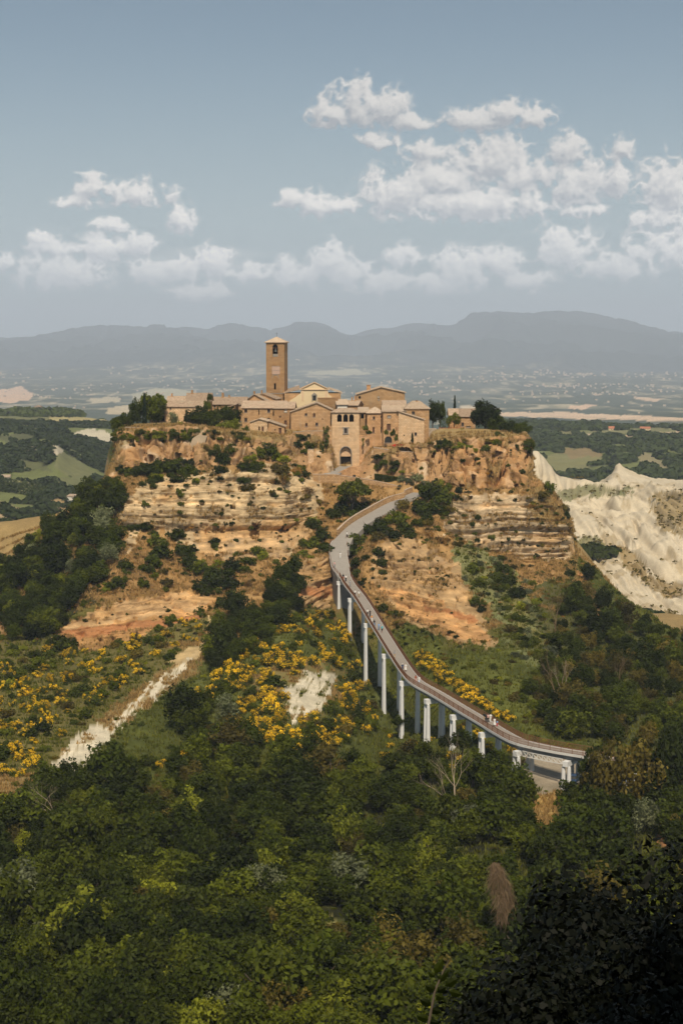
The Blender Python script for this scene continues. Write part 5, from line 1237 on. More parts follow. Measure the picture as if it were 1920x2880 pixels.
# ------------------------------------------------------------------ plants
def leaves(rs, C, rad, n, ls, up=0.3, asp=0.6):
    """n leaves on the surface of a clump at C with radius rad"""
    d = rs.normal(0, 1, (n, 3)); d[:, 2] += up; d /= np.linalg.norm(d, axis=1, keepdims=True)
    p = C + d * rad * rs.uniform(0.55, 1.05, (n, 1))
    nn = d + rs.normal(0, 0.55, (n, 3)); nn /= np.linalg.norm(nn, axis=1, keepdims=True)
    a = np.cross(nn, rs.normal(0, 1, (n, 3))); a /= np.linalg.norm(a, axis=1, keepdims=True) + 1e-9
    b2 = np.cross(nn, a); s_ = ls * rs.uniform(0.6, 1.3, (n, 1))
    return np.stack([p - a * s_, p - b2 * s_ * asp + nn * s_ * .15, p + a * s_, p + b2 * s_ * asp], 1)
def crown_mesh(name, seed, mat, nc=44, nl=54, ls=0.085, shape='tree', asp=0.6):
    rs = np.random.RandomState(seed); VV = []; TT = []
    for i in range(nc):
        if shape == 'tree':
            d = rs.normal(0, 1, 3); d /= np.linalg.norm(d); r = rs.uniform(0.35, 0.80) * rs.uniform(.8, 1.1)
            c = np.array([d[0] * r, d[1] * r, 1.12 + d[2] * r * 0.85]); cr = rs.uniform(0.20, 0.36)
        elif shape == 'bush':
            d = rs.normal(0, 1, 3); d[2] = abs(d[2]); d /= np.linalg.norm(d); r = rs.uniform(0.3, 0.78)
            c = np.array([d[0] * r, d[1] * r, 0.22 + d[2] * r * 0.85]); cr = rs.uniform(0.18, 0.34)
        elif shape == 'cypress':
            z = rs.uniform(0.04, 1) ; w = (1 - z) ** 0.55 * min(1, z * 8 + .4); t = rs.uniform(0, 6.283)
            c = np.array([math.cos(t) * w * .6, math.sin(t) * w * .6, z * 6.4 + .2]); cr = 0.34 * (0.5 + w * .6)
        elif shape == 'umbrella':
            t = rs.uniform(0, 6.283); r = math.sqrt(rs.uniform(0, 1)) * .85
            c = np.array([math.cos(t) * r, math.sin(t) * r, 1.45 + rs.uniform(-.18, .16) - r * r * .25]); cr = rs.uniform(.14, .26)
        elif shape == 'hang':
            t = rs.uniform(0, 6.283); z = rs.uniform(0, 1); r = (.25 + .5 * z) * rs.uniform(.3, 1)
            c = np.array([math.cos(t) * r, math.sin(t) * r * .5, z * 2.6]); cr = rs.uniform(.18, .3)
        q = leaves(rs, c, cr, nl, ls, 0.25, asp)
        VV.append(q); TT.append(np.clip(np.repeat(rs.uniform(0.0, 1.0, nl) * 0.55 + rs.uniform(0, .45), 4), 0, 1))
    V = np.concatenate(VV).reshape(-1, 3); T = np.concatenate(TT)
    return npmesh(name, V, np.arange(len(V)).reshape(-1, 4), mat, tone=T)
def trunk_mesh(seed, h=1.15, r=0.07, mat=None):
    rr = random.Random(seed); q = MB(); b2 = Vector((rr.uniform(-.1, .1), rr.uniform(-.1, .1), h))
    q.tube([(0,0,-.25),(0,0,.1),tuple(b2 * .6),tuple(b2)], [r*1.3, r, r*.8, r*.45], 7)
    for i in range(5):
        t = rr.uniform(0, 6.28); s_ = b2 * rr.uniform(.45, .9); e = s_ + Vector((math.cos(t)*.55, math.sin(t)*.55, .5)); m_ = (s_ + e) / 2 + Vector((0,0,-.06))
        q.tube([tuple(s_), tuple(m_), tuple(e)], [r*.5, r*.35, r*.12], 5)
    return q.mesh('trunk', mat or M['bark'])
PR = {}
def proto(kind, metas): PR[kind] = metas
TR = [trunk_mesh(i) for i in range(4)]
STEM = [trunk_mesh(20 + i, .7, .05) for i in range(3)]
proto('dark', [crown_mesh('crown', 100 + i, M['leaf'], 46, 56, .080) for i in range(6)])
proto('mid', [crown_mesh('crown', 120 + i, M['leaf_mid'], 42, 52, .082) for i in range(4)])
proto('light', [crown_mesh('crown', 140 + i, M['leaf_light'], 34, 50, .075) for i in range(3)])
proto('olivey', [crown_mesh('crown', 160 + i, M['leaf_olive'], 34, 46, .07) for i in range(3)])
proto('silver', [crown_mesh('crown', 170 + i, M['leaf_pale'], 34, 46, .065) for i in range(2)])
proto('cypress', [crown_mesh('crown', 180, M['leaf_cypress'], 90, 60, .13, 'cypress')])
proto('umbrella', [crown_mesh('crown', 185, M['leaf_light'], 46, 50, .07, 'umbrella')])
proto('sdark', [crown_mesh('foliage', 200 + i, M['leaf'], 24, 44, .10, 'bush') for i in range(4)])
proto('smid', [crown_mesh('foliage', 210 + i, M['leaf_mid'], 24, 44, .10, 'bush') for i in range(4)])
proto('slight', [crown_mesh('foliage', 220 + i, M['leaf_light'], 22, 40, .10, 'bush') for i in range(3)])
proto('solive', [crown_mesh('foliage', 230 + i, M['leaf_olive'], 22, 40, .10, 'bush') for i in range(3)])
proto('ssilver', [crown_mesh('foliage', 240 + i, M['leaf_pale'], 20, 36, .09, 'bush') for i in range(2)])
proto('sdry', [crown_mesh('foliage', 250 + i, M['leaf_dry'], 18, 36, .09, 'bush', .25) for i in range(3)])
proto('ivy', [crown_mesh('foliage', 260 + i, M['leaf_mid'], 34, 40, .10, 'hang') for i in range(2)])
proto('broom', [crown_mesh('foliage', 270 + i, M['broom_green'], 20, 34, .09, 'bush', .3) for i in range(4)])
def blossom(seed, dens):
    rs = np.random.RandomState(seed); rs2 = np.random.RandomState(seed); VV = []
    for i in range(20):
        d = rs.normal(0, 1, 3); d[2] = abs(d[2]) + .12; d /= np.linalg.norm(d); r = rs.uniform(0.45, 0.85)
        if rs.rand() > dens: continue
        c = np.array([d[0] * r, d[1] * r, 0.26 + d[2] * r * 0.9]); q = leaves(rs, c, rs.uniform(.14, .32), 64, .046, 0.9, .6)
        VV.append(q)
    V = np.concatenate(VV).reshape(-1, 3)
    return npmesh('blossom', V, np.arange(len(V)).reshape(-1, 4), M['broom'], tone=np.repeat(rs.rand(len(V) // 4), 4))
BLO = [blossom(300 + i, .72) for i in range(4)] + [blossom(320 + i, .36) for i in range(3)]
TREEK = {'dark', 'mid', 'light', 'olivey', 'silver', 'umbrella', 'cypress'}
plants = []      # (kind, loc, rx, rz, label, group, name, cat, force)
def addp(kind, loc, r, hz=None, label=None, group=None, name=None, cat=None, force=False):
    plants.append([kind, Vector(loc), r, hz if hz else r, label, group, name, cat, force])
rnd = random.Random(11)
def pick(w):
    t = rnd.random() * sum(x[1] for x in w)
    for k_, x in w:
        t -= x
        if t <= 0: return k_
    return w[-1][0]
def scatter(sheet, poly, dx, dy, w, r0, r1, label, group, name, cat, tmin=0, keep=1.0, sink=0.15, squash=(0.85, 1.2), gap=0):
    xs = [p[0] for p in poly]; ys = [p[1] for p in poly]; y = min(ys); row = 0
    while y < max(ys):
        x = min(xs) + (dx / 2 if row % 2 else 0)
        while x < max(xs):
            px = x + rnd.uniform(-.45, .45) * dx; py = y + rnd.uniform(-.45, .45) * dy
            if inpoly(np.array(px), np.array(py), poly) and rnd.random() < keep and not (gap and py < 2560 and vn(px / 150.0, py / 75.0, 0, 909) > gap):
                p = hit(sheet, px, min(py, 2985), tmin)
                if p is not None:
                    k_ = pick(w); r = rnd.uniform(r0, r1) * (1 if rnd.random() < .82 else 1.4)
                    addp(k_, p - Vector((0, 0, sink * r)), r, r * rnd.uniform(*squash), label, group, name, cat)
            x += dx
        y += dy; row += 1
VAL = [(-160,2240),(110,2245),(190,2175),(330,2070),(430,2000),(560,1975),(640,2010),(720,2090),(850,2140),(980,2165),(1070,2150),(1180,2155),(1300,2175),(1400,2190),(1480,2230),(1475,2300),(1500,2380),(1545,2430),(1600,2400),(1575,2300),(1610,2260),(1690,2240),(2080,2240),(2080,2990),(-160,2990)]
scatter(hill, VAL, 66, 35, [('dark', 5), ('mid', 4), ('olivey', .9), ('light', .7), ('silver', .2)], 2.0, 3.7, 'leafy green tree in the dense wood that fills the valley bottom', 'trees of the valley wood', 'broadleaf_tree', 'tree', gap=.70)
scatter(hill, VAL, 70, 38, [('sdark', 3), ('smid', 3), ('solive', 1.5)], 1.2, 2.0, 'low green bush between the trees of the valley bottom wood', 'bushes of the valley wood', 'shrub', 'bush', keep=.45)
LW = [(-160,1620),(-60,1600),(40,1570),(110,1520),(160,1470),(215,1425),(280,1375),(318,1345),(350,1400),(345,1480),(335,1560),(290,1640),(240,1700),(180,1760),(120,1810),(40,1810),(0,1760),(-160,1800)]
scatter(hill, LW, 34, 22, [('dark', 5), ('mid', 4), ('light', .7), ('silver', .35)], 1.9, 3.3, 'dark leafy tree on the steep wooded flank left of the cliffs', 'trees of the left flank', 'broadleaf_tree', 'tree')
scatter(hill, [(-160,1790),(0,1770),(120,1815),(180,1830),(100,1900),(0,1960),(-160,2000)], 36, 26, [('smid', 4), ('sdark', 2), ('slight', 1)], 1.3, 2.2, 'green bush on the grassy slope below the left woods', 'bushes of the left slope', 'shrub', 'bush', keep=.8)
CP = [(575,1880),(585,1800),(640,1745),(700,1720),(765,1670),(830,1630),(860,1690),(850,1730),(770,1790),(690,1850),(620,1900)]
scatter(hill, CP, 30, 20, [('dark', 6), ('mid', 1)], 1.8, 2.7, 'dark green tree in the copse left of the bridge head', 'trees of the dark copse', 'broadleaf_tree', 'tree')
RW = [(1640,1600),(1700,1640),(1760,1715),(1850,1770),(1920,1800),(2080,1810),(2080,2150),(1750,2110),(1640,2100),(1540,2060),(1470,1990),(1520,1900),(1560,1830),(1560,1740),(1600,1680)]
scatter(hill, RW, 44, 28, [('dark', 5), ('mid', 3), ('olivey', 2), ('light', .4)], 1.8, 3.2, 'dark leafy tree on the wooded slope right of the footbridge', 'trees of the right slope', 'broadleaf_tree', 'tree', keep=.93)
scatter(hill, [(1480,1700),(1560,1650),(1620,1600),(1640,1660),(1560,1850),(1520,2060),(1420,1960),(1440,1850)], 40, 28, [('smid', 3), ('sdark', 2), ('solive', 3), ('ssilver', .7)], 1.1, 2.2, 'bush on the grassy slope between the bridge and the right woods', 'bushes of the right slope', 'shrub', 'bush', keep=.8)
scatter(hill, [(1260,1500),(1400,1560),(1520,1660),(1560,1850),(1480,1880),(1380,1740),(1290,1620)], 30, 22, [('slight', 4), ('ssilver', 2.5), ('smid', 1.5), ('solive', 1)], 1.0, 1.9, 'pale green bush on the slope below the right cliff', 'pale bushes below the right cliff', 'shrub', 'bush', keep=.72)
scatter(hill, [(1080,1800),(1180,1810),(1290,1850),(1400,1870),(1500,1960),(1530,2070),(1350,1990),(1150,1900)], 40, 26, [('slight', 2), ('smid', 4), ('solive', 1)], .7, 1.4, 'green bush on the grass slope above the lower bridge', 'bushes above the lower bridge', 'shrub', 'bush', keep=.55)
BR1 = [(-160,2150),(-160,1880),(60,1850),(150,1830),(330,1800),(420,1770),(560,1725),(610,1740),(560,1800),(500,1860),(400,1900),(300,1985),(200,2050),(130,2130),(60,2190)]
bl = 'yellow flowering broom bush on the slope left of the pale scree'
scatter(hill, BR1, 36, 22, [('broom1', 4), ('broom2', 2.5), ('smid', 3), ('sdark', 1.6), ('solive', 1)], 1.1, 2.2, bl, 'broom bushes of the left slope', 'broom_bush', 'bush', keep=.85)
BR2 = [(580,1905),(660,1850),(760,1790),(840,1725),(900,1690),(950,1740),(985,1830),(1030,1950),(1070,2030),(1050,2060),(960,2100),(850,2140),(740,2100),(640,2040),(560,1990)]
scatter(hill, BR2, 30, 18, [('broom1', 6.5), ('broom2', 1.2), ('smid', 2.2), ('sdark', .8), ('solive', .3)], 1.3, 2.5, 'yellow flowering broom bush on the knoll left of the bridge piers', 'broom bushes of the knoll', 'broom_bush', 'bush', keep=.84)
for line in ([(1165,1850),(1210,1885),(1250,1920),(1300,1950),(1350,1985),(1400,2012),(1435,2035)], [(1190,1840),(1235,1880),(1280,1920),(1330,1950),(1375,1980)]):
    for (x0_, y0_), (x1_, y1_) in zip(line[:-1], line[1:]):
        for t in (0, .33, .66):
            p = hit(hill, x0_ + (x1_ - x0_) * t + rnd.uniform(-8, 8), y0_ + (y1_ - y0_) * t + rnd.uniform(-6, 10))
            if p is not None: addp('broom1', p - Vector((0,0,.2)), rnd.uniform(1.5, 2.2), None, 'yellow flowering broom bush along the right side of the lower bridge', 'broom bushes beside the lower bridge', 'broom_bush', 'bush')
scatter(hill, [(1080,2075),(1180,2065),(1300,2090),(1330,2150),(1250,2190),(1100,2200),(1060,2150)], 44, 30, [('broom1', 3), ('broom2', 2), ('smid', 2)], .9, 2.0, 'yellow flowering broom bush below the middle bridge piers', 'broom bushes below the piers', 'broom_bush', 'bush', keep=.8)
for x, y in ((640,2180),(800,2170),(780,2150),(1290,2060),(1350,2090),(1340,2070),(1370,2110),(1435,2110),(1440,2120),(820,2215),(1080,2400),(1110,2380),(945,2330),(520,2130),(455,2160)):
    p = hit(hill, x, y)
    if p is not None: addp('broom1', p, rnd.uniform(1.2, 1.9), None, 'single yellow broom bush standing among the green trees', 'lone broom bushes', 'broom_bush', 'bush')
# shrubs that cling to cliffs and ledges, read one by one off the photograph: px, py of the middle, radius px, kind
CS = [(345,1318,20,'sdark'),(372,1330,22,'smid'),(398,1322,24,'sdark'),(425,1318,26,'sdark'),(455,1308,30,'sdark'),(490,1305,30,'sdark'),(522,1318,26,'sdark'),(535,1300,18,'sdark'),(440,1345,18,'sdark'),(500,1345,20,'sdark'),
 (625,1290,26,'sdark'),(612,1268,18,'smid'),(650,1262,18,'smid'),(622,1320,18,'sdark'),(760,1262,27,'sdark'),(735,1275,20,'smid'),(780,1282,16,'smid'),(705,1285,16,'slight'),(690,1310,24,'sdark'),(720,1310,20,'smid'),(686,1345,20,'sdark'),(700,1370,16,'solive'),
 (790,1320,24,'solive'),(770,1350,20,'sdry'),(800,1350,24,'sdry'),(830,1322,18,'sdry'),(845,1318,14,'smid'),(860,1335,14,'smid'),(840,1250,16,'sdark'),(848,1228,14,'sdark'),(870,1255,14,'smid'),(1000,1360,20,'slight'),
 (960,1430,26,'smid'),(940,1445,20,'smid'),(1010,1420,24,'sdark'),(990,1440,18,'smid'),(975,1400,20,'slight'),
 (880,1475,22,'smid'),(905,1505,24,'sdark'),(880,1525,22,'smid'),(915,1535,22,'sdark'),(855,1530,18,'smid'),(850,1555,16,'slight'),
 (1075,1480,30,'sdark'),(1110,1455,32,'smid'),(1040,1488,24,'sdark'),(1140,1480,26,'smid'),(1100,1500,22,'sdark'),(1060,1510,18,'solive'),(1150,1500,18,'smid'),
 (1005,1520,26,'smid'),(1000,1550,26,'sdark'),(1010,1580,20,'smid'),(1012,1612,16,'sdark'),(1020,1640,12,'sdark'),(1060,1550,20,'sdark'),(1062,1580,18,'sdark'),(1070,1610,12,'smid'),
 (1180,1425,30,'sdark'),(1215,1385,34,'smid'),(1250,1400,28,'smid'),(1225,1425,28,'sdark'),(1195,1360,18,'ssilver'),(1260,1430,18,'solive'),(1175,1345,16,'ssilver'),(1235,1355,16,'slight'),(1200,1455,20,'sdark'),
 (1290,1378,13,'sdark'),(1288,1395,10,'sdark'),(1410,1600,22,'sdark'),(1395,1625,22,'smid'),(1430,1630,26,'sdark'),(1450,1665,26,'sdark'),(1400,1650,20,'smid'),(1350,1640,18,'smid'),(1340,1690,18,'smid'),(1355,1710,14,'sdark'),(1330,1600,20,'smid'),(1105,1725,20,'sdark'),(1075,1710,16,'smid'),
 (1540,1370,18,'smid'),(1520,1390,18,'solive'),(1590,1450,14,'sdark'),(1610,1460,12,'smid'),(1580,1425,14,'solive'),
 (405,1478,20,'sdark'),(440,1520,22,'smid'),(460,1555,24,'sdark'),(430,1580,20,'smid'),(495,1505,20,'smid'),(520,1545,24,'sdark'),(535,1580,24,'sdark'),(560,1600,22,'smid'),(590,1640,28,'sdark'),(620,1620,28,'sdark'),(650,1590,22,'sdark'),(640,1640,22,'sdark'),(600,1600,16,'smid'),(575,1660,16,'smid'),
 (410,1600,18,'smid'),(400,1640,16,'smid'),(700,1575,20,'smid'),(725,1545,22,'smid'),(740,1560,16,'slight'),(685,1600,14,'smid'),(600,1520,13,'sdark'),(602,1535,9,'sdark'),(625,1445,8,'sdark'),(510,1390,9,'smid'),(508,1415,9,'smid'),(505,1440,8,'smid'),(405,1415,11,'smid'),(500,1380,9,'smid'),(470,1640,14,'solive'),
 (330,1640,22,'smid'),(350,1590,18,'smid'),(370,1480,14,'smid'),(640,1420,6,'smid'),(455,1465,12,'sdry'),(540,1480,12,'sdry'),(560,1720,14,'smid'),(480,1740,16,'smid'),(620,1700,14,'smid'),(160,1815,24,'smid'),(190,1805,20,'sdark'),(700,1640,14,'sdry'),(760,1620,16,'sdry'),(810,1600,14,'slight'),(780,1580,12,'slight'),(830,1450,12,'sdry'),(860,1420,16,'sdry'),(870,1380,18,'sdry'),(1210,1500,20,'sdry'),(1240,1520,18,'sdry'),(1500,1420,16,'sdry'),(1350,1500,10,'sdry'),
 (1150,1350,14,'ssilver'),(1060,1310,12,'slight'),(1080,1300,12,'smid'),(1105,1320,12,'smid'),(1130,1345,14,'ssilver'),(1135,1325,10,'slight')]
rows_ = {'sdark': 'dark green', 'smid': 'mid green', 'slight': 'light green', 'solive': 'olive brown', 'ssilver': 'silvery', 'sdry': 'dry straw-coloured'}
def place_word(x, y):
    if y < 1300: return 'at the foot of the town walls'
    if x > 1480: return 'at the right edge of the cliff'
    if 930 < x < 1290 and y < 1660: return 'beside the steep road to the town'
    if x >= 1290: return 'on the slope of the right cliff'
    if x > 600 and y < 1400: return 'on the rock ledge below the town walls'
    if y < 1360: return 'on the long ledge under the left tuff cliff'
    if y < 1480: return 'in the face of the white layered cliff'
    return 'on the dry slope below the left cliffs'
for x, y, r, k_ in CS:
    p = hit(hill, x, y + r * .55)
    if p is None: continue
    m_ = (1.8 if (y > 1480 and x < 700) else 1.45) * r * p.y / F; pw = place_word(x, y)
    addp(k_, p - Vector((0, 0, .15 * m_)), m_ * 1.0, m_ * rnd.uniform(.85, 1.2), rows_[k_] + ' shrub growing ' + pw, rows_[k_] + ' shrubs ' + pw, 'shrub', 'bush', True)
    for _ in range(2 if r > 13 else 1):
        p = hit(hill, x + rnd.uniform(-1.5, 1.5) * r, y + r * .6 + rnd.uniform(-.9, 1.3) * r)
        if p is None or (k_ == 'x'): continue
        k2 = rnd.choice([k_, 'smid', 'solive', 'slight', k_]); m2 = m_ * rnd.uniform(.35, .7)
        addp(k2, p - Vector((0, 0, .2 * m2)), m2, m2 * rnd.uniform(.6, 1.3), rows_[k2] + ' shrub growing ' + pw, rows_[k2] + ' shrubs ' + pw, 'shrub', 'bush', False)
for i_ in range(150):
    x = rnd.choice([rnd.uniform(340, 920), rnd.uniform(1180, 1590)]); yy_ = rnd.uniform(1240, 1580); k_ = rnd.choice(['smid', 'sdark', 'solive', 'sdry', 'smid']); p = hit(hill, x, yy_)
    if p is None: continue
    m_ = rnd.uniform(.5, 1.5); sd_ = 'left' if x < 1000 else 'right'
    addp(k_, p - Vector((0, 0, .3 * m_)), m_, m_ * rnd.uniform(.6, 1.3), rows_[k_] + ' bush rooted on the face of the ' + sd_ + ' cliff', rows_[k_] + ' bushes on the ' + sd_ + ' cliff face', 'shrub', 'bush', False)
for i_ in range(95):
    x = rnd.choice([rnd.uniform(322, 700), rnd.uniform(322, 560), rnd.uniform(1210, 1490)]); y0_ = 1216 if x < 700 else 1246
    k_ = rnd.choice(['smid', 'sdark', 'solive', 'slight', 'smid']); p = hit(hill, x, y0_ + rnd.uniform(-6, 22))
    if p is None: continue
    m_ = rnd.uniform(.8, 1.9)
    sd_ = 'left' if x < 700 else 'right'
    addp(k_, p - Vector((0, 0, .3 * m_)), m_, m_ * rnd.uniform(.7, 1.3), rows_[k_] + ' bush spilling over the rim of the ' + sd_ + ' tuff cliff', rows_[k_] + ' bushes on the ' + sd_ + ' rim', 'shrub', 'bush', True)
# trees and greenery of the town: kind, px, base py, half width px, height px, D, label, name, category
TV = [('mid',328,1216,18,44,466,'small tree on the very left corner of the cliff top','broadleaf_tree','tree'),('dark',352,1210,20,50,472,'dark tree behind the broken pillar at the left end','broadleaf_tree','tree'),
 ('dark',1470,1236,22,48,478,'dark tree behind the yellowish bush on the right cliff corner','broadleaf_tree','tree'),('mid',1440,1236,30,44,486,'low green tree filling the right end of the plateau','broadleaf_tree','tree'),('smid',1490,1262,16,34,462,'green bush at the outermost right corner of the cliff','shrub','bush'),
 ('dark',655,1206,26,58,480,'dark leafy tree at the right end of the pergola garden','broadleaf_tree','tree'),('mid',560,1206,28,44,474,'mid green tree between the silvery olive and the pergola','broadleaf_tree','tree'),('mid',425,1208,38,104,478,'big rounded tree at the far left end of the town','broadleaf_tree','tree'),
 ('dark',385,1208,24,82,474,'dark tree left of the cypress at the left end of the town','broadleaf_tree','tree'),('mid',448,1200,26,86,482,'tree behind the outbuilding at the left end of town','broadleaf_tree','tree'),
 ('cypress',407,1206,8,92,472,'narrow dark cypress at the left end of the town','cypress','tree'),
 ('sdark',360,1215,20,34,468,'dark bush on the left cliff edge beside the broken pillar','shrub','bush'),('smid',338,1215,16,26,466,'bush at the very left corner of the cliff top','shrub','bush'),
 ('smid',430,1212,18,26,468,'mid green bush at the foot of the cypress','shrub','bush'),('smid',395,1214,16,22,466,'low bush right of the broken pillar on the cliff edge','shrub','bush'),
 ('sdark',440,1186,14,30,478,'ivy bush climbing the outbuilding wall','shrub','bush'),('slight',468,1210,22,22,468,'bright hedge bush left of the silvery olive','shrub','bush'),
 ('silver',488,1206,18,50,474,'silvery olive tree in front of the leftmost long house','olive_tree','tree'),
 ('slight',515,1210,26,28,470,'bright green rounded bush on the cliff edge left of the pergola','shrub','bush'),
 ('dark',540,1210,26,54,474,'dark bushy tree left of the pergola garden','broadleaf_tree','tree'),('dark',572,1208,30,62,476,'dark tree in front of the vine-covered chimney end','broadleaf_tree','tree'),
 ('mid',600,1212,30,60,474,'mid green tree in the garden left of the pergola','broadleaf_tree','tree'),('dark',632,1206,30,62,478,'dark tree behind the pergola','broadleaf_tree','tree'),
 ('smid',590,1128,9,26,484,'creeper spilling over the end of the higher tiled roof','creeper','climber'),('smid',584,1155,12,34,482,'creeper hanging on the wall below the roof end','creeper','climber'),
 ('slight',632,1212,24,36,470,'bright green vine of the pergola, left half','vine','climber'),('slight',655,1211,22,38,470,'bright green vine of the pergola against the house corner','vine','climber'),
 ('sdark',500,1250,18,40,459,'dark bush hanging down the tuff cliff left of centre','shrub','bush'),('smid',490,1228,20,26,461,'bush on the cliff edge below the silvery olive','shrub','bush'),('smid',540,1228,24,30,461,'ivy bush on the cliff edge left of the pale slab','shrub','bush'),
 ('sdark',530,1260,14,40,459,'dark ivy hanging beside the pale rock slab','shrub','bush'),('solive',560,1228,20,16,461,'dry brown bush on the cliff edge above the pale slab','shrub','bush'),('solive',590,1228,18,14,462,'dry bush on the cliff edge left of the garden wall','shrub','bush'),
 ('sdark',375,1262,14,24,457,'dark bush in a hollow of the far left cliff','shrub','bush'),('smid',455,1262,8,26,457,'small bush in a crack of the left cliff','shrub','bush'),
 ('ivy',918,1252,12,52,474,'ivy climbing the rubble wall left of the gate tower','ivy','climber'),('ivy',906,1276,10,36,473,'ivy spreading down the rubble wall left of the gate','ivy','climber'),
 ('smid',1028,1212,10,18,478,'bush under the arch of the balcony house right of the gate','shrub','bush'),('smid',1037,1222,9,14,476,'plant on top of the rock right of the gate tower','shrub','bush'),('ivy',1021,1254,5,22,476.5,'small ivy on the buttress of the gate tower','ivy','climber'),
 ('smid',1106,1226,9,22,474,'leafy plant on the terrace of the tall front house','shrub','bush'),('smid',1115,1240,7,22,474,'plant beside the arched door of the tall front house','shrub','bush'),('cypress',1159,1256,6,36,474,'small clipped dark column shrub in front of the tall pale house','shrub','bush'),
 ('smid',1085,1222,7,16,475,'small plant at the corner of the tall front house','shrub','bush'),
 ('dark',1216,1206,20,76,494,'dark pine-like tree just right of the tall block','broadleaf_tree','tree'),('dark',1237,1204,18,72,496,'second dark tree right of the tall block','broadleaf_tree','tree'),
 ('cypress',1278,1166,5.5,50,510,'tall thin cypress rising above the lone house','cypress','tree'),
 ('light',1276,1206,20,44,480,'light green tree beside the dark gable of the lone house','broadleaf_tree','tree'),
 ('slight',1303,1224,14,22,474,'left half of the clipped hedge under the lone house','hedge','hedge'),('slight',1325,1224,14,22,474,'right half of the clipped hedge under the lone house','hedge','hedge'),
 ('dark',1362,1226,46,96,476,'biggest dark round tree at the right end of the town','broadleaf_tree','tree'),('dark',1395,1230,30,60,474,'dark tree against the right side of the biggest tree','broadleaf_tree','tree'),
 ('dark',1430,1230,28,46,472,'dark low tree trailing toward the right cliff edge','broadleaf_tree','tree'),('mid',1455,1232,20,40,470,'rightmost small tree on the cliff edge','broadleaf_tree','tree'),
 ('smid',1400,1228,20,16,468,'low green bush under the biggest round tree','shrub','bush'),('solive',1365,1246,20,14,464,'dry bush on the right cliff edge','shrub','bush'),('solive',1390,1246,18,15,464,'dry grassy bush below the brown edge wall','shrub','bush'),
 ('solive',1458,1268,17,36,463,'yellowish bush at the top right corner of the cliff','shrub','bush'),('sdark',1480,1276,16,40,463,'dark bush overhanging the right cliff corner','shrub','bush'),('sdark',1458,1290,13,30,460,'dark ivy hanging under the yellowish corner bush','shrub','bush'),
 ('sdark',1262,1262,18,30,463,'dark bush on the cliff edge right of the caves','shrub','bush'),('sdark',1275,1282,10,34,460,'ivy hanging down the cliff from the dark edge bush','shrub','bush'),
 ('smid',1075,1285,14,18,472,'green bush inside the rock caves right of the gate','shrub','bush'),('sdark',1060,1292,16,18,470,'dark bush at the foot of the rock caves','shrub','bush'),('sdark',1110,1312,16,24,468,'dark bush below the cave with the red flowers above','shrub','bush'),
 ('umbrella',990,1452,46,92,447,'wide flat-topped light green tree between the ramp wall and the road','broadleaf_tree','tree'),
 ('dark',1612,1652,20,76,438,'dark lone tree at the right end of the layered cliff','broadleaf_tree','tree'),('olivey',1592,1640,14,50,440,'thin brownish tree beside the dark lone tree','broadleaf_tree','tree')]
for (k_, x, yb, hw, hp, D, lab, nm, ct_) in TV:
    p = PD(x, yb, D); m_ = D / F
    hw *= 1.2 if k_ != 'cypress' else 1.0; hp *= 1.08; H0 = {'cypress': 6.6, 'umbrella': 1.75, 'ivy': 2.8}.get(k_, 2.0 if k_ in TREEK else 1.2)
    addp(k_, p, hw * m_, hp * m_ / H0, lab, None, nm, ct_, True)
# clipped hedge above the path wall is its own object below
# big near trees at the right of the car park and around the bridge end
BT = [('dark',1668,2296,58,222,257,'dark tree crown covering the very end of the bridge deck'),('mid',1628,2300,34,96,256,'low green tree at the foot of the last bridge pier'),('olivey',1700,2300,80,250,254,'large olive-toned tree hiding the lower end of the bridge'),('olivey',1790,2300,90,275,256,'tallest olive-toned tree behind the car park'),('dark',1870,2290,85,250,258,'large dark tree at the right edge above the parked cars'),
 ('dark',1672,2320,62,125,252,'dark low tree below the last bridge pier'),('dark',1900,2230,60,170,276,'dark tree cut by the right frame edge beside the car park'),
 ('dark',1450,2290,64,150,258,'dense dark tree left of the sunny clearing'),('mid',1390,2260,56,130,262,'green tree under the second last pier'),('mid',1330,2200,50,110,270,'green tree in front of the lower bridge piers'),('dark',1400,2190,40,90,272,'dark tree touching the bridge girder'),
 ('silver',730,2560,80,150,205,'silvery grey-green tree in the middle of the valley wood'),('dark',1300,2120,36,76,288,'small dark tree beside the seventh bridge pier'),('dark',1250,2110,26,46,292,'dark bushy tree between the middle piers'),('dark',1120,2050,24,40,322,'dark tree at the foot of the fourth pier')]
for (k_, x, yb, hw, hp, D, lab) in BT:
    addp(k_, PD(x, yb, D), hw * D / F, hp * D / F / 2.0, lab, None, 'broadleaf_tree', 'tree', True)
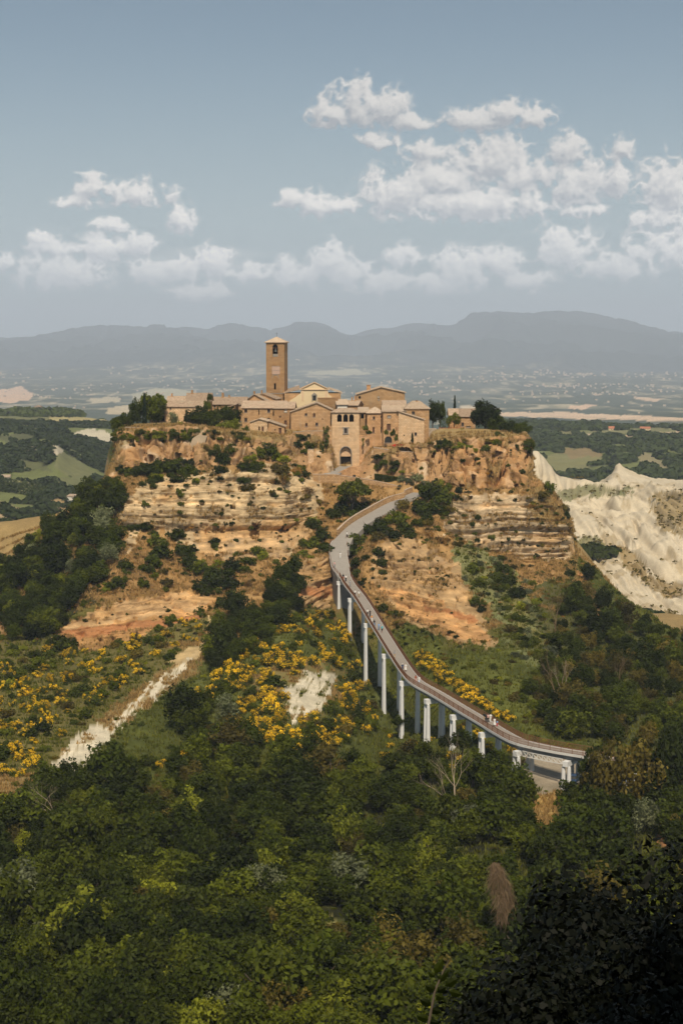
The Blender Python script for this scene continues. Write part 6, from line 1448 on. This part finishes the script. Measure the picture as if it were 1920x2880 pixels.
# keep the bridge, road, car park and clearings free
walkA = np.array([tuple(p) for p in walk])
def clear(p, r, force):
    px, py = proj(*p)
    d = np.hypot(walkA[:, 0] - p.x, walkA[:, 1] - p.y); i = d.argmin()
    if d[i] < r * .9 + 1.8 and p.z + r * 2.0 > walkA[i, 2] - .8 and not force: return False
    if not force and (((px - 1555) / 75) ** 2 + ((py - 2175) / 62) ** 2 < 1): return False
    if not force and inpoly(np.array(px), np.array(py), [(1480,2230),(1600,2230),(1590,2300),(1575,2440),(1520,2440),(1480,2330)]): return False
    if not force and r > 1.0 and inpoly(np.array(px), np.array(py), [(860,2600),(960,2570),(1010,2640),(1000,2720),(880,2720)]): return False
    if not force and r > 1.0 and inpoly(np.array(px), np.array(py), [(1150,2690),(1250,2670),(1290,2730),(1280,2800),(1160,2790)]): return False
    if not force and inpoly(np.array(px), np.array(py), [(90,2235),(150,2120),(300,1990),(450,1880),(560,1800),(590,1830),(480,1950),(330,2075),(230,2165),(160,2250)]): return False
    if not force and inpoly(np.array(px), np.array(py), [(790,1950),(830,1905),(872,1880),(950,1885),(955,1930),(925,1975),(905,2020),(850,2025),(820,2065),(805,2010)]): return False
    return True
plants = [q for q in plants if clear(q[1], q[2], q[8])]
plants.sort(key=lambda q: (not q[8], -q[2] * q[3] / q[1].y ** 2 if q[1].y > 0 else 0))
used_kind = {}; rest = {}; names = {}
def put(kind, loc, r, hz, label, group, name, cat):
    bk = 'broom' if kind.startswith('broom') else kind; i = names[bk] = names.get(bk, -1) + 1
    o = empty(name, loc, rnd.uniform(0, 6.28) if kind != 'ivy' else 0, label, cat, group); o.scale = (r, r, hz)
    c = link('crown' if bk in TREEK else 'foliage', PR[bk][i % len(PR[bk])], o)
    if bk in TREEK: link('trunk', TR[i % 4], o)
    elif bk != 'ivy' : link('stem', STEM[i % 3], o)
    if kind == 'broom1': link('blossom', BLO[i % 4], o)
    if kind == 'broom2': link('blossom', BLO[4 + i % 3], o)
COLW = {'dark': 'dark green', 'mid': 'mid green', 'light': 'light green', 'olivey': 'olive-toned', 'silver': 'silvery', 'sdark': 'dark green', 'smid': 'mid green', 'slight': 'light green', 'solive': 'olive-brown', 'ssilver': 'silvery', 'sdry': 'straw-coloured'}
for kind, loc, r, hz, label, group, name, cat, force in plants:
    if name == 'broom_bush' and not kind.startswith('broom'):
        name = 'shrub'; label = label.replace('yellow flowering broom bush', COLW[kind] + ' bush among the yellow broom'); group = (group or '').replace('broom bushes', COLW[kind] + ' bushes among the broom') or None
    elif not force and kind in COLW and ' rim' not in label and ' rooted ' not in label and ' growing ' not in label:
        for w_ in ('leafy green tree', 'dark leafy tree', 'dark green tree'):
            label = label.replace(w_, COLW[kind] + ' tree')
        for w_ in ('low green bush', 'pale green bush', 'green bush'): label = label.replace(w_, COLW[kind] + ' bush')
        if label.startswith('bush'): label = COLW[kind] + ' ' + label
        group = COLW[kind] + ' ' + group
    n_ = used_kind.get(name, 0)
    if n_ < 292: used_kind[name] = n_ + 1; put(kind, loc, r, hz, label, group, name, cat)
    else: rest.setdefault(name, []).append((kind, loc, r, hz))
print('PLANTS', used_kind, {k_: len(v) for k_, v in rest.items()})
# the rest of each kind: one object per kind, instanced on points
def stuff_instances(name, label, cat, items):
    """items: (mesh, loc, r, hz)"""
    metas = list({id(m): m for m, *_ in items}.values())
    objs = {}
    for m in metas:
        objs[m.name] = next(o for o in COL.objects if o.data is m)
    me = bpy.data.meshes.new(name); me.vertices.add(len(items))
    me.vertices.foreach_set('co', np.array([tuple(l) for _, l, _, _ in items], np.float32).ravel())
    sc_ = me.attributes.new('scl', 'FLOAT_VECTOR', 'POINT'); sc_.data.foreach_set('vector', np.array([(r, r, h) for _, _, r, h in items], np.float32).ravel())
    ro_ = me.attributes.new('rot', 'FLOAT_VECTOR', 'POINT'); ro_.data.foreach_set('vector', np.array([(0, 0, rnd.uniform(0, 6.28)) for _ in items], np.float32).ravel())
    ix = me.attributes.new('idx', 'INT', 'POINT'); ix.data.foreach_set('value', np.array([metas.index(m) for m, *_ in items], np.int32))
    o = link(name, me); tag(o, label, cat, kind='stuff')
    t = bpy.data.node_groups.new(name + '_nodes', 'GeometryNodeTree')
    t.interface.new_socket('Geometry', in_out='INPUT', socket_type='NodeSocketGeometry'); t.interface.new_socket('Geometry', in_out='OUTPUT', socket_type='NodeSocketGeometry')
    N_ = t.nodes.new; gi = N_('NodeGroupInput'); go = N_('NodeGroupOutput'); jn = N_('GeometryNodeJoinGeometry')
    def attr(nm, ty): a = N_('GeometryNodeInputNamedAttribute'); a.data_type = ty; a.inputs['Name'].default_value = nm; return a.outputs[0]
    s1, r1, i1 = attr('scl', 'FLOAT_VECTOR'), attr('rot', 'FLOAT_VECTOR'), attr('idx', 'INT')
    for i, m in enumerate(metas):
        cmp_ = N_('FunctionNodeCompare'); cmp_.data_type = 'INT'; cmp_.operation = 'EQUAL'; t.links.new(i1, cmp_.inputs[2]); cmp_.inputs[3].default_value = i
        oi = N_('GeometryNodeObjectInfo'); oi.inputs['Object'].default_value = objs[m.name]; oi.inputs['As Instance'].default_value = True
        ip = N_('GeometryNodeInstanceOnPoints'); t.links.new(gi.outputs[0], ip.inputs['Points']); t.links.new(cmp_.outputs[0], ip.inputs['Selection']); t.links.new(oi.outputs['Geometry'], ip.inputs['Instance'])
        t.links.new(r1, ip.inputs['Rotation']); t.links.new(s1, ip.inputs['Scale']); t.links.new(ip.outputs[0], jn.inputs[0])
    t.links.new(jn.outputs[0], go.inputs[0])
    md = o.modifiers.new('plants', 'NODES'); md.node_group = t
    return o
for nm, lst in rest.items():
    it = []
    for j, (kind, loc, r, hz) in enumerate(lst):
        bk = 'broom' if kind.startswith('broom') else kind
        it.append((PR[bk][j % len(PR[bk])], loc, r, hz))
        if kind == 'broom1': it.append((BLO[j % 4], loc, r, hz))
        if kind == 'broom2': it.append((BLO[4 + j % 3], loc, r, hz))
    stuff_instances({'broadleaf_tree': 'woodland', 'shrub': 'scrub', 'broom_bush': 'broom_thicket'}.get(nm, 'thicket'), 'smaller and farther plants of the same woods and scrub', 'vegetation', it)
# low scrub and grass on the slopes ------------------------------------------------
rs = np.random.RandomState(5)
Pm = (hill.P[:-1, :-1] + hill.P[1:, 1:]) / 2; cm = hill.col[:-1, :-1]; Tm = np.repeat(hill.T[:-1, None], Pm.shape[1], 1)
ar = np.linalg.norm(np.cross(hill.P[1:, :-1] - hill.P[:-1, :-1], hill.P[:-1, 1:] - hill.P[:-1, :-1]), axis=-1)
pxm, pym = hill.px[:-1, :-1], hill.py[:-1, :-1]
rd_free = np.ones(Pm.shape[:2], bool)
for q_ in walkA[-70:][::2]: rd_free &= ~(np.hypot(Pm[..., 0] - q_[0], Pm[..., 1] - q_[1]) < 3.2)
base_ok = (Tm > 0) & (Tm < 12.6) & (pxm > -150) & (pxm < 2080) & rd_free & ~(((pxm - 1555) / 75) ** 2 + ((pym - 2175) / 55) ** 2 < 1)
def tufts(name, label, mask, n, h0, h1, mat, nb=5):
    w = (ar * mask / np.maximum(Pm[..., 1], 100) ** 1).ravel(); w = w / w.sum(); ii = rs.choice(len(w), n, p=w)
    base = Pm.reshape(-1, 3)[ii] + rs.normal(0, .2, (n, 3)) * (1, 1, .1)
    B2 = np.repeat(base, nb, 0); m_ = len(B2); h = rs.uniform(h0, h1, (m_, 1)); t = rs.uniform(0, 6.283, m_)
    lean = rs.normal(0, .35, (m_, 2)); dv = np.stack([np.cos(t), np.sin(t), np.zeros(m_)], 1) * rs.uniform(.05, .13, (m_, 1)) * (h / .5)
    off = np.concatenate([rs.normal(0, .22, (m_, 2)), np.zeros((m_, 1))], 1); top = np.concatenate([lean * h, h], 1)
    b0 = B2 + off; V = np.stack([b0 - dv - (0, 0, .1), b0 + dv - (0, 0, .1), b0 + top], 1).reshape(-1, 3)
    o = link(name, npmesh(name, V, np.arange(len(V)).reshape(-1, 3), mat, tone=np.repeat(rs.rand(m_), 3))); tag(o, label, 'grass', kind='stuff')
rr_, gg_ = cm[..., 0], cm[..., 1]
tufts('dry_grass', 'dry straw-coloured grass on the slopes and ledges of the hill', base_ok & (rr_ > gg_ * 1.22) & (rr_ < .44) & ((rr_ < .34) | (Tm < 4)) & (Tm > 2.5), 34000, .3, .9, M['grass_dry'])
tufts('green_grass', 'green grass on the lower slopes of the hill', base_ok & (rr_ <= gg_ * 1.2) & (Tm > 2) & (rr_ < .3), 30000, .3, .9, M['grass_green'])
def scrub(name, label, mask, n, kinds, r0, r1):
    w = (ar * mask / np.maximum(Pm[..., 1], 100)).ravel(); w = w / w.sum(); ii = rs.choice(len(w), n, p=w); it = []
    for j, i in enumerate(ii):
        k_ = kinds[rs.randint(len(kinds))]; r = rs.uniform(r0, r1)
        it.append((PR[k_][j % len(PR[k_])], Vector(Pm.reshape(-1, 3)[i]) - Vector((0, 0, r * .2)), r, r * rs.uniform(.6, 1.1)))
    stuff_instances(name, label, 'vegetation', it)
scrub('low_scrub', 'low dry and green scrub scattered over the steep slopes', base_ok & (Tm > 5) & (Tm < 11) & (pym < 1800) & ((rr_ < .34)), 1900, ['solive', 'sdry', 'smid', 'sdry', 'sdark'], .4, 1.15)
scrub('rock_plants', 'small plants rooted in cracks of the cliffs', base_ok & (Tm > 5.8) & (Tm < 12.1) & (rr_ >= .32), 420, ['solive', 'smid', 'sdark', 'sdry'], .2, .6)
scrub('undergrowth', 'low green undergrowth of the valley and lower slopes', base_ok & (Tm > 0) & (Tm < 6.2) & (rr_ <= gg_ * 1.35) & (rr_ < .3), 2600, ['smid', 'slight', 'slight', 'sdark', 'solive'], .35, 1.0)
# ------------------------------------------------------------------ bare trees and dead wood
def bare_tree(name, loc, h, label, seed, mat='deadwood', spread=.55, levels=5, cat='tree', lean=(0, 0), r0=None):
    rr = random.Random(seed); root = empty(name, loc, 0, label, cat); tr = MB(); br = MB(); r0 = r0 or h * .022
    def grow(p, d, L, r, lv, q):
        n = 3; pts = [p]; rad = [r]
        for i in range(n):
            d = (d + Vector((rr.uniform(-.16, .16), rr.uniform(-.16, .16), rr.uniform(-.02, .12)))).normalized()
            pts.append(pts[-1] + d * L / n); rad.append(r * (1 - .42 * (i + 1) / n))
        q.tube([tuple(a) for a in pts], rad, 6 if lv > 2 else 4, False)
        if lv == 0: return
        for i in range(rr.choice((2, 3)) if lv < levels else 3):
            a = rr.uniform(0, 6.283); s_ = rr.uniform(.35, 1) * spread
            nd = (d + Vector((math.cos(a) * s_ * 1.5, math.sin(a) * s_, rr.uniform(-.05, .25)))).normalized()
            at = pts[-1] if i < 2 else pts[2]
            grow(at, nd, L * rr.uniform(.58, .82), r * .52, lv - 1, br)
    grow(Vector((0, 0, -1.0)), Vector((lean[0], lean[1], 1)).normalized(), h * .42 + 1.0, r0, levels, tr)
    tr.build('trunk', M[mat], root); br.build('branches', M[mat], root)
    return root
bare_tree('bare_tree', PD(1292, 2345, 243), 10.5, 'tall leafless pale tree standing out of the wood below the bridge', 3, spread=.6)
bare_tree('bare_tree', PD(150, 2330, 240), 5.5, 'leafless tree with spreading twigs at the lower left edge of the scree', 5, spread=.9)
bare_tree('bare_tree', PD(1455, 2230, 262), 6.0, 'thin leafless tree against the bushes left of the bridge truss', 8, 'drytwig', .5)
bare_tree('bare_tree', PD(1660, 1745, 402), 7, 'slender bare sapling on the slope right of the layered cliff', 9, 'drytwig', .35, 4)
bare_tree('bare_tree', PD(1560, 1990, 322), 8, 'bare multi-stemmed tree in the bushes above the lower bridge', 10, 'drytwig', .4)
bare_tree('bare_tree', PD(1590, 2000, 322), 8.5, 'pale crooked bare tree beside the multi-stemmed one', 12, 'deadwood', .4, 4)
bare_tree('bare_tree', PD(1740, 1960, 326), 7, 'thin bare tree in the woods right of the bridge', 13, 'drytwig', .4, 4)
bare_tree('bare_tree', PD(308, 1640, 410), 9, 'tall thin bare tree in the left woods beside the cliff edge', 15, 'deadwood', .22, 3)
bare_tree('bare_tree', PD(980, 2100, 318), 4.5, 'small bare shrub tree under the third bridge pier', 18, 'drytwig', .6, 4)
bare_tree('bare_tree', PD(1560, 1790, 372), 7, 'tangle of bare grey stems in the middle of the right slope', 19, 'drytwig', .5)
# drooping dead bush of brown twigs
dp = PD(1398, 2600, 183); dt = empty('dead_creeper', dp, 0, 'drooping brown mass of dead twigs hanging over a dead trunk in the valley wood', 'dead tree')
rs = np.random.RandomState(3); q = MB(); q.tube([(1.2,0,-1),(.8,0,3.5),(-.3,0,7.6)], [.22, .18, .1], 6); q.build('trunk', M['drytwig'], dt)
n = 3400; t = rs.uniform(0, 6.283, n); z = rs.uniform(.02, 1, n) ** .75 * 7.8; w = np.interp(z, [0, 2, 5, 7, 8], [1.0, 1.15, 1.35, 1.0, .25]) * rs.uniform(.25, 1.0, n) ** .6 * (1 + .5 * fbm(t * 1.1, z * .6, 0, 91, 3))
cx_ = np.interp(z, [0, 3, 8], [1.3, .9, -.35]); a = np.stack([cx_ + np.cos(t) * w, np.sin(t) * w, z], 1); L = rs.uniform(.5, 1.3, (n, 1))
d = np.stack([np.cos(t) * .25, np.sin(t) * .25, -np.ones(n)], 1) + rs.normal(0, .42, (n, 3)); e = a + d * L; m_ = (a + e) / 2 + rs.normal(0, .08, (n, 3)); wv = rs.normal(0, .013, (n, 3))
V = np.stack([a - wv, a + wv, e + wv * .3, e - wv * .3], 1).reshape(-1, 3)
link('dead_twigs', npmesh('dead_twigs', V, np.arange(len(V)).reshape(-1, 4), M['drytwig']), dt)
# clipped hedge above the path wall
def hedge(name, label, pts, w, h, mat, seed):
    rs = np.random.RandomState(seed); V = []
    P_ = [PD(*p) for p in pts]; root = empty(name, P_[0], 0, label, 'hedge')
    q = MB(); ribbon(q, frames([p - P_[0] for p in P_]), [(-w*.42, h*.94), (w*.42, h*.94), (w*.42, -.5), (-w*.42, -.5)]); q.build('twigs', M['leaf'], root)
    for a, b2 in zip(P_[:-1], P_[1:]):
        L = (b2 - a).length; n = int(L * h * 110); t = rs.rand(n); d = (b2 - a).normalized(); r = Vector((d.y, -d.x, 0))
        side = rs.choice([-1, 1, 0], n); x = np.where(side == 0, rs.uniform(-w/2, w/2, n), side * w / 2 + rs.normal(0, .04, n)); z = np.where(side == 0, h + rs.normal(0, .05, n), rs.uniform(0, h, n))
        c = np.array(a - P_[0]) + np.outer(t, np.array(b2 - a)) + np.outer(x, np.array(r)) + np.outer(z, (0, 0, 1))
        V.append((c[:, None, :] + rs.normal(0, .09, (n, 4, 3))).reshape(-1, 3))
    V = np.concatenate(V); link('foliage', npmesh('foliage', V, np.arange(len(V)).reshape(-1, 4), mat, tone=np.repeat(rs.rand(len(V)//4), 4)), root)
hedge('clipped_hedge', 'long clipped dark green hedge above the path wall below the gate', [(1053,1356,464.5),(1095,1362,464),(1137,1368,463)], 1.6, 2.5, M['leaf'], 1)
# leaning rock slab on the tuff cliff
q = MB(); O = PD(552, 1300, 457); g_ = lambda x, y: ((x - 552) * 457 / F, PD(x, y, 457).z - O.z)
q.prism([g_(528,1290), g_(545,1303), g_(566,1300), g_(572,1268), g_(586,1226), g_(560,1222), g_(545,1232), g_(532,1262)], -1.6, 2.0)
rk = empty('rock_slab', O, R(-6), 'huge pale grey rock slab leaning on the tuff cliff below the garden', 'rock'); q.build('slab', M['stone_grey'] if False else m_plain('grey_rock', (0.44,0.34,0.23), .95, .45, .5), rk)
# parked cars and lamp -------------------------------------------------------------
def car(loc, rz, c, label):
    root = empty('parked_car', loc, rz, label, 'car'); paint = m_plain('car_paint', c, .35, .04, .5, .5)
    q = MB(); q.prism([(-2.1,.28),(2.1,.28),(2.15,.55),(2.05,.78),(1.15,.90),(-1.7,.98),(-2.12,.85),(-2.16,.5)], -.84, .84); q.build('body', paint, root)
    q = MB(); q.add([(-1.75,-.78,.97),(1.05,-.78,.9),(.35,-.62,1.42),(-1.35,-.62,1.44),(-1.75,.78,.97),(1.05,.78,.9),(.35,.62,1.42),(-1.35,.62,1.44)], [(0,1,2,3),(7,6,5,4),(1,5,6,2),(0,3,7,4)]); q.build('window', M['glass'], root)
    q = MB(); q.box(-1.38, .38, -.63, .63, 1.425, 1.48); q.build('roof', paint, root)
    for x in (-1.3, 1.3):
        for y in (-.84, .84):
            q = MB(); q.tube([(x, y - .1, .32), (x, y + .1, .32)], [.32, .32], 14); w_ = q.build('wheel', M['iron'], root)
            q = MB(); q.tube([(x, y - .11, .32), (x, y + .11, .32)], [.18, .18], 10); q.build('rim', M['kerb'], w_)
    for y in (-.6, .6):
        q = MB(); q.box(2.05, 2.17, y - .18, y + .18, .58, .72); q.build('headlight', M['white'], root)
car(PD(1613, 2200, 270), R(70), (0.03, 0.06, 0.13), 'dark blue car in the shade behind the last bridge pier')
car(PD(1735, 2212, 263), R(20), (0.75, 0.75, 0.74), 'white car half hidden by trees right of the bridge end')
car(PD(1788, 2202, 266), R(-10), (0.45, 0.46, 0.47), 'silver car under the trees in the car park at the right')
car(PD(1829, 2220, 262), R(30), (0.45, 0.05, 0.04), 'red car furthest right in the shaded car park')
lp = PD(1888, 2215, 262); sl_ = empty('street_lamp', lp, 0, 'small lamp post with a white conical shade at the right edge of the car park', 'street lamp')
q = MB(); q.tube([(0,0,0),(0,0,3.6)], [.06,.045], 8); q.build('pole', M['iron'], sl_); q = MB(); q.tube([(0,0,3.6),(0,0,3.75),(0,0,4.1)], [.36,.32,.06], 14); q.build('lamp_shade', M['white'], sl_)
# ------------------------------------------------------------------ near dark bank with bushes, and unseen trees added behind the camera to shade it
def hit_near(px, py): return hit(near, px, py)
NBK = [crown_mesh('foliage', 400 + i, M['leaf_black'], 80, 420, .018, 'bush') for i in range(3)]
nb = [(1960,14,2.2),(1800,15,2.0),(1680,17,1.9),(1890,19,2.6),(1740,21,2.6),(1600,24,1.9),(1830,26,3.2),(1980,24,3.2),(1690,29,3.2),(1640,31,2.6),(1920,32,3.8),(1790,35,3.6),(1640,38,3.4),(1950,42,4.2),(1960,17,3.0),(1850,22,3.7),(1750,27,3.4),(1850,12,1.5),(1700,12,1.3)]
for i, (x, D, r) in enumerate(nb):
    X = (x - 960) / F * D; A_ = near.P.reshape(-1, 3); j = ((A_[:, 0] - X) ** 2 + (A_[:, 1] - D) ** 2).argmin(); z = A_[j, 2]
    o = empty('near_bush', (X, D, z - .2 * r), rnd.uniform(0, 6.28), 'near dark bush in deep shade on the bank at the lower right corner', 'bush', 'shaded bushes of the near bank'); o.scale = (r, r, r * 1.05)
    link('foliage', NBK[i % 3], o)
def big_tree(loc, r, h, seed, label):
    o = empty('added_shade_tree', loc, 0, label, 'tree'); o.scale = (r, r, h)
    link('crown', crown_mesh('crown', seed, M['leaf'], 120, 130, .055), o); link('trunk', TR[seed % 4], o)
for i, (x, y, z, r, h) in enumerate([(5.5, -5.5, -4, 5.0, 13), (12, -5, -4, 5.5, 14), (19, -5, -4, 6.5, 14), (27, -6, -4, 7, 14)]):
    big_tree((x, y, z), r, h, 500 + i, ['tall added shade tree right behind the viewpoint', 'tallest added shade tree, right of the one behind the viewpoint', 'third added shade tree from the viewpoint along the bank', 'outermost added shade tree on the right of the bank'][i])
# a sapling close to the viewpoint, its leaves dark against the wood
sp = PD(1190, 2990, 5.2); sa = empty('leafy_sapling', sp, 0, 'out of focus dark leafy shoot rising from the bottom edge of the frame', 'sapling')
q = MB(); W5 = lambda x, y: tuple(PD(x, y, 5.2) - sp)
q.tube([W5(1190,2990), W5(1205,2880), W5(1222,2790), W5(1245,2735), W5(1262,2700)], [.006,.005,.004,.003,.001], 6); q.build('stem', M['bark'], sa)
for (x0_, y0_, x1_, y1_, w_) in [(1222,2740,1245,2698,13),(1222,2750,1205,2735,10),(1232,2765,1262,2728,12),(1228,2790,1255,2778,12),(1225,2800,1248,2812,13),(1225,2790,1195,2772,14),(1250,2775,1290,2752,14),(1212,2830,1180,2812,14),(1212,2840,1240,2850,14),(1205,2870,1170,2858,14),(1205,2875,1235,2880,12),(1262,2790,1300,2800,13)]:
    a, b2 = Vector(W5(x0_, y0_)), Vector(W5(x1_, y1_)); s_ = (b2 - a).cross(Vector((0.1, 1, .2))).normalized() * w_ * 5.2 / F; m1 = a.lerp(b2, .3); m2 = a.lerp(b2, .68); up = Vector((0, -.006, .004))
    q = MB(); q.add([a, m1 - s_, m2 - s_ * .8, b2, m2 + s_ * .8, m1 + s_, m1 + up, m2 + up], [(0,1,6),(1,2,7,6),(2,3,7),(3,4,7),(4,5,6,7),(5,0,6)]); q.build('leaf', M['leaf'], sa)
# ------------------------------------------------------------------ far woods, groves and settlements
def far_wood(name, label, sheet, n, r0, r1, mask, mat, seed, nq=26, flat=.8):
    rs = np.random.RandomState(seed); Pm = sheet.P[:-1, :-1]
    ar = np.linalg.norm(np.cross(sheet.P[1:, :-1] - Pm, sheet.P[:-1, 1:] - Pm), axis=-1)
    w = (ar * mask / Pm[..., 1] ** 1.3).ravel(); w /= w.sum(); ii = rs.choice(len(w), n, p=w)
    base = Pm.reshape(-1, 3)[ii] + rs.normal(0, 1.5, (n, 3)) * (1, 1, 0); r = rs.uniform(r0, r1, n)
    d = rs.normal(0, 1, (n, nq, 3)); d[..., 2] = np.abs(d[..., 2]) * 1.0 + .1; d /= np.linalg.norm(d, axis=-1, keepdims=True)
    p = base[:, None] + d * r[:, None, None] * rs.uniform(.75, 1.05, (n, nq, 1)) * (1, 1, flat) + (0, 0, .5)
    nn = d + rs.normal(0, .35, d.shape); nn /= np.linalg.norm(nn, axis=-1, keepdims=True)
    a = np.cross(nn, rs.normal(0, 1, d.shape)); a /= np.linalg.norm(a, axis=-1, keepdims=True); b2 = np.cross(nn, a); s_ = r[:, None, None] * .42
    V = np.stack([p - a * s_, p - b2 * s_, p + a * s_, p + b2 * s_], 2).reshape(-1, 3)
    tone = np.repeat(np.clip(rs.rand(n)[:, None] * .6 + rs.rand(n, nq) * .4, 0, 1).ravel(), 4)
    o = link(name, npmesh(name, V, np.arange(len(V)).reshape(-1, 4), mat, tone=tone)); tag(o, label, 'wood', kind='stuff')
def greenish(sh): c = sh.col[:-1, :-1]; return (c[..., 0] < .095)
far_wood('distant_woods', 'dark woods on the valley side left of the town', vall, 12000, 1.9, 4.4, greenish(vall) & (np.repeat(vall.T[:-1, None], vall.P.shape[1] - 1, 1) < 8.6), M['leaf_far'], 1, 18)
far_wood('distant_hedgerow', 'line of trees along the left plateau edge', vall, 420, 4, 9, ((np.repeat(vall.T[:-1, None], vall.P.shape[1] - 1, 1) > 8.3) & (np.repeat(vall.T[:-1, None], vall.P.shape[1] - 1, 1) < 9.2)) & (vall.col[:-1, :-1, 0] < .3), M['leaf_far'], 2)
far_wood('ridge_woods', 'dark woods on the ridge right of the town', valr, 11000, 3, 7, greenish(valr) & (np.repeat(valr.T[:-1, None], valr.P.shape[1] - 1, 1) < 5.6), M['leaf_far'], 3)
bm_ = (np.repeat(badl.T[:-1, None], badl.P.shape[1] - 1, 1) < 7.2) & (badl.px[:-1, :-1] > 1480)
cb = badl.col[:-1, :-1, 0]
far_wood('badland_scrub', 'dry scrub in the folds of the pale clay badlands', badl, 1800, .4, 1.2, bm_ & (cb < .42), M['leaf_olive'], 4, 14, .7)
mk = np.hypot((badl.px[:-1, :-1] - 1680) / 50, (badl.py[:-1, :-1] - 1562) / 11) < 1
far_wood('badland_thicket', 'small dark green thicket on the pale clay slope', badl, 60, 2.5, 4.5, mk, M['leaf_mid'], 6, 40, .9)
mk = np.hypot((badl.px[:-1, :-1] - 1780) / 120, (badl.py[:-1, :-1] - 1790) / 60) < 1
far_wood('badland_foot_trees', 'trees at the foot of the clay slope beyond the right woods', badl, 120, 2.5, 4.5, mk, M['leaf_far'], 7, 30, .9)
# rows of olive trees in the valley grove
V = []; rs = np.random.RandomState(8)
for i in range(18):
    for j in range(5):
        x = -20 + i * 9 + j * 3; y = 1352 + j * 7 + i * 1.4
        if x > 128: continue
        p = hit(vall, x, y)
        if p is None: continue
        d = rs.normal(0, 1, (22, 3)); d /= np.linalg.norm(d, axis=1, keepdims=True); c = np.array(p) + d * 1.5 + (0, 0, 1.6); V.append((c[:, None] + rs.normal(0, .55, (22, 4, 3))).reshape(-1, 3))
V = np.concatenate(V); o = link('olive_grove', npmesh('olive_grove', V, np.arange(len(V)).reshape(-1, 4), M['leaf_far'], tone=np.full(len(V), .5))); tag(o, 'rows of small olive trees on the field in the left valley', 'grove', kind='stuff')
# pale houses scattered over the far plain
rs = np.random.RandomState(12); q = MB(); rf = MB()
Pf = far.P[:-1, :-1]; Tf = np.repeat(far.T[:-1, None], Pf.shape[1], 1); Xf, Yf = far.px[:-1, :-1], far.py[:-1, :-1]
dens_ = np.exp(-(((Xf - 1560) / 260) ** 2 + ((Yf - 1085) / 28) ** 2)) * 1.0 + .16 * np.exp(-(((Xf - 500) / 500) ** 2 + ((Yf - 1100) / 30) ** 2)) + .5 * np.exp(-(((Xf - 1250) / 200) ** 2 + ((Yf - 1075) / 22) ** 2)) + .5 * np.exp(-(((Xf - 1850) / 120) ** 2 + ((Yf - 1120) / 20) ** 2)) + .05
w = (dens_ * (Tf > 1.6) & (Tf < 4.9)).astype(float) if False else dens_ * ((Tf > 1.6) & (Tf < 4.9)) * (vn(Pf[..., 0] / 500, Pf[..., 1] / 800, 0, 66) > .45)
w = w.ravel() / w.sum(); ii = rs.choice(len(w), 600, p=w)
for i in ii:
    p = Pf.reshape(-1, 3)[i] + rs.normal(0, 20, 3) * (1, 1, 0); a = rs.uniform(4, 9) * p[1] / 11000; b_ = a * rs.uniform(.5, .9); h = rs.uniform(5, 9) * p[1] / 11000
    q.box(p[0]-a, p[0]+a, p[1]-b_, p[1]+b_, p[2]-4, p[2]+h)
    rf.add([(p[0]-a*1.05,p[1]-b_*1.05,p[2]+h+.01),(p[0]+a*1.05,p[1]-b_*1.05,p[2]+h+.01),(p[0]+a*1.05,p[1]+b_*1.05,p[2]+h+.01),(p[0]-a*1.05,p[1]+b_*1.05,p[2]+h+.01),(p[0]-a,p[1],p[2]+h*1.45),(p[0]+a,p[1],p[2]+h*1.45)], [(0,1,5,4),(2,3,4,5),(1,2,5),(3,0,4)])
ft = q.build('distant_houses', M['stone_grey'], None, 'hundreds of tiny pale houses scattered over the far plain', 'houses'); ft['kind'] = 'stuff'
fr_ = rf.build('roofs', M['roof_light'], ft); fr_['kind'] = 'stuff'
